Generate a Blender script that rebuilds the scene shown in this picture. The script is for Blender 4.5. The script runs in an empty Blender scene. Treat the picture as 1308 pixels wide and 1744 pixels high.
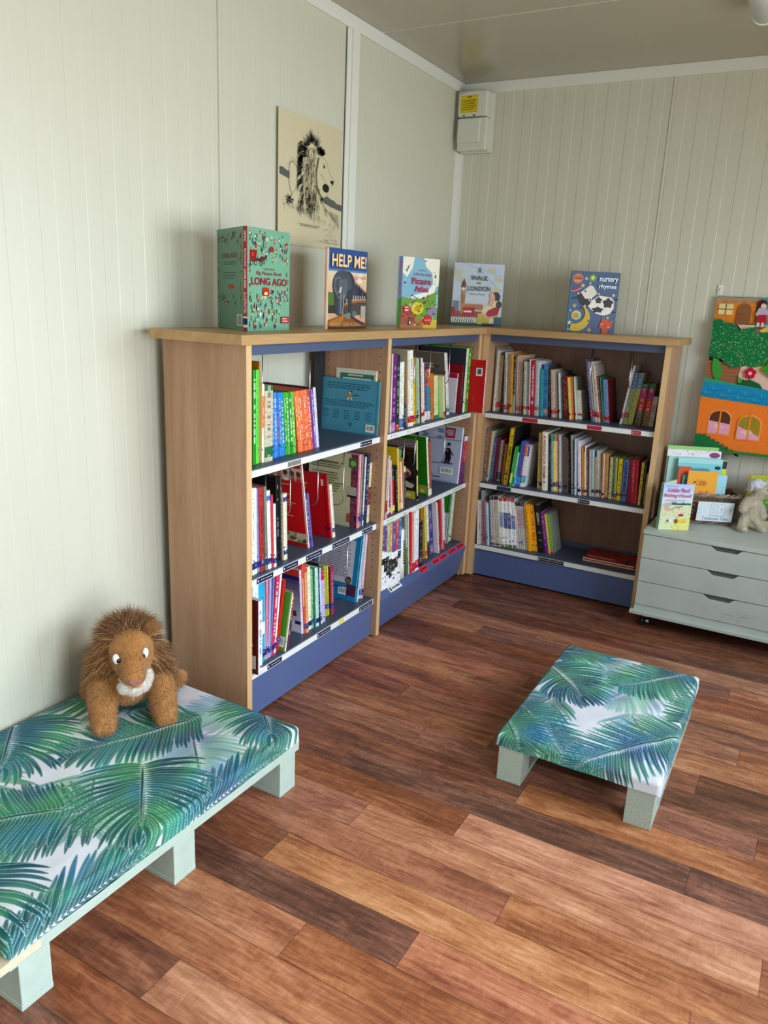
import bpy, bmesh, math, random
import numpy as np
from mathutils import Vector, Matrix

random.seed(7)
C = bpy.context.scene.collection
SC = bpy.context.scene

# ------------------------------------------------------------ camera
CAMP = dict(cx=1.98621, cy=-4.27669, cz=1.49791, yaw=0.505315, pitch=-0.268234, roll=0.045078, f=1325.703)
def make_camera():
    p = CAMP
    cy, sy = math.cos(p['yaw']), math.sin(p['yaw'])
    cp, sp = math.cos(p['pitch']), math.sin(p['pitch'])
    fwd = Vector((-sy*cp, cy*cp, sp)); right = Vector((cy, sy, 0)); up = right.cross(fwd)
    cr, sr = math.cos(p['roll']), math.sin(p['roll'])
    r2 = cr*right + sr*up; u2 = -sr*right + cr*up
    cam = bpy.data.cameras.new('camera')
    o = bpy.data.objects.new('camera', cam); C.objects.link(o)
    m = Matrix((r2, u2, -fwd)).transposed().to_4x4()
    m.translation = Vector((p['cx'], p['cy'], p['cz']))
    o.matrix_world = m
    cam.sensor_fit = 'VERTICAL'; cam.sensor_height = 32.0; cam.lens = p['f']/1744*32.0
    cam.clip_start = 0.02
    SC.camera = o
make_camera()

# ------------------------------------------------------------ world, light, exposure
SC.view_settings.view_transform = 'Standard'
SC.view_settings.look = 'None'
SC.view_settings.exposure = 0.2
SC.view_settings.gamma = 1.0
SC.view_settings.use_curve_mapping = False
w = bpy.data.worlds.new('world'); SC.world = w; w.use_nodes = True
bg = w.node_tree.nodes['Background']
bg.inputs[0].default_value = (0.72, 0.84, 1.0, 1); bg.inputs[1].default_value = 1.6

def area(name, loc, target, sx, sy, power, col, spread=180):
    l = bpy.data.lights.new(name, 'AREA'); l.shape = 'RECTANGLE'; l.size = sx; l.size_y = sy
    l.energy = power; l.color = col; l.spread = math.radians(spread)
    o = bpy.data.objects.new(name, l); C.objects.link(o); o.location = loc
    d = Vector(target) - Vector(loc)
    o.rotation_euler = d.to_track_quat('-Z', 'Y').to_euler()
    return o
RX = 3.10      # right wall
FY = -6.3      # front wall (behind the camera)
CZ = 2.6326    # ceiling height
# daylight: each opening gives cool sky light going down and warmer light bounced up off the ground outside
def daylight(name, loc, sx, sy, into, sky, ground, down=-.55, upw=.5):
    x, y, z = loc; ix, iy = into
    area(name+'_sky', loc, (x+ix, y+iy, z+down), sx, sy, sky, (0.67, 0.82, 1.0), 140)
    area(name+'_ground', loc, (x+ix, y+iy, z+upw), sx, sy, ground, (1.0, 0.91, 0.62), 160)
daylight('daylight_right_window', (RX+.12, -1.65, 1.5), 1.5, 1.15, (-1, -.1), 38, 14)
daylight('daylight_right_door', (RX+.12, -3.65, 1.1), 1.4, 2.0, (-1, -.38), 60, 20)
daylight('daylight_front_window', (1.7, FY-.12, 1.35), 1.9, 1.5, (0, 1), 3, 3)

# ------------------------------------------------------------ colour helpers
def lin(c):
    return c/12.92 if c <= .04045 else ((c+.055)/1.055)**2.4
def hx(s, a=1.0):
    return tuple(lin(int(s[i:i+2], 16)/255) for i in (0, 2, 4)) + (a,)

# ------------------------------------------------------------ materials
def newmat(name):
    m = bpy.data.materials.new(name); m.use_nodes = True
    nt = m.node_tree; b = nt.nodes['Principled BSDF']
    return m, nt, b
def plain(name, col, rough=.5, metal=0, noise=0.0, nscale=20, bump=0.0, bscale=200, coat=0, spec=.5):
    m, nt, b = newmat(name)
    c = hx(col) if isinstance(col, str) else col
    b.inputs['Base Color'].default_value = c; b.inputs['Roughness'].default_value = rough
    b.inputs['Metallic'].default_value = metal; b.inputs['Specular IOR Level'].default_value = spec
    if coat: b.inputs['Coat Weight'].default_value = coat
    L = nt.links
    tc = nt.nodes.new('ShaderNodeTexCoord')
    if noise:
        n = nt.nodes.new('ShaderNodeTexNoise'); n.inputs['Scale'].default_value = nscale; n.inputs['Detail'].default_value = 5
        L.new(tc.outputs['Object'], n.inputs['Vector'])
        r = nt.nodes.new('ShaderNodeMapRange'); r.inputs[1].default_value = .3; r.inputs[2].default_value = .7
        r.inputs[3].default_value = 1-noise; r.inputs[4].default_value = 1+noise
        L.new(n.outputs[0], r.inputs[0])
        mx = nt.nodes.new('ShaderNodeVectorMath'); mx.operation = 'SCALE'; mx.inputs[0].default_value = c[:3]
        L.new(r.outputs[0], mx.inputs['Scale']); L.new(mx.outputs[0], b.inputs['Base Color'])
    if bump:
        n = nt.nodes.new('ShaderNodeTexNoise'); n.inputs['Scale'].default_value = bscale; n.inputs['Detail'].default_value = 3
        L.new(tc.outputs['Object'], n.inputs['Vector'])
        bp = nt.nodes.new('ShaderNodeBump'); bp.inputs['Strength'].default_value = bump; bp.inputs['Distance'].default_value = .002
        L.new(n.outputs[0], bp.inputs['Height']); L.new(bp.outputs[0], b.inputs['Normal'])
    return m
def attr_mat(name, rough=.45, noise=.06, nscale=120, bump=0, bscale=300, spec=.5, sheen=0, weave=0):
    m, nt, b = newmat(name); L = nt.links
    a = nt.nodes.new('ShaderNodeAttribute'); a.attribute_name = 'Col'
    tc = nt.nodes.new('ShaderNodeTexCoord')
    n = nt.nodes.new('ShaderNodeTexNoise'); n.inputs['Scale'].default_value = nscale; n.inputs['Detail'].default_value = 4
    L.new(tc.outputs['Object'], n.inputs['Vector'])
    r = nt.nodes.new('ShaderNodeMapRange'); r.inputs[1].default_value = .3; r.inputs[2].default_value = .7
    r.inputs[3].default_value = 1-noise; r.inputs[4].default_value = 1+noise
    L.new(n.outputs[0], r.inputs[0])
    mx = nt.nodes.new('ShaderNodeVectorMath'); mx.operation = 'SCALE'
    L.new(a.outputs['Color'], mx.inputs[0]); L.new(r.outputs[0], mx.inputs['Scale']); L.new(mx.outputs[0], b.inputs['Base Color'])
    b.inputs['Roughness'].default_value = rough; b.inputs['Specular IOR Level'].default_value = spec
    if sheen: b.inputs['Sheen Weight'].default_value = sheen
    if bump:
        n2 = nt.nodes.new('ShaderNodeTexNoise'); n2.inputs['Scale'].default_value = bscale; n2.inputs['Detail'].default_value = 2
        L.new(tc.outputs['Object'], n2.inputs['Vector'])
        bp = nt.nodes.new('ShaderNodeBump'); bp.inputs['Strength'].default_value = bump; bp.inputs['Distance'].default_value = .002
        L.new(n2.outputs[0], bp.inputs['Height']); L.new(bp.outputs[0], b.inputs['Normal'])
    return m
def wood(name, c1, c2, c3, axis=2, rough=.38, stretch=14, scale=9):
    """beech style laminate: long soft grain along the axis plus fine dark flecks"""
    m, nt, b = newmat(name); L = nt.links
    tc = nt.nodes.new('ShaderNodeTexCoord')
    mp = nt.nodes.new('ShaderNodeMapping'); sc = [scale*1.0]*3; sc[axis] = scale/stretch
    mp.inputs['Scale'].default_value = sc; L.new(tc.outputs['Object'], mp.inputs['Vector'])
    n1 = nt.nodes.new('ShaderNodeTexNoise'); n1.inputs['Scale'].default_value = 1.6; n1.inputs['Detail'].default_value = 6; n1.inputs['Distortion'].default_value = 1.2
    L.new(mp.outputs[0], n1.inputs['Vector'])
    mp2 = nt.nodes.new('ShaderNodeMapping'); sc = [scale*22.0]*3; sc[axis] = scale*.9
    mp2.inputs['Scale'].default_value = sc; L.new(tc.outputs['Object'], mp2.inputs['Vector'])
    n2 = nt.nodes.new('ShaderNodeTexNoise'); n2.inputs['Scale'].default_value = 1.5; n2.inputs['Detail'].default_value = 3
    L.new(mp2.outputs[0], n2.inputs['Vector'])
    cr = nt.nodes.new('ShaderNodeValToRGB'); e = cr.color_ramp.elements
    e[0].position = .3; e[0].color = hx(c1); e[1].position = .72; e[1].color = hx(c3)
    k = cr.color_ramp.elements.new(.5); k.color = hx(c2)
    L.new(n1.outputs[0], cr.inputs[0])
    r = nt.nodes.new('ShaderNodeMapRange'); r.inputs[1].default_value = .3; r.inputs[2].default_value = .75; r.inputs[3].default_value = .88; r.inputs[4].default_value = 1.06
    L.new(n2.outputs[0], r.inputs[0])
    mx = nt.nodes.new('ShaderNodeVectorMath'); mx.operation = 'SCALE'
    L.new(cr.outputs[0], mx.inputs[0]); L.new(r.outputs[0], mx.inputs['Scale']); L.new(mx.outputs[0], b.inputs['Base Color'])
    b.inputs['Roughness'].default_value = rough
    return m
M = {}
M['wall'] = plain('wall_panel_paint', 'd0cebb', .42, noise=.012, nscale=3)
M['trim'] = plain('trim_paint', 'e4e4da', .4)
M['ceiling'] = plain('ceiling_panel_paint', 'aaa28e', .2, spec=.6)
M['beech'] = wood('beech_laminate', 'a8805f', 'b58b69', 'be9674', 2)
M['beech_top'] = wood('beech_top_laminate', 'ab8658', 'b8925f', 'c49d6b', 1)
M['beech_topx'] = wood('beech_top_laminate_x', 'ab8658', 'b8925f', 'c49d6b', 0)
M['beech_edge'] = wood('beech_edging', 'd2a874', 'dbb27e', 'e2bb88', 2, rough=.4)
M['beech_back'] = wood('beech_back_panel', '70503a', '785640', '825e46', 2)
M['blue'] = plain('blue_painted_steel', '52628c', .45, noise=.02)
M['rail'] = plain('shaded_blue_header_rail', '485470', .5)  # the blue steel, darkened and greyed for the shade under the worktop
M['shelf'] = plain('slate_blue_steel_shelf', '414c60', .45, noise=.03)
M['dark'] = plain('dark_steel_upright', '20242c', .5)
M['white'] = plain('white_plastic', 'e8e8e2', .4)
M['labelnavy'] = plain('navy_label_card', '14183c', .5)
M['labelgrey'] = plain('grey_label_card', '85857f', .5)
M['labelred'] = plain('red_label_card', 'b01838', .5)
M['labelyellow'] = plain('yellow_label_card', 'e8d83a', .5)
M['ink'] = plain('black_ink', '101014', .6)
M['whiteink'] = plain('white_ink', 'eeeeee', .6)
M['chrome'] = plain('chrome_wire', 'c8c8cc', .22, metal=1)
M['box'] = plain('cream_plastic_cover', 'd2d4c4', .45)
M['sage'] = plain('sage_painted_timber', 'aebeb0', .6, noise=.05, nscale=25, bump=.25, bscale=90)
M['sage_chest'] = plain('sage_chest_paint', 'b4bbb0', .5, noise=.05, nscale=9, bump=.12, bscale=60)
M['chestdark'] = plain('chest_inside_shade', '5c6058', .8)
M['chip'] = plain('painted_chipboard_block', 'aab4a4', .85, noise=.16, nscale=170, bump=1.0, bscale=240)
M['rawwood'] = plain('raw_pine_edge', 'd8c4a4', .7, noise=.08, nscale=60)
M['black'] = plain('black_rubber', '0c0c0e', .5)
M['book'] = attr_mat('printed_cover', .42, .06, 160, spec=.35)
M['paper'] = plain('page_block_paper', 'dcd4c0', .8, noise=.08, nscale=600)
M['art'] = attr_mat('printed_picture', .5, .05, 220, spec=.25)
M['fabric'] = attr_mat('palm_print_cotton', .8, .03, 900, bump=.12, bscale=1400, spec=.2)
M['felt'] = attr_mat('quilted_cotton', .9, .07, 90, bump=.5, bscale=130, spec=.15, sheen=.2)
M['fur'] = attr_mat('plush_fur', .75, .0, 50, spec=.15, sheen=.3)
M['paperart'] = attr_mat('poster_print', .7, .02, 60)
M['wicker'] = attr_mat('dark_wicker', .6, .12, 160, bump=.4, bscale=300)
M['lamp'] = plain('opal_lamp_diffuser', 'e4e8e4', .35)
M['glass_frame'] = plain('window_frame_white', 'dadcd6', .4)

# vinyl floor: plank tone and offset come from attributes, seams from the plank's own UV
def floor_material():
    m, nt, b = newmat('vinyl_plank_floor'); L = nt.links
    at = nt.nodes.new('ShaderNodeAttribute'); at.attribute_name = 'tone'
    uv = nt.nodes.new('ShaderNodeUVMap'); uv.uv_map = 'UVMap'
    sep = nt.nodes.new('ShaderNodeSeparateColor'); L.new(at.outputs['Color'], sep.inputs[0])
    off = nt.nodes.new('ShaderNodeVectorMath'); off.operation = 'SCALE'; off.inputs['Scale'].default_value = 37.0
    L.new(at.outputs['Color'], off.inputs[0])
    tc = nt.nodes.new('ShaderNodeTexCoord')
    add = nt.nodes.new('ShaderNodeVectorMath'); add.operation = 'ADD'
    L.new(tc.outputs['Object'], add.inputs[0]); L.new(off.outputs[0], add.inputs[1])
    def nz(sx, sy, scale, det, dist=0.0, rough=.55):
        mp = nt.nodes.new('ShaderNodeMapping'); mp.inputs['Scale'].default_value = (sx, sy, 1)
        L.new(add.outputs[0], mp.inputs['Vector'])
        n = nt.nodes.new('ShaderNodeTexNoise'); n.inputs['Scale'].default_value = scale; n.inputs['Detail'].default_value = det
        n.inputs['Distortion'].default_value = dist; n.inputs['Roughness'].default_value = rough
        L.new(mp.outputs[0], n.inputs['Vector']); return n
    broad = nz(1.6, 9, 1.5, 5, 1.0)
    grain = nz(8, 100, 1.0, 4, 1.0, .55)
    ripple = nz(30, 14, 1.2, 2, 2.0)
    fig = nz(3.2, 22, 1.3, 4, 2.5)
    def mr(src, a0, a1, b0, b1):
        r = nt.nodes.new('ShaderNodeMapRange'); r.inputs[1].default_value = a0; r.inputs[2].default_value = a1
        r.inputs[3].default_value = b0; r.inputs[4].default_value = b1; L.new(src, r.inputs[0]); return r.outputs[0]
    def mth(op, a, bb):
        n = nt.nodes.new('ShaderNodeMath'); n.operation = op
        for i, v in enumerate((a, bb)):
            if isinstance(v, (int, float)): n.inputs[i].default_value = v
            else: L.new(v, n.inputs[i])
        return n.outputs[0]
    t = mth('ADD', mr(sep.outputs[0], 0, 1, .16, .92), mr(broad.outputs[0], .25, .75, -.22, .22))
    t = mth('ADD', t, mr(grain.outputs[0], .3, .7, -.10, .10))
    t = mth('ADD', t, mr(ripple.outputs[0], .3, .7, -.05, .05))
    t = mth('ADD', t, mr(fig.outputs[0], .3, .7, -.12, .12))
    cr = nt.nodes.new('ShaderNodeValToRGB'); e = cr.color_ramp.elements
    e[0].position = 0; e[0].color = hx('42261c'); e[1].position = 1; e[1].color = hx('d8a07e')
    for p_, c_ in ((.25, '643c2c'), (.45, '87523d'), (.62, 'a56a4f'), (.8, 'c08565')):
        k = cr.color_ramp.elements.new(p_); k.color = hx(c_)
    L.new(t, cr.inputs[0])
    # hue shift between planks
    hsv = nt.nodes.new('ShaderNodeHueSaturation'); L.new(cr.outputs[0], hsv.inputs['Color'])
    L.new(mr(sep.outputs[1], 0, 1, .496, .507), hsv.inputs['Hue']); L.new(mr(sep.outputs[2], 0, 1, .94, 1.10), hsv.inputs['Saturation'])
    # seams
    su = nt.nodes.new('ShaderNodeSeparateXYZ'); L.new(uv.outputs[0], su.inputs[0])
    d = mth('MINIMUM', su.outputs[0], su.outputs[1])
    seam = mr(d, .0004, .0016, .45, 1.0)
    mx = nt.nodes.new('ShaderNodeVectorMath'); mx.operation = 'SCALE'
    L.new(hsv.outputs[0], mx.inputs[0]); L.new(seam, mx.inputs['Scale']); L.new(mx.outputs[0], b.inputs['Base Color'])
    L.new(mr(grain.outputs[0], .3, .7, .36, .5), b.inputs['Roughness'])
    b.inputs['Specular IOR Level'].default_value = .42
    bp = nt.nodes.new('ShaderNodeBump'); bp.inputs['Strength'].default_value = .25; bp.inputs['Distance'].default_value = .001
    L.new(grain.outputs[0], bp.inputs['Height']); L.new(bp.outputs[0], b.inputs['Normal'])
    return m
M['floor'] = floor_material()

# ------------------------------------------------------------ mesh builder
class MB:
    """collects shapes and links them as ONE mesh object"""
    def __init__(s): s.v = []; s.f = []; s.c = []; s.m = []; s.sm = []
    def face(s, idx, col=None, mi=0, smooth=False):
        s.f.append(tuple(idx)); s.c.append(col); s.m.append(mi); s.sm.append(smooth)
    def add(s, verts, faces, col=None, mi=0, smooth=False):
        o = len(s.v); s.v += [tuple(v) for v in verts]
        for f in faces: s.face([i+o for i in f], col, mi, smooth)
    def box(s, x0, x1, y0, y1, z0, z1, col=None, mi=0, T=None):
        vs = [(x, y, z) for z in (z0, z1) for y in (y0, y1) for x in (x0, x1)]
        if T: vs = [tuple(T @ Vector(v)) for v in vs]
        s.add(vs, [(0, 2, 3, 1), (4, 5, 7, 6), (0, 1, 5, 4), (2, 6, 7, 3), (0, 4, 6, 2), (1, 3, 7, 5)], col, mi)
    def tube(s, pts, r, n=8, col=None, mi=0, cap=True):
        pts = [Vector(p) for p in pts]; rs = r if isinstance(r, (list, tuple)) else [r]*len(pts)
        base = len(s.v); up = None
        for i, p in enumerate(pts):
            t = (pts[min(i+1, len(pts)-1)] - pts[max(i-1, 0)]).normalized()
            if up is None:
                up = Vector((0, 0, 1)) if abs(t.z) < .9 else Vector((1, 0, 0))
            a = t.cross(up).normalized(); b2 = a.cross(t).normalized(); up = b2
            for k in range(n):
                an = 2*math.pi*k/n
                s.v.append(tuple(p + (a*math.cos(an) + b2*math.sin(an))*rs[i]))
        for i in range(len(pts)-1):
            for k in range(n):
                a0 = base+i*n+k; a1 = base+i*n+(k+1) % n
                s.face((a0, a1, a1+n, a0+n), col, mi, True)
        if cap:
            s.face([base+k for k in range(n)][::-1], col, mi); s.face([base+(len(pts)-1)*n+k for k in range(n)], col, mi)
    def ellipsoid(s, c, r, col=None, mi=0, nu=16, nv=10, R=None):
        base = len(s.v); c = Vector(c)
        for j in range(nv+1):
            th = math.pi*j/nv
            for k in range(nu):
                ph = 2*math.pi*k/nu
                v = Vector((r[0]*math.sin(th)*math.cos(ph), r[1]*math.sin(th)*math.sin(ph), r[2]*math.cos(th)))
                if R: v = R @ v
                s.v.append(tuple(c+v))
        for j in range(nv):
            for k in range(nu):
                a = base+j*nu+k; b2 = base+j*nu+(k+1) % nu
                s.face((a, a+nu, b2+nu, b2), col, mi, True)
    def prism(s, poly, z0, z1, col=None, mi=0, T=None):
        n = len(poly); vs = [(x, y, z0) for x, y in poly] + [(x, y, z1) for x, y in poly]
        if T: vs = [tuple(T @ Vector(v)) for v in vs]
        s.add(vs, [tuple(range(n))[::-1], tuple(range(n, 2*n))] + [(i, (i+1) % n, (i+1) % n+n, i+n) for i in range(n)], col, mi)
    def build(s, name, mats, parent=None, bevel=0, seg=2, fix=True, loc=None):
        me = bpy.data.meshes.new(name); me.from_pydata(s.v, [], s.f)
        if not isinstance(mats, (list, tuple)): mats = [mats]
        for m in mats: me.materials.append(m)
        me.polygons.foreach_set('material_index', s.m)
        me.polygons.foreach_set('use_smooth', s.sm)
        if any(c is not None for c in s.c):
            ca = me.color_attributes.new('Col', 'FLOAT_COLOR', 'CORNER')
            arr = []
            for f, c in zip(s.f, s.c):
                cc = c if c is not None else (1, 1, 1, 1)
                arr += list(cc)*len(f)
            ca.data.foreach_set('color', arr)
        if fix:
            bm = bmesh.new(); bm.from_mesh(me); bmesh.ops.recalc_face_normals(bm, faces=bm.faces); bm.to_mesh(me); bm.free()
        me.update()
        o = bpy.data.objects.new(name, me); C.objects.link(o)
        if parent: o.parent = parent
        if loc: o.location = loc
        if bevel:
            b = o.modifiers.new('bevel', 'BEVEL'); b.width = bevel; b.segments = seg; b.limit_method = 'ANGLE'; b.angle_limit = math.radians(40)
        return o
def thing(name, label, cat, loc=(0, 0, 0), rz=0, group=None):
    o = bpy.data.objects.new(name, None); C.objects.link(o); o.location = loc; o.rotation_euler = (0, 0, rz)
    o.empty_display_size = .05
    o['label'] = label; o['category'] = cat
    if group: o['group'] = group
    return o
def tag(o, label, cat, group=None):
    o['label'] = label; o['category'] = cat
    if group: o['group'] = group
    return o
def struct(o): o['kind'] = 'structure'; return o

# flat artwork laid on a surface: shapes in cover metres (x right, y up), each a hair above the last
class Art:
    def __init__(s, T, step=.00012, base=.0002): s.mb = MB(); s.T = T; s.h = base; s.st = step
    def _z(s): s.h += s.st; return s.h
    def poly(s, pts, col, thick=None):
        z = s._z(); c = hx(col) if isinstance(col, str) else col
        if thick:
            s.mb.prism(pts, 0, z+thick, c, T=s.T); s.h = z+thick; return
        s.mb.add([s.T @ Vector((x, y, z)) for x, y in pts], [tuple(range(len(pts)))], c)
    def rect(s, x0, y0, x1, y1, col, thick=None): s.poly([(x0, y0), (x1, y0), (x1, y1), (x0, y1)], col, thick)
    def ell(s, x, y, rx, ry, col, n=20, rot=0, thick=None):
        cr, sr = math.cos(rot), math.sin(rot)
        s.poly([(x+rx*math.cos(2*math.pi*k/n)*cr-ry*math.sin(2*math.pi*k/n)*sr, y+rx*math.cos(2*math.pi*k/n)*sr+ry*math.sin(2*math.pi*k/n)*cr) for k in range(n)], col, thick)
    def line(s, pts, w, col, w1=None):
        n = len(pts); w1 = w if w1 is None else w1; L = []; R = []
        for i, p in enumerate(pts):
            a = pts[max(i-1, 0)]; b = pts[min(i+1, n-1)]; dx, dy = b[0]-a[0], b[1]-a[1]; l = math.hypot(dx, dy) or 1e-9
            ww = (w+(w1-w)*i/max(n-1, 1))/2; L.append((p[0]-dy/l*ww, p[1]+dx/l*ww)); R.append((p[0]+dy/l*ww, p[1]-dx/l*ww))
        z = s._z(); c = hx(col) if isinstance(col, str) else col
        vs = [s.T @ Vector((x, y, z)) for x, y in L+R]
        s.mb.add(vs, [(i, i+1, n+i+1, n+i) for i in range(n-1)], c)
    def star(s, x, y, r, col, n=5, inner=.45, rot=.3):
        s.poly([(x+(r if k % 2 == 0 else r*inner)*math.cos(rot+math.pi*k/n), y+(r if k % 2 == 0 else r*inner)*math.sin(rot+math.pi*k/n)) for k in range(2*n)], col)
    def textlines(s, x0, y0, x1, y1, n, col, fill=.45, rnd=None):
        rnd = rnd or random
        h = (y1-y0)/n
        z = s._z(); c = hx(col)
        for i in range(n):
            y = y1-(i+.5)*h; x = x0; xe = x1 - rnd.random()*(x1-x0)*.25
            while x < xe:
                wl = (x1-x0)*(.03+.07*rnd.random())
                a = [(x, y-h*fill/2), (min(x+wl, xe), y-h*fill/2), (min(x+wl, xe), y+h*fill/2), (x, y+h*fill/2)]
                s.mb.add([s.T @ Vector((px, py, z)) for px, py in a], [(0, 1, 2, 3)], c)
                x += wl+(x1-x0)*.015
    def build(s, name, mat, parent): return s.mb.build(name, mat, parent, fix=False)
def frame(origin, xdir, ydir):
    x = Vector(xdir).normalized(); y = Vector(ydir).normalized(); z = x.cross(y).normalized(); y = z.cross(x)
    m = Matrix((x, y, z)).transposed().to_4x4(); m.translation = Vector(origin); return m
def text(s, T, x, y, w, h, mat, parent, name='lettering', bold=0.0, shear=0.0, lift=.0008, condense=True):
    """writing as real flat mesh letters, fitted to the box w x h whose lower-left corner is x, y"""
    cu = bpy.data.curves.new('t', 'FONT'); cu.body = s; cu.size = 1; cu.offset = bold; cu.shear = shear; cu.resolution_u = 3
    o = bpy.data.objects.new('t', cu); C.objects.link(o)
    bpy.context.view_layer.update()
    dg = bpy.context.evaluated_depsgraph_get()
    me = bpy.data.meshes.new_from_object(o.evaluated_get(dg))
    bpy.data.objects.remove(o)
    n = len(me.vertices)
    if n == 0: return None
    co = np.empty(n*3); me.vertices.foreach_get('co', co); co = co.reshape(-1, 3)
    mn = co.min(0); mxx = co.max(0); sz = np.maximum(mxx-mn, 1e-6)
    sx = w/sz[0]; sy = h/sz[1]
    co[:, 0] = (co[:, 0]-mn[0])*sx+x; co[:, 1] = (co[:, 1]-mn[1])*sy+y; co[:, 2] = lift
    out = [tuple(T @ Vector(c)) for c in co]
    me.vertices.foreach_set('co', np.array(out).ravel())
    me.materials.clear(); me.materials.append(mat); me.name = name; me.update()
    ob = bpy.data.objects.new(name, me); C.objects.link(ob)
    if parent: ob.parent = parent
    return ob
_ink = {}
def ink(col):
    if col not in _ink: _ink[col] = plain('ink_'+col, col, .5)
    return _ink[col]

# ------------------------------------------------------------ room shell
def profile_wall(name, along, n0, n1, z0, z1, phase, joint, holes=()):
    """sandwich panel wall with shallow ribs every 110 mm; 'along' is 'x' (back wall) or 'y' (left wall)"""
    prof = []
    step = .11; e = .0014; d = (.0017 if along == 'x' else .0007)
    k = math.floor((n0-phase)/step)-1; pts = []
    while phase+k*step < n1+step:
        a = phase+k*step
        pts += [(a-e, 0), (a+e, -d), (a+step/2-e, -d), (a+step/2+e, 0)]; k += 1
    for j in joint: pts = [p for p in pts if abs(p[0]-j) > .008] + [(j-.0035, 0), (j-.0015, -.006), (j+.0015, -.006), (j+.0035, 0)]
    pts = sorted([p for p in pts if n0 < p[0] < n1]); pts = [(n0, 0)]+pts+[(n1, 0)]
    mb = MB(); n = len(pts)
    def P(a, dd, z): return (a, -dd, z) if along == 'x' else (dd, a, z)
    vs = [P(a, dd, z0) for a, dd in pts] + [P(a, dd, z1) for a, dd in pts]
    bk = .08
    fs = [(i, i+1, n+i+1, n+i) for i in range(n-1)]
    b0 = len(vs); vs += [P(n0, -bk, z0), P(n1, -bk, z0), P(n0, -bk, z1), P(n1, -bk, z1)]
    fs += [(b0, b0+2, b0+3, b0+1), (0, n, b0+2, b0), (n-1, b0+1, b0+3, 2*n-1), tuple(range(n))+(b0+1, b0), tuple(range(n, 2*n))[::-1]+(b0+2, b0+3)]
    mb.add(vs, fs)
    return struct(mb.build(name, M['wall']))
profile_wall('wall_left', 'y', FY, 0, 0, CZ, -2.745, [-1.998, -3.2])
profile_wall('wall_back', 'x', 0, RX, 0, CZ, .295, [1.103, 2.25])
def wall_with_openings(name, axis, pos, a0, a1, openings, thick=.1):
    """plain wall with rectangular openings; openings are (a0, a1, z0, z1) sorted"""
    mb = MB()
    def bx(p0, p1, z0, z1):
        if axis == 'x': mb.box(pos, pos+thick, p0, p1, z0, z1)
        else: mb.box(p0, p1, pos-thick, pos, z0, z1)
    cur = a0
    for (b0, b1, z0, z1) in openings:
        bx(cur, b0, 0, CZ)
        if z0 > 0: bx(b0, b1, 0, z0)
        bx(b0, b1, z1, CZ); cur = b1
    bx(cur, a1, 0, CZ)
    return struct(mb.build(name, M['wall']))
OR = [(-4.35, -2.95, .05, 2.1), (-2.4, -.9, .95, 2.1)]
wall_with_openings('wall_right', 'x', RX, FY, 0, OR)
wall_with_openings('wall_front', 'y', FY, -.08, RX+.1, [(.7, 2.7, .6, 2.1)])
def win(name, axis, pos, a0, a1, z0, z1, bars):
    mb = MB(); t = .045
    def bx(p0, p1, q0, q1):
        if axis == 'x': mb.box(pos+.02, pos+.07, p0, p1, q0, q1)
        else: mb.box(p0, p1, pos-.07, pos-.02, q0, q1)
    bx(a0, a0+t, z0, z1); bx(a1-t, a1, z0, z1); bx(a0+t, a1-t, z0, z0+t); bx(a0+t, a1-t, z1-t, z1)
    for b in bars: bx(b-t/2, b+t/2, z0+t, z1-t)
    return struct(mb.build(name, M['glass_frame']))
win('door_1', 'x', RX, -4.35, -2.95, .05, 2.1, [-3.65])
win('window_1', 'x', RX, -2.4, -.9, .95, 2.1, [-1.65])
win('window_2', 'y', FY, .7, 2.7, .6, 2.1, [1.7])
mb = MB(); mb.box(-.08, RX+.1, FY-.1, .08, CZ, CZ+.08)
struct(mb.build('ceiling', M['ceiling']))
# raised joint strips in the ceiling
mb = MB()
for y in (-.92, -2.05, -3.2, -4.35, -5.5): mb.box(.0, RX, y-.003, y+.003, CZ-.0012, CZ+.001)
struct(mb.build('trim_1', plain('ceiling_joint', 'cfcab8', .4)))
# cornice strips, corner angle, cover strip
TZ = CZ-.0535
mb = MB(); mb.box(0, .012, FY, -.012, TZ, CZ)
struct(mb.build('trim_2', M['trim'], bevel=.002))
mb = MB(); mb.box(0, RX, -.012, 0, TZ, CZ)
struct(mb.build('trim_3', M['trim'], bevel=.002))
mb = MB(); mb.box(0, .004, -.072, 0, 0, TZ); mb.box(0, .022, -.004, 0, 0, TZ); mb.box(0, .010, -.010, 0, 0, TZ)
struct(mb.build('trim_4', M['trim']))
mb = MB(); mb.box(0, .006, -1.190, -1.097, 0, TZ); mb.box(.006, .014, -1.160, -1.105, 0, TZ)
struct(mb.build('trim_5', M['trim'], bevel=.0015))
mb = MB(); mb.box(0, .0012, -1.196, -1.1895, 0, TZ)
struct(mb.build('trim_6', plain('dark_joint_strip', '4a4a42', .8)))  # thin dark line down the left edge of the cover strip

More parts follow.
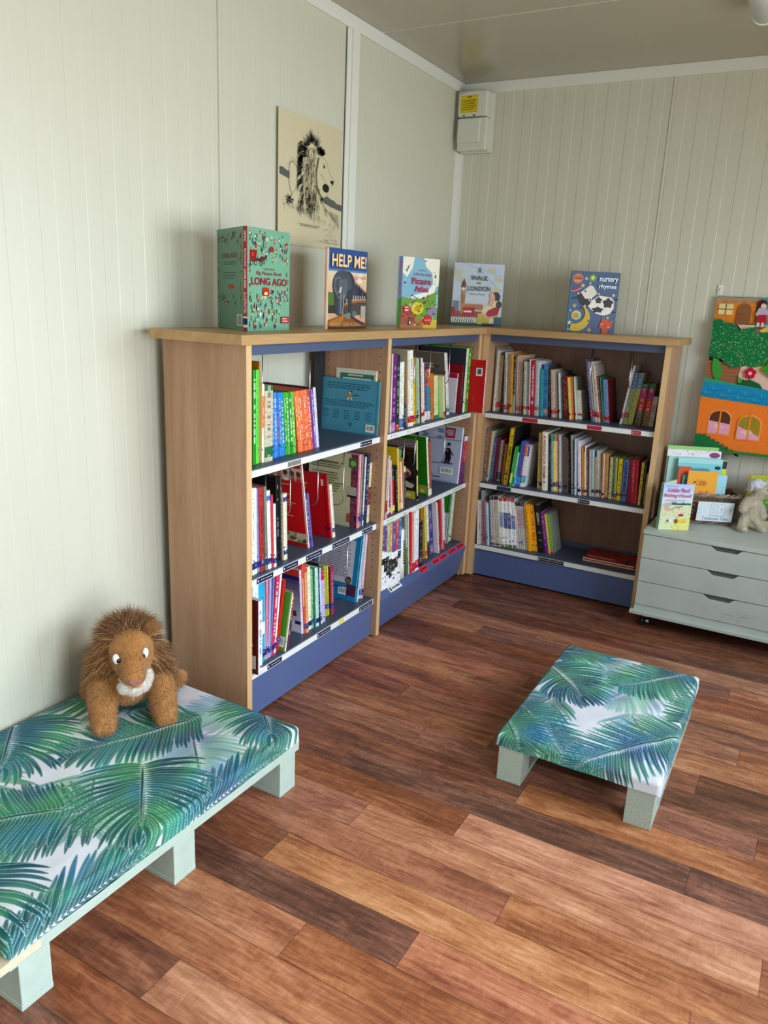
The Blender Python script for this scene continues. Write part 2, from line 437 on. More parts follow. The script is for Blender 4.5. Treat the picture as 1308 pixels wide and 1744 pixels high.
# floor planks
def build_floor():
    mb = MB(); UV = []; TN = []
    pitch = .1228; y0 = -.38; L = 1.102
    joints = {0: 1.284, 1: .661, 2: 1.181, 3: .515, 4: 1.001, 5: .749, 6: 1.38, 7: .607, 8: 1.118, 9: .834, 10: 1.46, 11: .734, 12: 1.165,
              13: .931, 14: 1.36, 15: .780, 16: 1.261, 17: .982, 18: 1.489, 19: .856, 20: 1.342, 21: 1.092, 22: 1.52, 23: .907}
    tones = {(14, 0): .28, (14, 1): .62, (15, 0): .33, (15, 1): .22, (16, 0): .38, (16, 1): .78, (17, 0): .58, (17, 1): .72, (18, 0): .5, (18, 1): .62,
             (19, 0): .38, (19, 1): .74, (20, 0): .22, (20, 1): .68, (21, 0): .66, (21, 1): .6, (22, 0): .6, (22, 1): .5, (23, 0): .34, (23, 1): .7,
             (13, 0): .42, (13, 1): .45, (12, 0): .45, (12, 1): .2, (11, 0): .4, (11, 1): .42}
    rnd = random.Random(11); k = -4
    while y0-k*pitch > FY:
        ya = y0-(k+1)*pitch; yb = y0-k*pitch
        if yb > 0: yb = 0
        if ya >= 0: k += 1; continue
        j = joints.get(k, rnd.random()*L)
        n = -2
        while j+n*L < RX+.1:
            xa = max(j+n*L, 0); xb = min(j+(n+1)*L, RX+.1)
            if xb > xa:
                vs = [(xa, ya, 0), (xb, ya, 0), (xb, yb, 0), (xa, yb, 0)]
                # subdivide so that the seam distance is measured from both edges
                xm = (xa+xb)/2; ym = (ya+yb)/2
                tn = tones.get((k, n+1), rnd.uniform(.12, .62)); c = (tn, rnd.random(), rnd.random(), 1)
                for (p, q, r_, s_) in ((xa, xm, ya, ym), (xm, xb, ya, ym), (xa, xm, ym, yb), (xm, xb, ym, yb)):
                    mb.add([(p, r_, 0), (q, r_, 0), (q, s_, 0), (p, s_, 0)], [(0, 1, 2, 3)])
                    for (x, y) in ((p, r_), (q, r_), (q, s_), (p, s_)):
                        UV.append((min(x-xa, xb-x), min(y-ya, yb-y))); TN.append(c)
            n += 1
        k += 1
    # slab under the vinyl so the floor has thickness
    o = len(mb.v)
    mb.add([(0, FY, -.06), (RX+.1, FY, -.06), (RX+.1, 0, -.06), (0, 0, -.06)], [(0, 3, 2, 1)])
    UV += [(1, 1)]*4; TN += [(.3, .5, .5, 1)]*4
    ob = mb.build('floor', M['floor'], fix=False)
    me = ob.data; uvl = me.uv_layers.new(name='UVMap'); uvl.data.foreach_set('uv', np.array(UV).ravel())
    ca = me.color_attributes.new('tone', 'FLOAT_COLOR', 'CORNER'); ca.data.foreach_set('color', np.array(TN).ravel())
    return struct(ob)
build_floor()
# ------------------------------------------------------------ bookcases
H = 1.3718; ST = .031; E1 = -2.3456; PT = .0261; ZB = .0101
Y1A, Y1B = E1+PT, -1.4195; Y2A, Y2B = -1.3934, -.4206; X3A, X3B = .4155, 1.3023
D3 = .3868; BK = .052
def DD(y): return .3785-.0141*(y+.5)
def panel_y(mb, y0, y1, front=.0, z1=None):
    """end panel standing across the left wall, front edge a separate strip of edging (material 1)"""
    z1 = z1 or H-ST; xf = DD((y0+y1)/2)
    mb.box(BK, xf-.0015, y0, y1, ZB, z1, mi=0)
    mb.box(xf-.0015, xf, y0, y1, ZB, z1, mi=1)
def feet(parent, pts):
    mb = MB()
    for (x, y) in pts: mb.tube([(x, y, 0), (x, y, ZB+.001)], .013, 14)
    mb.build('foot', M['chrome'], parent)
def holes(parent, y, face, xs, z0=.24, z1=1.31):
    mb = MB(); z = z0
    while z < z1:
        for x in xs: mb.tube([(x, y, z), (x, y+.0006*face, z)], .0026, 8)
        z += .033
    mb.build('peg_hole_row', M['ink'], parent)
def shelf_y(parent, y0, y1, z, lip=None, strip=M['white']):
    fa, fb = DD(y0)-.024, DD(y1)-.024
    mb = MB(); mb.prism([(BK+.01, y0+.001), (fa, y0+.001), (fb, y1-.001), (BK+.01, y1-.001)], z-.026, z)
    mb.box(BK+.008, BK+.0115, y0+.002, y1-.002, z, z+.03)
    sh = mb.build('shelf', M['shelf'], parent)
    if not lip:
        mb = MB(); mb.prism([(fa, y0+.001), (fa+.003, y0+.001), (fb+.003, y1-.001), (fb, y1-.001)], z-.029, z-.0055)
        mb.build('label_strip', strip, sh)
    return sh
def label_y(sh, y0, y1, zc, hgt, mat, off=.0036, txt=None):
    a = DD(y0)-.024; b = DD(y1)-.024
    mb = MB(); mb.prism([(a+.001, y0), (a+off, y0), (b+off, y1), (b+.001, y1)], zc-hgt/2, zc+hgt/2)
    o = mb.build('shelf_label', mat, sh)
    if txt is not None:
        T = frame((a+off, y0, zc-hgt/2), (b-a, y1-y0, 0), (0, 0, 1)); w = y1-y0
        A = Art(T, base=.0001); r = random.Random(int(abs(y0)*1000))
        A.rect(.06*w, hgt*.32, .06*w+hgt*.3, hgt*.68, txt)
        x = .06*w+hgt*.9
        while x < w*.9:
            l = .003+.006*r.random(); A.rect(x, hgt*.44, min(x+l, w*.9), hgt*.58, txt); x += l+.004
        A.build('lettering', M['art'], o)
    return o
def wire_y(parent, y, xf, xb, ztop, zbot):
    """chrome hook-on divider, a long U hanging from the shelf above; slightly skewed"""
    r = .035; pts = [(xf, y, ztop)]
    for k in range(7):
        a = math.pi/2*k/6; pts.append((xf-r+r*math.cos(a), y+.002, zbot+r-r*math.sin(a)))
    for k in range(7):
        a = math.pi/2*k/6; pts.append((xb+r-r*math.sin(a), y+.004, zbot+r-r*math.cos(a)))
    pts.append((xb, y+.004, ztop))
    mb = MB(); mb.tube(pts, .0021, 6); mb.build('wire_divider', M['chrome'], parent)

bc1 = thing('bookcase', 'beech end-panel bookcase beside the plush lion, three slate shelves and blue plinth', 'bookcase', (0, 0, 0), 0, 'library bookcases in the corner')
mb = MB(); panel_y(mb, E1, Y1A); mb.build('side_panel', [M['beech'], M['beech_edge']], bc1)
mb = MB(); panel_y(mb, Y1B, Y2A); p = mb.build('side_panel', [M['beech'], M['beech_edge']], bc1)
holes(p, Y1B-.0004, -1, [DD(Y1B)-.035, .10])
mb = MB(); mb.box(DD(Y1A)-.036, DD(Y1A)-.024, Y1A, Y1B, H-ST-.038, H-ST); mb.build('header_rail', M['rail'], bc1)
mb = MB(); mb.prism([(DD(Y1A)-.042, Y1A), (DD(Y1A)-.030, Y1A), (DD(Y1B)-.030, Y1B), (DD(Y1B)-.042, Y1B)], ZB+.002, .166); mb.build('plinth', M['blue'], bc1)
for yy in (Y1A+.001, Y1B-.041):
    mb = MB(); mb.box(BK, BK+.03, yy, yy+.04, .02, H-ST); mb.build('rear_upright', M['dark'], bc1)
mb = MB(); mb.box(.13, .195, Y1B-.012, Y1B, 1.283, 1.300); mb.build('bracket', M['dark'], bc1)
feet(bc1, [(.36, E1+.013), (.34, Y1B+.005), (.08, E1+.013), (.08, Y1B+.01)])
s = shelf_y(bc1, Y1A, Y1B, .932)
label_y(s, -2.09, -2.009, .915, .018, M['labelgrey'], txt='606060'); label_y(s, -1.584, -1.489, .915, .019, M['labelnavy'], txt='e8e8f0')
s = shelf_y(bc1, Y1A, Y1B, .546)
for a, b in ((-2.267, -2.172), (-2.113, -2.018), (-1.965, -1.854), (-1.779, -1.647), (-1.544, -1.455)): label_y(s, a, b, .529, .0195, M['labelnavy'], txt='e8e8f0')
s = shelf_y(bc1, Y1A, Y1B, .193)
for a, b in ((-2.204, -2.115), (-1.874, -1.776), (-1.544, -1.427)): label_y(s, a, b, .176, .0195, M['labelnavy'], txt='e8e8f0')
label_y(s, -1.709, -1.673, .176, .018, M['labelyellow'])
# stands by itself beside the divider hooks
wire_y(bc1, -1.908, .34, .12, H-ST-.03, 1.13)
wire_y(bc1, -1.655, .34, .11, .905, .665)
wire_y(bc1, -2.165, .34, .13, .905, .70)
wire_y(bc1, -2.02, .34, .13, .905, .70)
wire_y(bc1, -1.84, .34, .13, .905, .70)
wire_y(bc1, -1.605, .34, .13, .519, .29)

bc2 = thing('bookcase', 'middle beech bookcase against the left wall, white label strips and a sloping blue bottom lip', 'bookcase', (0, 0, 0), 0, 'library bookcases in the corner')
mb = MB(); panel_y(mb, Y2B, Y2B+PT); p = mb.build('side_panel', [M['beech'], M['beech_edge']], bc2)
holes(p, Y2B-.0004, -1, [DD(Y2B)-.035, .10])
mb = MB(); mb.box(DD(Y2A)-.036, DD(Y2A)-.024, Y2A, Y2B, H-ST-.038, H-ST); mb.build('header_rail', M['rail'], bc2)
for yy in (Y2A+.001, Y2B-.041):
    mb = MB(); mb.box(BK, BK+.03, yy, yy+.04, .02, H-ST); mb.build('rear_upright', M['dark'], bc2)
mb = MB(); mb.box(BK, BK+.004, Y2A, Y2B, .02, H-ST); mb.build('back_panel', M['beech_back'], bc2)
feet(bc2, [(.345, Y2B+.013), (.08, Y2B+.013)])
s = shelf_y(bc2, Y2A, Y2B, .932)
for a, b, c in ((-1.328, -1.259, '303030'), (-1.164, -1.13, 'c03020'), (-1.035, -.93, '303048'), (-.765, -.573, '303030'), (-.536, -.459, '404048')): label_y(s, a, b, .915, .018, M['white'], txt=c)
s = shelf_y(bc2, Y2A, Y2B, .546)
for a, b in ((-1.325, -1.242), (-1.168, -1.122), (-1.031, -.962), (-.891, -.825), (-.672, -.65), (-.598, -.453)): label_y(s, a, b, .529, .018, M['white'], txt='202028')
# sloping bottom shelf front
s = shelf_y(bc2, Y2A, Y2B, .205, lip=True)
xa, xb = DD(Y2A), DD(Y2B)
mb = MB()
sec = [(-.022, .205), (.008, .181), (.006, .165), (-.034, ZB+.002), (-.046, ZB+.002), (-.03, .16), (-.04, .18)]
n = len(sec); vs = [(xa+a, Y2A+.001, z) for a, z in sec]+[(xb+a, Y2B-.001, z) for a, z in sec]
mb.add(vs, [(i, (i+1) % n, (i+1) % n+n, i+n) for i in range(n)]+[tuple(range(n))[::-1], tuple(range(n, 2*n))])
pl = mb.build('plinth', M['blue'], bc2, bevel=.002)
def lip_label(y0, y1, mat, c, fr=(.12, .85)):
    a = DD(y0); v = Vector((.030, 0, -.024)); o = Vector((a-.022, y0, .205))
    T = frame(o+v, (DD(y1)-DD(y0), y1-y0, 0), -v)
    L = v.length; w = y1-y0
    A = Art(T, base=.0004, step=.0003); A.rect(0, L*fr[0], w, L*fr[1], mat)
    A.rect(w*.08, L*.25, w*.2, L*.72, c); r = random.Random(int(y0*-999)); x = w*.28
    while x < w*.86: l = w*(.06+.1*r.random()); A.rect(x, L*.38, min(x+l, w*.9), L*.6, c); x += l+w*.03
    A.build('shelf_label', M['art'], pl)
lip_label(-1.298, -1.184, 'e8e8ea', '202428')
for a, b in ((-.975, -.889), (-.822, -.745), (-.738, -.658), (-.628, -.537), (-.514, -.43)): lip_label(a, b, 'e02848', '501828')
wire_y(bc2, -1.075, .34, .15, H-ST-.03, 1.10); wire_y(bc2, -.918, .34, .15, H-ST-.03, 1.11); wire_y(bc2, -.700, .34, .15, H-ST-.03, 1.09)
wire_y(bc2, -1.138, .34, .15, .905, .70); wire_y(bc2, -1.027, .34, .15, .905, .72); wire_y(bc2, -.695, .34, .13, .905, .69)

bc3 = thing('bookcase', 'corner bookcase along the back wall with red shelf labels and dark wood back', 'bookcase', (0, 0, 0), 0, 'library bookcases in the corner')
for (a, b) in ((X3A-PT, X3A), (X3B, X3B+PT)):
    mb = MB(); mb.box(a, b, -D3+.0015, -.078, ZB, H-ST, mi=0); mb.box(a, b, -D3, -D3+.0015, ZB, H-ST, mi=1)
    p = mb.build('side_panel', [M['beech'], M['beech_edge']], bc3)
mb = MB(); mb.box(X3A, X3B, -.086, -.079, .02, H-ST); mb.build('back_panel', M['beech_back'], bc3)
mb = MB(); mb.box(X3A, X3B, -D3+.022, -D3+.034, H-ST-.038, H-ST); mb.build('header_rail', M['rail'], bc3)
mb = MB(); mb.box(X3A, X3B, -D3+.030, -D3+.042, ZB+.002, .166); mb.build('plinth', M['blue'], bc3)
mb = MB(); mb.box(.352, X3A-PT-.0003, Y2B+PT+.0003, -D3+.004, ZB, H-ST); mb.build('corner_filler', M['beech'], bc3)
feet(bc3, [(X3A-.013, -D3+.03), (X3B+.013, -D3+.03), (X3A-.013, -.1), (X3B+.013, -.1)])
def shelf_x(z, labels):
    mb = MB(); mb.box(X3A+.001, X3B-.001, -D3+.022, -.088, z-.026, z); mb.box(X3A+.002, X3B-.002, -.092, -.0885, z, z+.03)
    sh = mb.build('shelf', M['shelf'], bc3)
    mb = MB(); mb.box(X3A+.001, X3B-.001, -D3+.0185, -D3+.022, z-.029, z-.0055); mb.build('label_strip', M['white'], sh)
    for a, b, m, c in labels:
        mb = MB(); mb.box(a, b, -D3+.0178, -D3+.0186, z-.0275, z-.007); o = mb.build('shelf_label', m, sh)
        if c:
            T = frame((a, -D3+.0178, z-.0275), (1, 0, 0), (0, 0, 1)); A = Art(T, base=.0001); w = b-a; r = random.Random(int(a*999))
            A.rect(.004, .006, .011, .015, c); x = .018
            while x < w-.008: l = .003+.006*r.random(); A.rect(x, .009, min(x+l, w-.004), .0125, c); x += l+.004
            A.build('lettering', M['art'], o)
shelf_x(.932, [(.629, .712, M['labelred'], None), (.971, 1.045, M['labelred'], None), (1.19, 1.238, M['labelred'], 'e08898')])
shelf_x(.546, [(.518, .599, plain('teal_navy_label', '1c2c50'), None), (.966, 1.027, M['ink'], 'c8c8c8')])
shelf_x(.193, [(.786, .929, M['ink'], 'c8c8c8')])
def wire_x(x, x2, ztop, zbot):
    r = .03; pts = [(x, -.33, ztop)]
    for k in range(6):
        a = math.pi/2*k/5; pts.append((x+(x2-x)*.1, -.33+r-r*math.cos(a), zbot+r-r*math.sin(a)))
    for k in range(6):
        a = math.pi/2*k/5; pts.append((x2-(x2-x)*.1, -.13-r+r*math.sin(a), zbot+r-r*math.cos(a)))
    pts.append((x2, -.13, ztop)); mb = MB(); mb.tube(pts, .0021, 6); mb.build('wire_divider', M['chrome'], bc3)
wire_x(.951, .890, H-ST-.03, 1.12); wire_x(1.148, 1.09, H-ST-.03, 1.12)

# continuous worktops over the bookcases
xe = DD(E1)+.0355
mb = MB(); mb.prism([(.0595, -2.409), (xe, -2.409), (.414, -.4223), (.0595, -.0595)], H-ST, H)
o = mb.build('worktop', M['beech_top'], bevel=.0012); tag(o, 'long beech worktop over the two bookcases on the left wall, three books standing on it', 'worktop')
mb = MB(); mb.prism([(.4143, -.4223), (1.3639, -.4223), (1.3639, -.0595), (.0600, -.0592)], H-ST, H)
o = mb.build('worktop', M['beech_topx'], bevel=.0012); tag(o, 'beech worktop over the back-wall bookcase, blue nursery book standing on it', 'worktop')

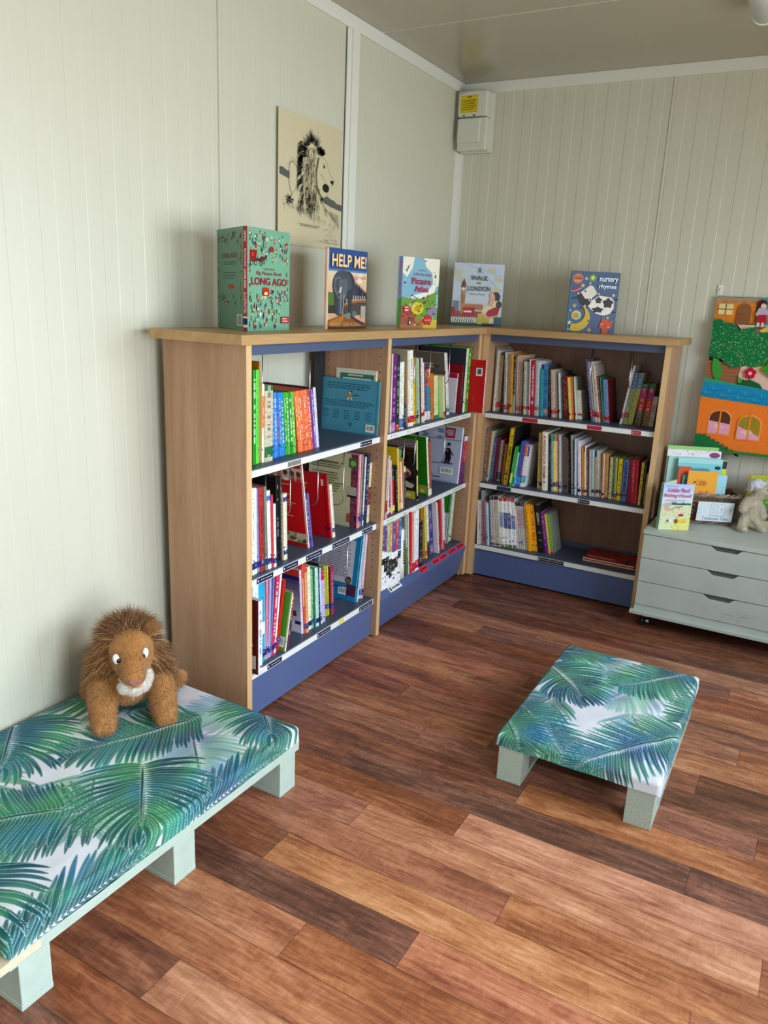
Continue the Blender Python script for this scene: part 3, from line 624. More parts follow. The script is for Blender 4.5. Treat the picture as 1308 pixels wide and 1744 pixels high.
# ------------------------------------------------------------ shelf books
BOOKS = '''
1t 0.341 -2.2351 0.0159 0.319 0.002 1c8c1c tffffff
1t 0.337 -2.2142 0.0153 0.318 0.000 50d83c
1t 0.335 -2.1963 0.0090 0.344 0.001 b8791c d.26
1t 0.341 -2.1870 0.0111 0.270 0.004 f2ead8 bf08030:.45:.85
1t 0.344 -2.1755 0.0445 0.263 0.002 cac0a2 b1e6a3a:.06:.2 t404040 b1e6a3a:.93:1
1t 0.325 -2.1042 0.0135 0.233 -0.046 2a78d0 t9ad0ff
1t 0.324 -2.0894 0.0140 0.232 -0.052 3a8ae0 tffffff
1t 0.323 -2.0740 0.0146 0.231 -0.060 2468c0 td06030
1t 0.322 -2.0581 0.0139 0.230 -0.067 2f80d8 te0c040
1t 0.321 -2.0428 0.0170 0.229 -0.075 1c8fb8 tffffff
1t 0.322 -2.0242 0.0133 0.228 -0.084 3fa030 td0f0a0
1t 0.323 -2.0105 0.0133 0.228 -0.087 4fb53a tffffff
1t 0.325 -1.9968 0.0153 0.229 -0.091 2e8a2e tffffff
1t 0.324 -1.9801 0.0177 0.227 -0.099 67c040 tffffff
1t 0.326 -1.9519 0.0140 0.227 -0.147 f07038 tffe0b0
1t 0.326 -1.9375 0.0131 0.228 -0.150 f58048 tfff0d0
1t 0.326 -1.9240 0.0119 0.228 -0.153 e86030 tffffff
1t 0.327 -1.9117 0.0134 0.228 -0.156 f07840 t804020
1t 0.327 -1.8979 0.0120 0.229 -0.158 ee6a3a tffffff
1t 0.328 -1.8855 0.0136 0.229 -0.160 f08050 t803020
1t 0.328 -1.8715 0.0132 0.229 -0.162 e05a38 tffffff
1t 0.327 -1.8569 0.0118 0.228 -0.164 6a3a8a t201030
1t 0.326 -1.8436 0.0110 0.227 -0.157 8a70b8 tffffff
1t 0.324 -1.8287 0.0169 0.232 -0.146 d8d4e4 c6a1a14 d.24
1t 0.368 -1.4440 0.0064 0.227 0.047 3f8ca6 c4a96b0 d.285 N:teal_back
1t 0.345 -1.4270 0.0065 0.270 0.000 efe2c0 ce2dcc4 d.2 N:chart
1m 0.360 -2.2625 0.0109 0.313 -0.009 f2eee6 t202020 b1a2a70:.06:.14
1m 0.358 -2.2492 0.0157 0.311 -0.016 f4efe4 b1a2a70:.06:.14
1m 0.355 -2.2282 0.0128 0.306 -0.034 8f8ac0 b1a2a70:.06:.14
1m 0.359 -2.2150 0.0213 0.308 -0.035 b8302c b1a2a70:.06:.14 t301818
1m 0.364 -2.1933 0.0138 0.308 -0.036 7d8474 b1a2a70:.06:.14
1m 0.364 -2.1782 0.0189 0.290 -0.041 f0eef6 b1a2a70:.06:.14 b2a7cc0:.87:.94
1m 0.369 -2.1589 0.0091 0.273 -0.042 cf3640 b1a2a70:.06:.14
1m 0.368 -2.1485 0.0138 0.237 -0.036 efe9de b1a2a70:.06:.14
1m 0.335 -2.0904 0.0165 0.318 -0.030 101012 c08080a d.27
1m 0.342 -2.0735 0.0067 0.318 -0.031 3c3c38 tc8c8c0 d.25
1m 0.350 -2.0665 0.0209 0.255 -0.033 efe6cc b1b2a60:.08:.15 b1b2a60:.88:.95
1m 0.338 -1.8906 0.0068 0.341 -0.168 f0e4dc ccc0a12 d.22 N:red_photo
1m 0.339 -1.8834 0.0083 0.225 -0.170 47387e tffffff
1m 0.341 -1.8747 0.0107 0.223 -0.172 6a62a8
1m 0.336 -1.7316 0.0081 0.272 -0.163 b80c14 ccc0a12 d.24 N:red_plain
1m 0.341 -1.7232 0.0183 0.229 -0.161 ece2d2 b1b2a60:.1:.18
1m 0.347 -1.5516 0.0096 0.316 0.004 d86a98 cc9c49a d.25 N:history
1m 0.348 -1.5416 0.0103 0.318 0.002 e6a2ac b1b2a60:.08:.16
1m 0.346 -1.5271 0.0132 0.315 0.018 908a68 b1b2a60:.08:.16
1m 0.345 -1.5113 0.0101 0.301 0.027 3c3c66 b1b2a60:.08:.16
1m 0.345 -1.5008 0.0096 0.300 0.030 e4e2ea b1b2a60:.08:.16
1m 0.343 -1.4870 0.0227 0.308 0.047 262a44 b1b2a60:.08:.16
1m 0.338 -1.4510 0.0196 0.265 0.041 dccca8 b6a2a30:.3:.6
1b 0.413 -2.2960 0.0220 0.280 0.000 e8e2ea c5a1612 d.22 t5a5060 N:dark_red
1b 0.363 -2.2638 0.0311 0.318 -0.004 eef0f2 d.2
1b 0.363 -2.2315 0.0359 0.319 -0.008 28a8d8 be8f4f0:.35:.5 b1a2a70:.06:.12
1b 0.357 -2.1875 0.0080 0.314 -0.034 a8cca8 b1a2a70:.06:.14
1b 0.357 -2.1791 0.0118 0.316 -0.007 e8809c b1a2a70:.06:.14
1b 0.356 -2.1660 0.0115 0.311 0.021 a9a9da b1a2a70:.06:.14
1b 0.356 -2.1541 0.0040 0.311 0.063 7f98d4
1b 0.356 -2.1498 0.0185 0.311 0.097 d93464 tffffff b1a2a70:.06:.14
1b 0.351 -2.1249 0.0096 0.304 0.120 f4f0e4 b1a2a70:.06:.14
1b 0.349 -2.1127 0.0180 0.274 0.164 c41c1c b1a2a70:.1:.2
1b 0.375 -2.0896 0.0071 0.222 0.198 f0f0e0 c4aa028 d.15 N:green_small
1b 0.370 -2.0748 0.0180 0.224 0.173 5c2c4c te8b040 d.13
1b 0.336 -1.9262 0.0133 0.276 -0.086 dcd0e8 cb8a8d0 d.2 N:purple_fade
1b 0.340 -1.9125 0.0075 0.299 -0.086 e05a40 bf4a070:.4:.8 b1a2a70:.06:.14 t902040
1b 0.345 -1.9047 0.0162 0.297 -0.079 e8a070 bd83820:.88:1 b1a2a70:.06:.14
1b 0.336 -1.8768 0.0201 0.274 -0.071 f2e8cc b1a2a70:.06:.14
1b 0.337 -1.8563 0.0149 0.260 -0.073 78c088 t204030 b1a2a70:.06:.14
1b 0.341 -1.8410 0.0079 0.260 -0.074 2c6c4c
1b 0.343 -1.8327 0.0210 0.259 -0.076 b8e0d6 b1a2a70:.06:.14
1b 0.341 -1.8088 0.0110 0.271 -0.087 161616
1b 0.342 -1.7974 0.0104 0.249 -0.089 c6d6f0 b1a2a70:.06:.14
1b 0.340 -1.7841 0.0220 0.237 -0.083 c8b2da bc02040:.8:1
1b 0.315 -1.7247 0.0170 0.232 -0.100 a2b832 b1a2a70:.14:.24
1b 0.317 -1.7073 0.0095 0.227 -0.086 e8c428 t303030 b1a2a70:.14:.24
1b 0.325 -1.6975 0.0246 0.221 -0.070 a42a54 b1a2a70:.14:.24 c303038 d.2
1b 0.338 -1.5139 0.0144 0.302 0.145 98ccd8 c0c84b8 d.24 N:blue_text
1b 0.323 -1.4706 0.0083 0.294 0.085 e8e6f0 b1a2a70:.05:.15
1b 0.330 -1.4620 0.0170 0.293 0.084 dcc0cc b1a2a70:.05:.15
2t 0.370 -1.3340 0.0087 0.340 -0.029 eadfca
2t 0.362 -1.3110 0.0367 0.338 -0.031 6c2274 tc090c8 bb080b8:0:.12
2t 0.355 -1.2571 0.0315 0.331 -0.059 26302c t98a898 bc04030:0:.08
2t 0.352 -1.2171 0.0147 0.298 -0.074 e6eadc b305890:.02:.16
2t 0.355 -1.2020 0.0208 0.299 -0.075 f0f0e8 b305890:.02:.16
2t 0.344 -1.1600 0.0254 0.106 -0.112 16324e
2t 0.339 -1.1342 0.0113 0.280 -0.116 9c6c3a
2t 0.346 -1.1226 0.0189 0.344 -0.117 e6dcc0 bb01820:.05:.14 cc0b89c d.25
2t 0.347 -1.1033 0.0339 0.346 -0.118 f4efe4 t908880 bb01820:.05:.14
2t 0.334 -1.0436 0.0231 0.311 -0.146 e8b424 bb01820:.05:.14
2t 0.336 -1.0161 0.0192 0.307 -0.141 9ab48a b202820:.08:.14
2t 0.335 -0.9950 0.0159 0.305 -0.147 b4bc9c
2t 0.337 -0.9787 0.0115 0.303 -0.148 2c2424
2t 0.337 -0.9668 0.0218 0.305 -0.149 e8ccc4 bb01820:.1:.16
2t 0.337 -0.9446 0.0121 0.284 -0.151 e0dcd4 bb01820:.1:.2
2t 0.331 -0.9207 0.0226 0.266 -0.146 4a2c5c be0d0d8:.02:.18
2t 0.327 -0.8865 0.0372 0.249 -0.163 3488a8 be06434:.68:1 be0d0d8:.02:.18
2t 0.329 -0.8462 0.0324 0.227 -0.177 c47422
2t 0.328 -0.8090 0.0431 0.213 -0.152 e4d4a4 b206070:.0:.08
2t 0.325 -0.7569 0.0128 0.188 -0.200 34b824
2t 0.349 -0.7438 0.0188 0.209 -0.202 e2dcae bb01820:.02:.16
2t 0.341 -0.7247 0.0078 0.213 -0.203 cac646
2t 0.329 -0.7167 0.0226 0.187 -0.205 2ca01c b181818:0:.1
2t 0.316 -0.6420 0.0333 0.316 -0.229 ecece4 c706458 b208060:.05:.12 d.24 N:facts
2t 0.310 -0.5320 0.0093 0.203 0.050 e8e0e4 ce2dce4 d.18 N:pink_top
2t 0.331 -0.5120 0.0120 0.250 0.000 84121e c84121e d.25
2t 0.339 -0.4968 0.0288 0.332 0.010 e4e4cc c2c3440 d.27
2t 0.340 -0.4676 0.0329 0.337 0.006 3c9c1e td8f0a0 d.27
2t 0.428 -0.4344 0.0125 0.275 0.005 f0d8d8 cc00a10 d.24 N:red_tag
2m 0.373 -1.3504 0.0189 0.279 0.013 c8a8a4 bb01820:.1:.3
2m 0.363 -1.3138 0.0137 0.281 -0.028 ececec bb01820:.0:.05
2m 0.349 -1.2752 0.0203 0.239 -0.132 725274 be8d068:.04:.14
2m 0.351 -1.2545 0.0175 0.255 -0.134 e2b4a4 be8d068:.04:.14
2m 0.351 -1.2356 0.0170 0.228 -0.140 c4141e b282828:.7:1 be8d068:.04:.16
2m 0.357 -1.2182 0.0214 0.224 -0.142 18181a
2m 0.354 -1.1913 0.0101 0.303 -0.128 e4d45a ce0c010 d.2 N:yellow_globe
2m 0.350 -1.1738 0.0211 0.241 -0.134 d48c6c be8a050:.04:.16
2m 0.347 -1.1472 0.0150 0.288 -0.156 eaead4 b3a7a30:.8:1
2m 0.347 -1.1318 0.0148 0.244 -0.129 c47c3c
2m 0.344 -1.1114 0.0194 0.202 -0.146 202a48 be4dc98:.86:1
2m 0.331 -0.9575 0.0127 0.302 -0.129 e2da94 c2c2222 d.24 N:photo_collage
2m 0.336 -0.8419 0.0181 0.307 -0.205 e8e8c0 c1f7410 d.22 N:green_circle
2m 0.336 -0.8234 0.0203 0.283 -0.156 ac5444 be8e0d0:.0:.12
2m 0.339 -0.4997 0.0160 0.300 0.107 eceae6 cb0b8cc d.26 N:grey_city
2m 0.347 -0.4834 0.0134 0.255 0.106 742a74 bd03c3c:.45:.9 be8e8e8:.9:1
2m 0.350 -0.4696 0.0217 0.254 0.104 5c2464 bd03c3c:.45:.9 be8e8e8:.9:1
2b 0.375 -1.3585 0.0220 0.310 -0.038 f4f4f6 b3c5c94:.62:1 b282828:.4:.5
2b 0.375 -1.3361 0.0222 0.306 -0.040 f4f4f6 b8c3474:.6:1 b181818:.28:.5
2b 0.375 -1.3135 0.0251 0.311 -0.041 f4f4f6 ba0b884:.56:1 b202020:.2:.5
2b 0.375 -1.2880 0.0240 0.308 -0.042 f4f4f6 bc69658:.55:1 b303030:.14:.44
2b 0.375 -1.2636 0.0322 0.307 -0.044 f4f4f6 b6e4e90:.53:1 b302820:.22:.42
2b 0.375 -1.2310 0.0260 0.313 -0.045 f4f4f6 bc4443c:.52:1 b382c24:.25:.42
2b 0.375 -1.2046 0.0281 0.307 -0.046 f4f4f6 b3e6ea6:.52:1 b101010:.38:.5
2b 0.375 -1.1684 0.0500 0.248 -0.079 f1ede5 t181818 R
2b 0.368 -1.0949 0.0154 0.320 -0.172 3c8424 b8cac94:.45:1 c8a8878 d.24
2b 0.370 -1.0791 0.0046 0.315 -0.128 e4ece4
2b 0.372 -1.0742 0.0191 0.319 -0.105 cc161c bc81430:.0:.2
2b 0.375 -1.0547 0.0182 0.313 -0.097 e29484 bc81430:.02:.16
2b 0.375 -1.0361 0.0140 0.306 -0.099 eeeaea bc81430:.02:.16
2b 0.375 -1.0217 0.0364 0.316 -0.095 e9ebf5 bc81430:.04:.18
2b 0.362 -0.9541 0.0388 0.240 -0.115 101012 t808080 b484048:.06:.22
2b 0.322 -0.8342 0.0175 0.295 -0.214 b27c1a bc01018:.05:.14
2b 0.330 -0.8164 0.0234 0.291 -0.190 dac644 bc01018:.05:.14
2b 0.327 -0.7889 0.0269 0.288 -0.186 28302c bdcdcd0:.3:1
2b 0.321 -0.7500 0.0500 0.289 -0.228 3b2a74 c908c90 b6c5088:.0:.2 d.2
2b 0.347 -0.6983 0.0106 0.294 -0.233 e8e0e0
2b 0.331 -0.6665 0.0221 0.280 -0.237 ac9c9c bb01020:.1:.3
2b 0.333 -0.6440 0.0235 0.298 -0.205 c61a1c bc03040:.02:.12
2b 0.340 -0.6201 0.0204 0.297 -0.193 eee2e2 bb01820:.0:.18
2b 0.308 -0.5198 0.0106 0.281 0.056 1c4434 cdfe3e8 d.25 N:green_white
2b 0.315 -0.5089 0.0317 0.282 0.073 cadcba b1c4434:0:.04
3t -0.263 0.4170 0.0093 0.184 -0.005 3c4c42
3t -0.294 0.4280 0.0106 0.339 -0.020 8c8278
3t -0.297 0.4286 0.0113 0.323 0.007 ccc2ac
3t -0.285 0.4403 0.0076 0.322 0.001 bab6a2 bb01820:.05:.15
3t -0.274 0.4483 0.0125 0.297 -0.003 ccb086 bb01820:.07:.16
3t -0.264 0.4612 0.0080 0.305 -0.007 5e2222 bb01820:.07:.16
3t -0.269 0.4712 0.0116 0.310 -0.015 524852 bb01820:.05:.14
3t -0.305 0.4972 0.0144 0.316 -0.063 c6c2b6 t504840 bb01820:.05:.13
3t -0.294 0.5120 0.0097 0.311 -0.064 d6d2c8 bb01820:.05:.13
3t -0.311 0.5285 0.0158 0.311 -0.064 cc8c2a bb01820:.1:.15
3t -0.299 0.5447 0.0100 0.298 -0.052 8ca2a2 b183020:.3:1
3t -0.292 0.5603 0.0070 0.304 -0.059 d4a494 bb01820:.05:.12
3t -0.284 0.5677 0.0091 0.305 -0.059 ccac94 bb01820:.05:.12
3t -0.283 0.5772 0.0135 0.306 -0.061 c4a890 bb01820:.05:.12
3t -0.305 0.6065 0.0146 0.277 -0.073 bcbca4 t484848 bb01820:.1:.16
3t -0.300 0.6215 0.0140 0.277 -0.075 9ca8b4 bb01820:.1:.16
3t -0.308 0.6384 0.0079 0.289 -0.076 e4bcbc bb01820:.1:.16
3t -0.308 0.6467 0.0205 0.284 -0.067 b41222 tf0e0e0 N:red_story
3t -0.302 0.6676 0.0093 0.287 -0.068 9ca4ac bb01820:.1:.16
3t -0.298 0.6773 0.0104 0.281 -0.069 c8c8cc bb01820:.1:.16
3t -0.293 0.6922 0.0157 0.244 -0.084 2c8c94
3t -0.274 0.7083 0.0238 0.266 -0.086 3c7cac bd88060:.05:.13 t1c3c60
3t -0.271 0.7331 0.0120 0.264 -0.090 3c3228
3t -0.287 0.7571 0.0207 0.244 -0.116 ccac9c bb01820:.08:.16
3t -0.285 0.7786 0.0122 0.237 -0.119 a89c84 bb01820:.08:.16
3t -0.293 0.7997 0.0079 0.233 -0.125 bcc4cc bb01820:.13:.19
3t -0.273 0.8080 0.0074 0.235 -0.127 42524c
3t -0.267 0.8163 0.0119 0.216 -0.131 9c1a1c
3t -0.272 0.8286 0.0135 0.217 -0.133 961c22
3t -0.298 0.8551 0.0091 0.214 -0.152 dcbc5c bb01820:.1:.16
3t -0.273 0.8646 0.0089 0.213 -0.147 cc6c3a bb01820:.1:.16
3t -0.274 0.8811 0.0056 0.217 -0.151 bcc4b4 bb01820:.1:.16
3t -0.247 0.8870 0.0218 0.149 -0.141 dcd4c4 bb01820:.12:.2
3t -0.278 0.9641 0.0091 0.310 -0.207 4c4c6c bb01820:.08:.18
3t -0.268 0.9736 0.0110 0.298 -0.208 b4acbc bb01820:.08:.18
3t -0.273 0.9868 0.0102 0.299 -0.203 d4ccbc bb01820:.08:.18
3t -0.276 0.9986 0.0115 0.284 -0.209 ccbc9c bb01820:.08:.18 t605848 cb0a89c
3t -0.266 1.0105 0.0110 0.229 -0.210 8e3454 bb01820:.05:.12
3t -0.272 1.0237 0.0043 0.227 -0.191 1c7e4c
3t -0.258 1.0284 0.0249 0.216 -0.161 6e8cbc bb01820:.06:.16 c741418
3t -0.253 1.1023 0.0091 0.296 0.117 e4e4ea bb01820:.1:.2
3t -0.228 1.1118 0.0208 0.260 0.116 98a878 b5c7c9c:.7:1 bb01820:.14:.22 d.15
3t -0.226 1.1337 0.0275 0.261 0.115 acac54 b6484a0:.7:1 d.15
3t -0.231 1.1714 0.0303 0.209 0.067 6a5444 b1c6434:.9:1 bac2464:.66:.9 bc02c28:.36:.66
3t -0.220 1.2050 0.0342 0.211 0.051 8a6434 b1c6434:.9:1 b9c1c64:.64:.9 bcc2018:.36:.64
3t -0.220 1.2400 0.0209 0.150 0.053 b4ac9c t302820
3m -0.331 0.4170 0.0149 0.293 -0.001 6e685c
3m -0.327 0.4280 0.0185 0.279 0.012 a46434 b8c4a3c:.0:.25
3m -0.327 0.4384 0.0079 0.280 0.041 b4bca4
3m -0.303 0.4467 0.0168 0.242 0.039 52527c b1c5a8c:.05:.2
3m -0.291 0.4639 0.0140 0.246 0.037 9c344c t301418
3m -0.287 0.4835 0.0159 0.231 0.026 c4c0b4 b2c7c7c:.05:.22
3m -0.284 0.4998 0.0091 0.243 0.025 842434
3m -0.324 0.5246 0.0106 0.218 0.027 b47c44
3m -0.345 0.5442 0.0241 0.311 0.053 dcbc24 t282018
3m -0.349 0.5706 0.0054 0.313 0.051 1a1a1c
3m -0.371 0.5852 0.0118 0.220 0.075 2c9c34 be8e060:.1:.35
3m -0.345 0.5973 0.0078 0.187 0.074 a4ccb4 b2c6cb4:.05:.25
3m -0.337 0.6055 0.0117 0.247 0.072 2e64b4 b2c9cd4:.05:.25
3m -0.332 0.6176 0.0146 0.244 0.070 7454a4 b2c9cd4:.05:.2
3m -0.334 0.6344 0.0139 0.228 0.060 e4e4e4 bdc6424:.75:1 b1c8cb4:.1:.28
3m -0.329 0.6487 0.0105 0.226 0.058 e4e4e4 b5c2c8c:.75:1 b1c8cb4:.1:.28
3m -0.249 0.6595 0.0077 0.176 0.077 908a8a d.1
3m -0.311 0.7252 0.0113 0.301 -0.062 dcc484
3m -0.315 0.7379 0.0150 0.305 -0.067 c4a444 b3a1428:.06:.14
3m -0.332 0.7593 0.0248 0.312 -0.088 ece4d4 N:world_poems
3m -0.300 0.7845 0.0127 0.270 -0.090 2a3244
3m -0.321 0.8058 0.0106 0.303 -0.104 84a0ac b1a8464:.88:1 b3a1440:.08:.16
3m -0.315 0.8168 0.0122 0.304 -0.106 e8d864 b1a8464:.88:1 b3a1440:.08:.16
3m -0.308 0.8294 0.0081 0.304 -0.107 ecac9c bb02840:.88:1 b3a1440:.08:.16
3m -0.309 0.8444 0.0117 0.303 -0.109 bcbcb8 b401428:.06:.12
3m -0.296 0.8569 0.0051 0.296 -0.112 6c605c b401428:.06:.12
3m -0.282 0.8623 0.0109 0.293 -0.113 a4847c b401428:.06:.12
3m -0.291 0.8736 0.0068 0.292 -0.114 785c58 b401428:.06:.12
3m -0.292 0.8823 0.0083 0.290 -0.113 74806f b401428:.06:.12
3m -0.293 0.8924 0.0098 0.280 -0.120 3c1c20 b401428:.06:.12
3m -0.313 0.9133 0.0127 0.309 -0.119 9c9c94
3m -0.321 0.9321 0.0082 0.293 -0.105 c4ccdc
3m -0.312 0.9480 0.0155 0.285 -0.116 e4d4dc b401438:.06:.12
3m -0.300 0.9668 0.0067 0.255 -0.115 cc7c2c b401428:.06:.12
3m -0.295 0.9739 0.0057 0.227 -0.111 cc9c3c b401428:.06:.12
3m -0.293 0.9800 0.0077 0.260 -0.113 e4e4dc b401428:.06:.12
3m -0.293 0.9892 0.0088 0.250 -0.109 6c3c3c
3m -0.297 1.0021 0.0110 0.243 -0.105 acaca4
3m -0.290 1.0141 0.0110 0.244 -0.100 a4c4cc b401428:.08:.16
3m -0.288 1.0260 0.0117 0.207 -0.104 b48c6c b401428:.08:.16
3m -0.285 1.0383 0.0124 0.244 -0.107 b4b4ac b401428:.08:.16
3m -0.282 1.0536 0.0065 0.240 -0.119 ccc4ac b401428:.08:.16
3m -0.287 1.0618 0.0051 0.230 -0.091 bc944c
3m -0.291 1.0683 0.0093 0.232 -0.084 e6b4a6 b401428:.06:.12
3m -0.284 1.0780 0.0173 0.231 -0.080 b48c4c b401428:.0:.02
3m -0.286 1.1002 0.0139 0.218 -0.063 ccb484 t806030
3m -0.283 1.1145 0.0107 0.226 -0.064 2e7464 bc48040:.0:.06
3m -0.289 1.1281 0.0121 0.219 -0.069 acac54 b581830:.06:.14
3m -0.292 1.1431 0.0213 0.216 -0.050 dcc414 t403818 b581830:.12:.18
3m -0.302 1.1682 0.0267 0.217 -0.039 4c6cac t101c3c b581838:.14:.2 N:family
3m -0.296 1.1984 0.0140 0.219 -0.056 ac1a2c t501018
3m -0.312 1.2174 0.0174 0.224 -0.070 b41c2c te08088
3m -0.315 1.2361 0.0138 0.225 -0.067 bc2234
3m -0.318 1.2555 0.0124 0.219 -0.018 dcc444 t302c20
3m -0.308 1.2685 0.0109 0.221 -0.019 2c2c2c t989080
3m -0.303 1.2798 0.0076 0.162 -0.003 ccb434
3b -0.375 0.4297 0.0096 0.249 -0.058 e4e0e0
3b -0.375 0.4402 0.0130 0.254 -0.068 d8d0d0 t604040
3b -0.375 0.4541 0.0095 0.307 -0.077 8c8c8c d.24
3b -0.375 0.4645 0.0155 0.251 -0.086 9e5454
3b -0.367 0.4853 0.0157 0.241 -0.113 b0d0e0
3b -0.360 0.5014 0.0053 0.242 -0.119 1c4c74
3b -0.355 0.5071 0.0130 0.277 -0.124 beb2a6 b1c2030:.93:1 b401428:.02:.06
3b -0.352 0.5205 0.0126 0.280 -0.128 c0b4a8 b1c2030:.93:1 b401428:.02:.06
3b -0.348 0.5335 0.0137 0.281 -0.132 bcb0ac b1c2030:.93:1 b401428:.02:.06
3b -0.347 0.5476 0.0131 0.283 -0.136 c4c4a4 b1c2030:.93:1 b401428:.02:.06
3b -0.340 0.5611 0.0215 0.277 -0.139 eeeae6 bb41820:.93:1 b8894bc:.4:.7 b5c6c34:.0:.06
3b -0.333 0.5830 0.0209 0.278 -0.142 eae6e2 bb41820:.93:1 b505880:.38:.7 b5c6c34:.0:.06
3b -0.330 0.6043 0.0202 0.279 -0.145 eae6e4 bb41820:.93:1 b585c84:.38:.7 b5c6c34:.0:.06
3b -0.323 0.6249 0.0229 0.278 -0.148 f0ecec bb41820:.93:1 b7484b4:.38:.66 b5c6c34:.0:.06
3b -0.318 0.6482 0.0110 0.259 -0.151 ccc0bc b301c20:.92:1 be4b4ac:.5:.85
3b -0.317 0.6596 0.0113 0.260 -0.154 ccc0bc b301c20:.92:1 bb89894:.45:.85
3b -0.317 0.6713 0.0109 0.262 -0.157 c8bcb8 b301c20:.92:1 bb89894:.45:.85
3b -0.316 0.6826 0.0109 0.263 -0.159 c8c0bc b301c20:.92:1 bb89894:.45:.85
3b -0.315 0.6939 0.0133 0.264 -0.162 ccc4c0 b301c20:.92:1 bb89894:.45:.85
3b -0.321 0.7101 0.0192 0.258 -0.174 f4a814 t704c10
3b -0.299 0.7297 0.0297 0.256 -0.177 f4a814 t704c10
3b -0.305 0.7688 0.0335 0.261 -0.214 161616 tb8b0a0
3b -0.304 0.8027 0.0184 0.224 -0.217 7e2480 te0a0d0
3b -0.297 0.8215 0.0084 0.215 -0.219 dccc5c
3b -0.289 0.8303 0.0170 0.216 -0.220 8eaa26 c8c9484 d.14 bb02020:.0:.07
'''.strip().split('\n')
ONES = ['first', 'second', 'third', 'fourth', 'fifth', 'sixth', 'seventh', 'eighth', 'ninth', 'tenth', 'eleventh', 'twelfth', 'thirteenth', 'fourteenth', 'fifteenth', 'sixteenth', 'seventeenth', 'eighteenth', 'nineteenth']
TENS = {2: 'twent', 3: 'thirt', 4: 'fort', 5: 'fift', 6: 'sixt'}
def ordinal(n):
    if n < 20: return ONES[n-1]
    t, o = divmod(n, 10)
    return TENS[t]+('ieth' if o == 0 else 'y-'+ONES[o-1])
def colour_word(h):
    import colorsys
    r, g, b = [int(h[i:i+2], 16)/255 for i in (0, 2, 4)]
    hh, s, v = colorsys.rgb_to_hsv(r, g, b); hh *= 360
    if v < .2: return 'black'
    if s < .1: return 'white' if v > .86 else 'pale grey' if v > .68 else 'grey' if v > .4 else 'dark grey'
    if s < .26 and v > .62:
        return ('cream' if 25 < hh < 75 else 'pale green' if hh < 170 and hh >= 75 else 'pale blue' if 170 <= hh < 250 else 'lilac' if 250 <= hh < 310 else 'pale pink')
    if hh < 14 or hh > 345: n = 'red' if s > .55 else 'dusty pink'
    elif hh < 42: n = 'orange' if v > .78 and s > .55 else 'tan' if v > .6 else 'brown'
    elif hh < 68: n = 'yellow' if v > .7 and s > .5 else 'khaki'
    elif hh < 165: n = 'green'
    elif hh < 200: n = 'teal'
    elif hh < 250: n = 'blue'
    elif hh < 300: n = 'purple'
    else: n = 'pink' if v > .6 else 'plum'
    return ('dark ' if v < .45 and n not in ('brown',) else 'pale ' if s < .35 and v > .7 and n not in ('dusty pink', 'tan') else '')+n
SH = {'t': 'top', 'm': 'middle', 'b': 'bottom'}
CASE = {'1': 'bookcase beside the lion', '2': 'middle bookcase', '3': 'back-wall bookcase'}
SPECIAL = {'teal_back': 'wide teal picture book with a barcode, its plain back cover facing the room',
 'chart': 'tall white and green bordered book leaning behind the teal picture book',
 'red_photo': 'red book with photo bands top and bottom of its cover, middle shelf beside the lion',
 'red_plain': 'plain red hardback leaning beside a tall cream book, middle shelf beside the lion',
 'history': 'big pale olive book with printed back text and a maroon patterned spine edge',
 'green_small': 'small bright green book leaning right on the bottom shelf, barcode at its foot',
 'purple_fade': 'book fading purple to white with barcode, bottom shelf beside the lion',
 'blue_text': 'large blue book with a white text panel and a small portrait, bottom shelf',
 'facts': 'grey-brown covered fact book with large pale letters, top shelf of middle bookcase',
 'pink_top': 'white booklet with a crimson band at its top, leaning on the middle bookcase top shelf',
 'yellow_globe': 'tall yellow book with a blue globe on its cover, middle shelf of middle bookcase',
 'photo_collage': 'dark photo collage book with a yellow corner square, middle shelf of middle bookcase',
 'green_circle': 'dark green book with a pale green circle on its cover, middle bookcase',
 'grey_city': 'pale grey city picture book with a man in a black top hat',
 'green_white': 'green and white book leaning at the right end of the middle bookcase bottom shelf',
 'dark_red': 'dark red book sticking out past the bottom shelf edge beside the lion',
 'red_tag': 'slim bright red book with barcode sticker hanging out past the middle bookcase top shelf',
 'red_story': 'red spined story book with white capital lettering, back-wall bookcase top shelf',
 'world_poems': 'thick cream poetry book with red capitals on its spine, back-wall bookcase middle shelf',
 'family': 'blue spined book with dark title letters between yellow and red books, back-wall bookcase'}
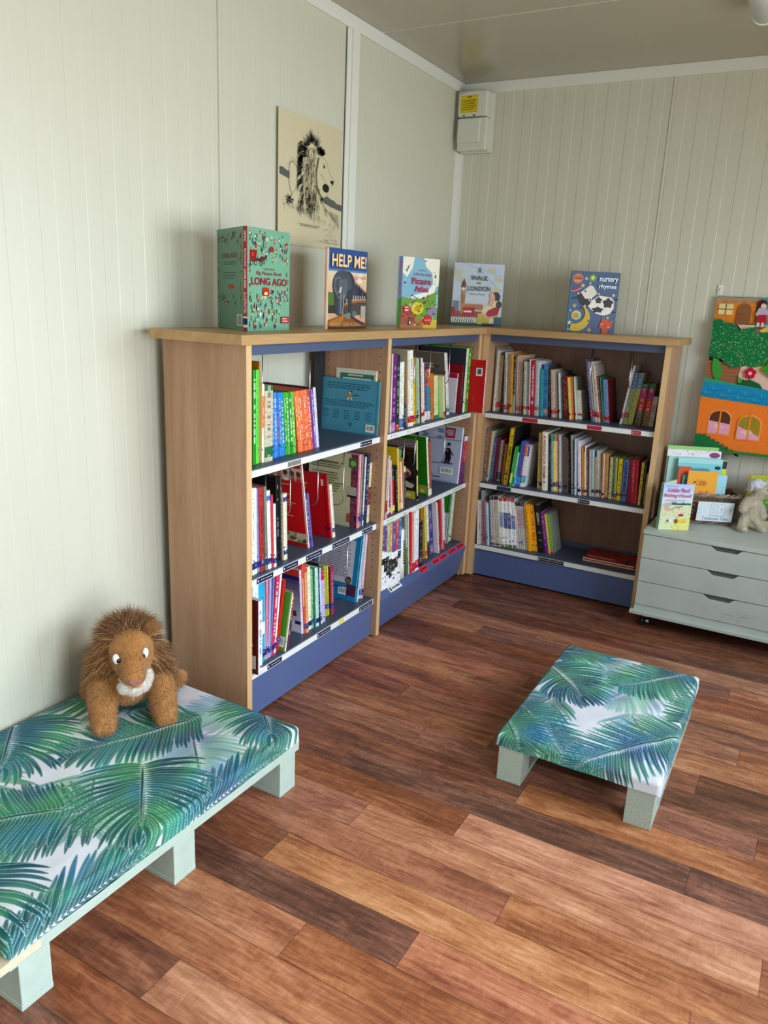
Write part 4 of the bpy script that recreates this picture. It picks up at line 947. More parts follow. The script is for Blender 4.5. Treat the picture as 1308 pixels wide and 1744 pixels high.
def make_book(key, front, a0, th, h, lean, col, opts, idx, total):
    unit, sh = key
    z = {'t': .9322, 'm': .5462, 'b': .1932}[sh]
    if key == '2b': z = .2052
    bands = []; cover = col; depth = min(.26, max(.12, h*.76)); title = None; name = None; rolled = False
    for o in opts:
        if o.startswith('N:'): name = o[2:]
        elif o[0] == 'b': c, lo, hi = o[1:].split(':'); bands.append((float(lo), float(hi), c))
        elif o[0] == 'c': cover = o[1:]
        elif o[0] == 'd': depth = float(o[1:])
        elif o[0] == 't': title = o[1:]
        elif o == 'R': rolled = True
    if unit == '3': depth = min(depth, -.094-front)
    else: depth = min(depth, front-.072)
    r = random.Random(hash_str(key+str(idx)))
    mb = MB(); PC = hx('dccfb4')
    ct = min(.0022, th*.22)            # cover board thickness
    def P(d, a, zz):                    # depth back from spine, across, up (books lean in their own plane)
        aa = a0+a+lean*zz
        return (front-d, aa, z+zz) if unit != '3' else (aa, front+d, z+zz)
    # spine rows: bands + title + tiny lettering
    rows = 44; base = hx(col)
    cuts = sorted(set([0, 1]+[b[0] for b in bands]+[b[1] for b in bands]+[i/rows for i in range(rows+1)]))
    tcol = hx(title) if title else tuple(min(1, c*.45+(.5 if sum(base[:3]) < .5 else 0)) for c in base[:3])+(1,)
    w3 = [0, .3, .7, 1]
    for i in range(len(cuts)-1):
        lo, hi = cuts[i], cuts[i+1]
        if hi-lo < 1e-5: continue
        m = (lo+hi)/2; c = base
        for b in bands:
            if b[0] <= m <= b[1]: c = hx(b[2])
        inband = c is not base
        for k in range(3):
            cc = c
            jt = 1+r.uniform(-.16, .16); cc = tuple(min(1, q*jt) for q in c[:3])+(1,)
            if k == 1 and not inband and .2 < m < .9 and (title or th > .007) and r.random() < .5: f_ = .62 if title else .38; cc = tuple(q*(1-f_)+t*f_ for q, t in zip(c, tcol))
            if not inband and .1 < m < .2 and r.random() < .12: cc = (.02, .03, .12, 1)
            if k == 1 and inband and th > .008 and r.random() < .35: cc = tuple(min(1, q+.25) for q in c[:3])+(1,)
            a1, a2 = w3[k]*th, w3[k+1]*th
            bul = [0, .0012, .0012, 0]
            mb.add([P(-bul[k], a1, lo*h), P(-bul[k+1], a2, lo*h), P(-bul[k+1], a2, hi*h), P(-bul[k], a1, hi*h)], [(0, 1, 2, 3)], cc)
    cv = hx(cover)
    oth = hx(col) if unit != '3' else cv
    near = cv
    for side, cc in ((0, near), (1, oth)):
        a1 = 0 if side == 0 else th-ct; a2 = ct if side == 0 else th
        q = [P(0, a1, 0), P(0, a2, 0), P(depth, a2, 0), P(depth, a1, 0), P(0, a1, h), P(0, a2, h), P(depth, a2, h), P(depth, a1, h)]
        mb.add(q, [(0, 3, 2, 1), (4, 5, 6, 7), (1, 2, 6, 5), (2, 3, 7, 6), (3, 0, 4, 7)], cc)
    ins = .003 if h > .12 else .001
    q = [P(.001, ct, ins), P(.001, th-ct, ins), P(depth-ins, th-ct, ins), P(depth-ins, ct, ins), P(.001, ct, h-ins), P(.001, th-ct, h-ins), P(depth-ins, th-ct, h-ins), P(depth-ins, ct, h-ins)]
    mb.add(q, [(0, 3, 2, 1), (4, 5, 6, 7), (2, 3, 7, 6)], None, mi=1)
    for i in range(len(mb.c)):
        if mb.c[i] is None: mb.c[i] = PC
    if rolled:
        mb = MB(); n = 20
        cxx, cyy = front-th/2, a0+th/2
        mb.tube([(cxx, cyy+lean*zz, z+zz) for zz in (0, h*.3, h*.6, h-.006, h)], [th/2]*3+[th/2, th/2*.8], 20, hx(col))
        for k in range(9):
            zz = h*(.3+.055*k); mb.box(cxx+th/2-.001, cxx+th/2+.0006, cyy+lean*zz-.004, cyy+lean*zz+.004, z+zz, z+zz+h*.035, hx('181818'))
    o = mb.build('book', [M['book'], M['paper']], fix=False)
    grp = 'books on the %s shelf of the %s' % (SH[sh], CASE[unit])
    if rolled: lab = 'thick white rolled book tube with black lettering, bottom shelf of the middle bookcase'
    elif name in SPECIAL: lab = SPECIAL[name]
    else:
        size = 'thick ' if th > .026 else 'thin ' if th < .0105 else ''
        lab = '%s%s book, %s from left, %s shelf, %s' % (size, colour_word(col), ordinal(idx+1), SH[sh], CASE[unit])
    tag(o, lab, 'book', grp)
    # artwork on the covers that can be seen
    Tn = None
    if unit != '3':
        sx = Vector(P(0, 0, 0))-Vector(P(depth, 0, 0)); T = frame(P(depth, 0, 0), sx, Vector(P(0, 0, h))-Vector(P(0, 0, 0)))
    else:
        T = frame(P(0, th, 0), (0, 1, 0), Vector(P(0, th, h))-Vector(P(0, th, 0)))
    if name: cover_art(name, o, T, depth, h, th, P, title)
    return o
def hash_str(s):
    v = 7
    for ch in s: v = (v*131+ord(ch)) % 1000003
    return v
def cover_art(name, o, T, w, h, th, P, title):
    A = Art(T, base=.0003); r = random.Random(hash_str(name))
    def barcode(x, y, bw, bh):
        A.rect(x, y, x+bw, y+bh, 'f0f0ee'); k = x+bw*.1
        z = A._z()
        while k < x+bw*.88:
            l = bw*(.02+.03*r.random()); A.rect(k, y+bh*.25, k+l, y+bh*.85, '181818'); A.h = z+.0001; k += l+bw*(.03+.03*r.random())
    if name == 'teal_back':
        A.textlines(w*.08, h*.80, w*.95, h*.93, 3, '12506a', .4, r)
        A.textlines(w*.05, h*.47, w*.93, h*.60, 4, '12506a', .4, r)
        for k in range(5): A.textlines(w*(.02+.19*k), h*.24, w*(.14+.19*k), h*.42, 4, '1c5c74', .3, r)
        x, y = w*.5, h*.7
        A.ell(x, y, w*.04, h*.055, 'c08428'); A.ell(x+w*.01, y+h*.06, w*.022, h*.03, '4a3428'); A.ell(x-w*.005, y+h*.045, w*.018, h*.022, 'e8d8c0')
        A.line([(x-w*.02, y-h*.04), (x-w*.045, y-h*.09)], .006, 'e8e4d8'); A.line([(x+w*.015, y-h*.04), (x+w*.03, y-h*.09)], .006, 'e8e4d8')
        A.line([(x+w*.03, y), (x+w*.12, y+h*.01)], .002, '284858'); A.ell(x+w*.12, y+h*.01, w*.015, h*.012, '203040')
        A.line([(x-w*.03, y+h*.01), (x-w*.08, y)], .003, 'b08040')
        barcode(w*.80, h*.05, w*.155, h*.14)
        A.line([(w*.965, 0), (w*.965, h)], .003, '2a7c98')
        text('W', T, w*.49, h*.11, .018, .018, ink('1c5068'), o, bold=.01)
    elif name == 'chart':
        A.rect(w*.1, h*.08, w*.95, h*.93, '2a7a70'); A.rect(w*.17, h*.1, w*.88, h*.86, 'ece6d0'); A.textlines(w*.3, h*.885, w*.75, h*.92, 1, 'd8ecd8', .6, r)
        for _ in range(16): A.ell(w*r.choice([.135, .915]), h*r.uniform(.1, .9), .006, .006, r.choice(['9cb890', '203028', 'a06a50']))
        A.textlines(w*.25, h*.78, w*.8, h*.83, 1, '303028', .8, r)
    elif name == 'red_photo':
        A.rect(0, h*.80, w, h*.955, 'd8c0b0'); A.rect(0, h*.045, w, h*.165, 'c8b8a0')
        for k in range(7):
            x = w*(.08+.14*k); A.ell(x, h*.85, w*.045, h*.045, r.choice(['e0b898', 'c89070', 'a87050'])); A.ell(x, h*.89, w*.05, h*.03, r.choice(['583820', '281818', 'b08040'])); A.ell(x, h*.815, w*.06, h*.02, r.choice(['f0ece8', 'c83040', '506890'])); A.h -= .0003
        for k in range(26): A.ell(w*r.random()*.96+.01, h*(.06+.09*r.random()), .009, .007, r.choice(['487838', 'a02828', '683828', 'e0d8c8', '80a050'])); A.h -= .0001
        for k, y in enumerate((.74, .62, .55, .52, .49, .36)): A.textlines(w*.05, h*y, w*.85, h*(y+.02), 1, 'e8a0a0', .6, r)
        A.line([(w*.985, 0), (w*.985, h)], .004, 'f0d8d0')
    elif name == 'red_plain':
        A.textlines(w*.2, h*.72, w*.6, h*.86, 2, 'd89858', .5, r); A.rect(w*.88, h*.83, w*.96, h*.93, 'f0c8c8'); A.rect(w*.9, h*.13, w*1.0, h*.18, '141c54')
        A.rect(w*.93, 0, w*.96, h, 'a8000c')
    elif name == 'history':
        A.rect(w*.86, 0, w, h, '6c2f48')
        for _ in range(130): A.ell(w*r.uniform(.87, .99), h*r.random(), .0035, .0025, r.choice(['a04848', '3a1830', '904070', 'b06858']), 6); A.h -= .00011
        A.rect(w*.82, h*.82, w*.985, h*.95, '3c6830'); A.ell(w*.9, h*.88, .014, .012, '88b060'); A.rect(w*.80, h*.44, w*.985, h*.56, 'b4ac9c'); A.rect(w*.80, h*.42, w*.985, h*.445, '101010'); A.rect(w*.80, h*.07, w*.87, h*.19, 'b04838')
        A.textlines(w*.08, h*.84, w*.66, h*.87, 1, '605838', .9, r); A.textlines(w*.05, h*.77, w*.72, h*.83, 2, '706848', .5, r)
        A.textlines(w*.08, h*.45, w*.7, h*.73, 8, '686040', .4, r); A.ell(w*.68, h*.855, .004, .004, '181818', 8)
        A.rect(w*.95, h*.1, w*1.0, h*.16, '1c2458')
    elif name == 'green_small':
        barcode(w*.55, h*.06, w*.4, h*.18)
        for y in (.88, .6, .4): A.rect(w*.3, h*y, w*.5, h*(y+.008), '1c5010')
        A.line([(w*.98, 0), (w*.98, h)], .004, 'b8e090')
    elif name == 'purple_fade':
        for k in range(14):
            f = k/13; a, b = hx('f0ecf6'), hx('2c2470'); c = tuple(x*(1-f)+y*f for x, y in zip(a, b))
            A.rect(0, h*(.02+.88*k/14), w, h*(.02+.88*(k+1)/14), c); A.h -= .00012
        A.h += .0005; A.rect(0, h*.9, w, h, 'e03a28')
        barcode(w*.3, h*.04, w*.55, h*.14); A.rect(w*.5, h*.27, w*.9, h*.36, '783848'); A.rect(w*.86, h*.15, w, h*.2, '142458')
        for _ in range(16): A.ell(w*r.random()*.9+.01, h*r.uniform(.3, .5), .002, .002, 'c0b8d8', 6)
    elif name == 'blue_text':
        A.rect(w*.08, h*.25, w*.86, h*.90, 'd4cedc'); A.textlines(w*.12, h*.33, w*.82, h*.88, 19, '585468', .42, r)
        barcode(w*.58, h*.07, w*.26, h*.11); A.rect(w*.76, h*.07, w*.97, h*.24, '50284c')
        A.ell(w*.78, h*.30, w*.07, h*.055, '201c1c'); A.ell(w*.80, h*.285, w*.045, h*.04, '8a6450'); A.ell(w*.14, h*.12, w*.07, h*.03, 'e0e8f0'); A.line([(w*.97, 0), (w*.97, h)], .003, 'a0d8e8')
    elif name == 'facts':
        for _ in range(26): A.ell(w*r.uniform(.04, .96), h*r.uniform(.04, .96), .02*r.random()+.005, .008, r.choice(['5c4c44', '7c6c60', '685850', '48403c']), 9); A.h -= .0001
        text('fact', T, w*.25, h*.78, w*.5, h*.1, ink('cfc4b4'), o, bold=.02); text('ics', T, w*.62, h*.55, w*.3, h*.1, ink('cfc4b4'), o, bold=.02)
    elif name == 'pink_top':
        A.rect(0, h*.88, w, h, 'b01440'); A.textlines(w*.25, h*.74, w*.8, h*.8, 2, 'b0a8ac', .4, r); A.rect(w*.3, h*.2, w*.75, h*.5, 'c8b088')
        for k in range(4): A.rect(w*(.34+.1*k), h*.22, w*(.39+.1*k), h*.47, '7a5028')
        A.rect(w*.2, h*.06, w*.8, h*.1, '902040')
    elif name == 'yellow_globe':
        A.ell(w*.55, h*.82, w*.2, h*.075, '3c6c94'); A.ell(w*.5, h*.83, w*.08, h*.03, '88a8b8'); A.ell(w*.62, h*.8, w*.05, h*.03, 'a8b8a0'); A.rect(w*.2, h*.05, w*.8, h*.6, 'd8b400')
    elif name == 'photo_collage':
        A.rect(0, h*.88, w, h, '6c7478'); A.rect(0, h*.93, w, h*.96, 'b86848')
        for _ in range(70): A.ell(w*r.random()*.96+.003, h*r.uniform(.03, .9), .03*r.random()+.004, .02*r.random()+.004, r.choice(['1c1414', '382c24', '584438', '7c6450', '282430', 'a88c74', '483020']), 9); A.h -= .0001
        A.ell(w*.75, h*.45, w*.12, h*.08, 'dcb8b0'); A.ell(w*.8, h*.42, w*.05, h*.05, '902838'); A.poly([(w*.4, h*.28), (w*.6, h*.36), (w*.95, h*.26), (w*.9, h*.2), (w*.4, h*.22)], 'd4ccb0')
        A.rect(w*.6, h*.01, w*.97, h*.15, 'c8bc2c'); A.ell(w*.78, h*.08, w*.1, h*.035, 'e8e080')
    elif name == 'green_circle':
        A.ell(w*.4, h*.5, w*.38, h*.2, '5c8848', 30); A.rect(w*.62, h*.03, w*.98, h*.18, '9a9c28'); A.line([(w*.78, 0), (w*.78, h)], .002, '3c9828'); A.ell(w*.85, h*.08, w*.06, h*.03, 'd8d868')
    elif name == 'grey_city':
        A.rect(w*.62, h*.8, w*.84, h*.985, 'a82434'); A.rect(w*.66, h*.84, w*.8, h*.95, 'c08890'); A.rect(0, h*.76, w, h*.78, '7c88a4')
        A.line([(w*.12, h*.2), (w*.28, h*.75)], .006, '606470')
        for _ in range(12): A.ell(w*r.random()*.6+.02, h*r.uniform(.8, .95), .02, .006, r.choice(['8894b0', 'c4cad8', '707c98']), 8)
        x = w*.72
        A.rect(x-w*.11, h*.33, x+w*.13, h*.36, '50505c'); A.poly([(x-w*.03, h*.62), (x+w*.05, h*.62), (x+w*.085, h*.44), (x+w*.05, h*.34), (x+w*.01, h*.34), (x, h*.42), (x-w*.02, h*.34), (x-w*.06, h*.34), (x-w*.04, h*.46), (x-w*.06, h*.52)], '121216')
        A.ell(x+w*.01, h*.655, w*.028, h*.022, 'a89c98'); A.rect(x-w*.045, h*.668, x+w*.065, h*.675, '101014'); A.rect(x-w*.02, h*.675, x+w*.04, h*.715, '101014'); A.line([(x+w*.05, h*.58), (x+w*.13, h*.5)], .006, '101014'); A.ell(x-w*.01, h*.57, .004, .004, 'c89828', 8)
        barcode(w*.58, h*.15, w*.3, h*.11); A.rect(0, h*.07, w*.6, h*.09, '60606c'); A.ell(w*.35, h*.12, w*.08, h*.015, '303038')
        for _ in range(20): A.rect(w*r.random()*.9, h*.02, w*r.random()*.9+.01, h*.03, '9aa0ac'); A.h -= .0001
    elif name == 'green_white':
        A.rect(0, h*.62, w, h, '2c8c1c'); A.rect(0, 0, w*.9, h*.6, 'c8ccd8'); A.line([(w*.96, 0), (w*.96, h)], .003, '183828')
    elif name == 'dark_red':
        A.rect(w*.6, h*.07, w*.95, h*.25, 'd8ccc8'); A.poly([(w*.5, h*.32), (w*.9, h*.38), (w*.8, h*.6), (w*.5, h*.7)], 'd8a880')
    elif name == 'red_tag':
        A.rect(w*.78, h*.70, w*.93, h*.85, 'e8e8e4'); A.rect(w*.81, h*.73, w*.9, h*.83, '4c5c54'); A.textlines(w*.6, h*.5, w*.64, h*.62, 1, 'e05058', .7, r); A.rect(w*.74, h*.22, w*.76, h*.3, 'd84048')
    A.build('cover_picture', M['art'], o)
    if name in ('red_story', 'world_poems', 'family'):
        fy = P(0, 0, 0)[1]
        a = Vector(P(-.0015, 0, 0)); up = (Vector(P(-.0015, 0, h))-a)
        if name == 'red_story': TT = frame(Vector(P(-.0015, th*.2, h*.93)), -up, (1, 0, 0)); text('THE JESUS STORY', TT, 0, 0, h*.58, th*.6, ink('ecd8d8'), o, bold=.01)
        if name == 'world_poems': TT = frame(Vector(P(-.0015, th*.22, h*.94)), -up, (1, 0, 0)); text('A WORLD OF POEMS', TT, 0, 0, h*.75, th*.55, ink('b02c20'), o, bold=.01)
        if name == 'family': TT = frame(Vector(P(-.0015, th*.25, h*.93)), -up, (1, 0, 0)); text('FIRST FAMILY', TT, 0, 0, h*.72, th*.5, ink('101c40'), o, bold=.01)
rowc = {}
for ln in BOOKS: rowc[ln.split()[0]] = rowc.get(ln.split()[0], 0)+1
cnt = {}
for ln in BOOKS:
    f = ln.split(); k = f[0]; i = cnt.get(k, 0); cnt[k] = i+1
    make_book(k, float(f[1]), float(f[2]), float(f[3]), float(f[4]), float(f[5]), f[6], f[7:], i, rowc[k])
# books lying flat on the bottom shelf of the back-wall bookcase
def flat_book(x0, x1, y0, y1, z0, z1, col, lab):
    mb = MB(); c = hx(col)
    mb.box(x0, x1, y0, y1, z0, z0+.0015, c); mb.box(x0, x1, y0, y1, z1-.0015, z1, c); mb.box(x0, x0+.002, y0, y1, z0, z1, c)
    mb.box(x0+.002, x1-.003, y0+.002, y1-.003, z0+.0015, z1-.0015, hx('e4d8b8'))
    o = mb.build('book', [M['book']]); tag(o, lab, 'book', 'red books lying flat on the bottom shelf')
    T = frame((x0, y0, z1), (1, 0, 0), (0, 1, 0)); A = Art(T); w = x1-x0; d = y1-y0; r = random.Random(3)
    A.rect(w*.05, d*.1, w*.62, d*.3, 'd86860'); A.textlines(w*.08, d*.12, w*.6, d*.28, 2, 'f0b0a8', .6, r)
    for _ in range(18): A.ell(w*r.uniform(.1, .9), d*r.uniform(.35, .95), .02*r.random()+.004, .008, r.choice(['981818', '702020', 'd04030', 'b87040']), 8)
    A.rect(w*.8, d*.02, w*.86, d*.4, '145048'); A.build('cover_picture', M['art'], o)
flat_book(1.008, 1.282, -.300, -.105, .1932, .2025, 'a02018', 'red book lying flat under another on the bottom shelf, cream page edge')
flat_book(1.006, 1.278, -.293, -.100, .2030, .2125, 'b02820', 'red book lying flat topmost on the bottom shelf, teal tape at one end')
# ------------------------------------------------------------ display books
def display_book(lab, S0, P0, P1, z, h, front, spine, back, ang, group=None, bt=.0035, lean=0.0, pages=.006, cat='book'):
    """open-standing book: spine between S0 and P0, front cover P0->P1, back cover swung by ang (degrees) behind it"""
    P0 = Vector((P0[0], P0[1], 0)); P1 = Vector((P1[0], P1[1], 0)); S0 = Vector((S0[0], S0[1], 0))
    t = thing('book', lab, cat, (P0.x, P0.y, z), 0, group)
    S0 -= P0; P1 -= P0; P0 -= P0
    d = P1.normalized(); w = P1.length; nrm = Vector((d.y, -d.x, 0))      # towards the room
    ln = Vector((0, 0, 1))-nrm*lean; ln.normalize()
    def slab(a, dirv, width, th, inward, z0, z1, col, name, mat=M['book']):
        mb = MB(); n = inward*th
        q = []
        for zz in (z0, z1):
            u = ln*zz
            q += [a+u, a+dirv*width+u, a+dirv*width+n+u, a+n+u]
        mb.add(q, [(0, 3, 2, 1), (4, 5, 6, 7), (0, 1, 5, 4), (1, 2, 6, 5), (2, 3, 7, 6), (3, 0, 4, 7)], hx(col) if mat is M['book'] else None)
        return mb.build(name, mat, t, bevel=.0006, seg=1)
    f = slab(P0, d, w, bt, -nrm, 0, h, front, 'front_cover')
    sp = (S0-P0); sl = sp.length; sd = sp.normalized(); sn = Vector((sd.y, -sd.x, 0))
    if sn.dot(d) < 0: sn = -sn
    s = slab(P0, sd, sl, .002, sn, 0, h, spine, 'spine')
    a = math.radians(ang); bd = Vector((d.x*math.cos(a)-d.y*math.sin(a), d.x*math.sin(a)+d.y*math.cos(a), 0)); bn = Vector((bd.y, -bd.x, 0))
    b = slab(S0, bd, w, bt, bn, 0, h, back, 'back_cover')
    slab(P0-nrm*bt+d*.004, d, w-.008, pages, -nrm, .003, h-.003, None, 'pages', M['paper'])
    slab(S0+bn*bt+bd*.004, bd, w-.008, pages, bn, .003, h-.003, None, 'pages', M['paper'])
    TF = frame(P0+nrm*.0, d, ln)
    up = ln
    TB = frame(S0+bd*w, -bd, ln)
    # spine frame: seen from outside, x runs from S0 to P0
    TS = frame(S0, P0-S0, ln)
    return t, f, s, b, TF, TS, TB, w
HT = H
def A_on(T, base=.0004): return Art(T, base=base)

# big green picture book, opened like a tent
t, f, s, b, TF, TS, TB, w = display_book('large green picture book with red spine titled LONG AGO standing open on the worktop', (.292, -2.223), (.308, -2.221), (.287, -1.965), HT, .327, '72a98a', 'a01c2c', '628c74', 55)  # back cover green is darkened for the shade on that side
h = .327; r = random.Random(5); A = A_on(TF)
pal = ['8c1c20', '203830', '284858', 'd8c078', 'e8e0c8', 'a05030', '183028', '306088', 'c87850', '502020']
def figures(A, x0, y0, x1, y1, n, r, sc=1.0):
    for _ in range(n):
        x = r.uniform(x0, x1); y = r.uniform(y0, y1); c = r.choice(pal); c2 = r.choice(pal)
        A.rect(x-.0022*sc, y-.006*sc, x-.0004*sc, y-.001*sc, c2); A.rect(x+.0004*sc, y-.006*sc, x+.0022*sc, y-.001*sc, c2); A.h -= .00024
        A.poly([(x-.003*sc, y-.002*sc), (x+.003*sc, y-.002*sc), (x+.0018*sc, y+.005*sc), (x-.0018*sc, y+.005*sc)], c)
        A.ell(x, y+.0068*sc, .0019*sc, .0021*sc, r.choice(['e0b898', '403020', '201818']), 8); A.h -= .00024
figures(A, .01, h*.70, w-.01, h*.95, 64, r, 1.2); figures(A, .01, h*.03, w*.78, h*.40, 70, r, 1.3); figures(A, w*.03, h*.42, w*.06, h*.68, 5, r, 1.1); figures(A, w*.92, h*.42, w*.97, h*.68, 6, r, 1.1)
figures(A, w*.55, h*.3, w-.01, h*.42, 16, r, 1.2)
A.h += .0003
# red coach and horse
x, y = w*.12, h*.72
A.rect(x-.018, y-.015, x+.018, y+.022, '8c1414'); A.rect(x+.016, y-.012, x+.045, y-.002, '6c1010'); A.rect(x-.008, y+.002, x+.006, y+.015, 'c03028')
for cx_ in (x-.01, x+.014, x+.045): A.ell(cx_, y-.018, .008, .008, '203028', 14); A.ell(cx_, y-.018, .005, .005, '72a98a', 14)
A.ell(x+.055, y-.002, .014, .007, '5c2818'); A.poly([(x+.062, y), (x+.076, y+.012), (x+.08, y+.006), (x+.068, y-.004)], '402018')
for k in (.047, .053, .06, .065): A.line([(x+k, y-.005), (x+k+.001, y-.02)], .002, '402018')
A.ell(w*.54, h*.81, .014, .010, 'a02820'); A.rect(w*.33, h*.35, w*.48, h*.41, 'a82818'); A.rect(w*.37, h*.36, w*.44, h*.39, 'f0d8a0'); A.poly([(w*.32, h*.41), (w*.49, h*.41), (w*.46, h*.435), (w*.35, h*.435)], 'c02818')
A.ell(w*.28, h*.17, .006, .007, 'e8f0e0'); A.ell(w*.22, h*.22, .004, .005, 'f0f0e8'); A.ell(w*.42, h*.90, .005, .005, 'e8e8c8')
A.rect(w*.77, h*.075, w*.97, h*.145, 'b01c28'); A.textlines(w*.80, h*.085, w*.94, h*.135, 2, 'f0d0d0', .5, r)
A.build('cover_picture', M['art'], f)
text('USBORNE', TF, w*.36, h*.605, w*.25, h*.018, ink('7a3030'), f, bold=.0, lift=.002)
text('Big Picture Book', TF, w*.19, h*.545, w*.6, h*.045, ink('8c2838'), f, bold=.01, shear=.2, lift=.002)
text('LONG AGO', TF, w*.075, h*.455, w*.84, h*.075, ink('8c1428'), f, bold=.03, lift=.002)
AS = A_on(TS); sw = (Vector((.308, -2.221))-Vector((.292, -2.223))).length
AS.rect(0, h*.065, sw, h*.13, '182858'); AS.rect(0, h*.04, sw, h*.065, 'e8e0d0'); AS.rect(0, h*.13, sw, h*.145, 'e8e0d0'); AS.build('cover_picture', M['art'], s)
TSr = TS @ Matrix.Translation((sw*.25, h*.98, 0)) @ Matrix.Rotation(-math.pi/2, 4, 'Z')
for (tx, a0_, l_, bd_) in (('USBORNE', .02, .1, 0), ('Big Picture Book', .19, .17, .01), ('LONG AGO', .38, .18, .02), ('ILLUSTRATED', .60, .2, 0)):
    text(tx, TSr, h*a0_, 0, h*l_, sw*.5, ink('f0e0d8'), s, bold=bd_, lift=.001)
AB = A_on(TB); figures(AB, w*.05, h*.86, w*.95, h*.95, 24, r, 1.1); figures(AB, w*.03, h*.25, w*.97, h*.36, 22, r, 1.1); figures(AB, w*.03, h*.4, w*.1, h*.8, 6, r, 1.1); figures(AB, w*.88, h*.4, w*.96, h*.85, 8, r, 1.2)
AB.textlines(w*.25, h*.64, w*.8, h*.68, 2, '3c6850', .4, r); AB.textlines(w*.25, h*.5, w*.8, h*.58, 3, '3c6850', .3, r); AB.ell(w*.55, h*.43, .03, .008, 'a84820')
AB.rect(w*.78, h*.05, w*.97, h*.16, 'd8d8c8'); AB.rect(w*.81, h*.06, w*.94, h*.15, '8c9488'); AB.build('cover_picture', M['art'], b)
text('LONG AGO', TB, w*.2, h*.71, w*.6, h*.05, ink('7a3038'), b, bold=.02)

# elephant book
t, f, s, b, TF, TS, TB, w = display_book('book with a grey elephant on the cover under a blue HELP ME! title band', (.276, -1.724), (.279, -1.707), (.285, -1.436), HT, .301, 'd0a080', 'd88850', 'c88050', 24)
h = .301; A = A_on(TF); r = random.Random(9)
for k in range(12):
    f_ = k/11; a_, b_ = hx('d8a878'), hx('d8ccb0'); A.rect(0, h*(.40+.36*k/12), w, h*(.40+.36*(k+1)/12), tuple(p*(1-f_)+q*f_ for p, q in zip(a_, b_))); A.h -= .00012
A.h += .0003
A.rect(0, h*.74, w, h, '2c5088'); A.rect(0, h*.72, w, h*.745, '6080a8')
A.poly([(w*.45, h*.70), (w*.8, h*.66), (w*.97, h*.69), (w*.97, h*.64), (w*.6, h*.62)], 'd89070'); A.ell(w*.82, h*.70, w*.06, h*.02, 'e8d8c0'); A.ell(w*.8, h*.62, w*.07, h*.035, 'e8d8b8')
for k in range(9):      # trees on the far bank
    x = w*(.62+.045*k); A.poly([(x-w*.035, h*.38), (x+w*.035, h*.38), (x+w*.02, h*(.6-.018*k)), (x, h*(.65-.02*k)), (x-w*.02, h*(.6-.018*k))], r.choice(['302c40', '3c3850', '504860']))
A.rect(0, h*.2, w, h*.37, '3a342e'); A.rect(0, h*.3, w*.2, h*.46, '587030'); A.rect(w*.4, h*.18, w, h*.33, '4c4640'); A.rect(w*.85, h*.14, w*.98, h*.3, 'a8a090')
for k in range(9): A.rect(w*(.45+.06*k), h*.34, w*(.47+.06*k), h*.43, 'c8c4b0'); A.h -= .00012
A.h += .0002
A.line([(w*.4, h*.30), (w*.6, h*.345), (w*.98, h*.37)], .012, '8c5838'); A.line([(w*.4, h*.315), (w*.6, h*.36), (w*.98, h*.385)], .004, 'c89068')
EG = ['484c54', '5c6068', '383c44', '6c7078']
A.ell(w*.46, h*.56, w*.20, h*.17, EG[2], 28); A.ell(w*.34, h*.55, w*.25, h*.19, EG[0], 30)
A.poly([(w*.10, h*.58), (w*.12, h*.44), (w*.17, h*.20), (w*.25, h*.17), (w*.27, h*.32), (w*.24, h*.48)], EG[2])
A.poly([(w*.24, h*.42), (w*.23, h*.17), (w*.36, h*.16), (w*.40, h*.38)], EG[0]); A.poly([(w*.44, h*.5), (w*.52, h*.22), (w*.58, h*.22), (w*.6, h*.5)], EG[2])
A.poly([(w*.28, h*.62), (w*.46, h*.64), (w*.48, h*.5), (w*.40, h*.38), (w*.25, h*.38), (w*.2, h*.41), (w*.23, h*.42), (w*.31, h*.43)], EG[1])
A.poly([(w*.14, h*.64), (w*.28, h*.66), (w*.28, h*.5), (w*.2, h*.42), (w*.12, h*.5)], EG[3]); A.poly([(w*.16, h*.62), (w*.26, h*.64), (w*.26, h*.51), (w*.2, h*.45), (w*.14, h*.52)], EG[0])
A.poly([(w*.28, h*.53), (w*.315, h*.53), (w*.28, h*.455), (w*.25, h*.455)], 'd8d4c4'); A.line([(w*.30, h*.5), (w*.30, h*.2)], .003, 'a8aab0'); A.line([(w*.38, h*.44), (w*.35, h*.17)], .003, 'b8bac0')
A.poly([(0, 0), (w, 0), (w, h*.06), (w*.7, h*.14), (w*.45, h*.2), (w*.3, h*.17), (0, h*.11)], '8c5020'); A.poly([(w*.3, h*.05), (w*.45, h*.2), (w*.35, h*.17), (0, h*.09), (0, h*.04)], 'a87028')
A.ell(w*.5, h*.17, w*.08, h*.04, '708078'); A.ell(w*.66, h*.2, w*.07, h*.035, '5c6c68'); A.line([(w*.56, h*.17), (w*.78, h*.09), (w*.95, h*.06)], .01, '403048')
A.rect(0, 0, w, h*.035, '583818')
A.build('cover_picture', M['art'], f)
text('HELP ME!', TF, w*.05, h*.775, w*.9, h*.155, ink('f0a030'), f, bold=.03, lift=.0052)
text('HELP ME!', TF, w*.055, h*.785, w*.89, h*.148, ink('f4dcb0'), f, bold=.005, lift=.0060)
text('PAUL GERAGHTY', TF, w*.06, h*.035, w*.86, h*.05, ink('c0a088'), f, lift=.0052)
AS = A_on(TS); sw = .0175; AS.rect(0, h*.80, sw, h*.97, 'e8d8d0'); AS.rect(0, h*.40, sw, h*.55, '703018'); AS.rect(0, 0, sw, h*.4, 'd8a860'); AS.build('cover_picture', M['art'], s)

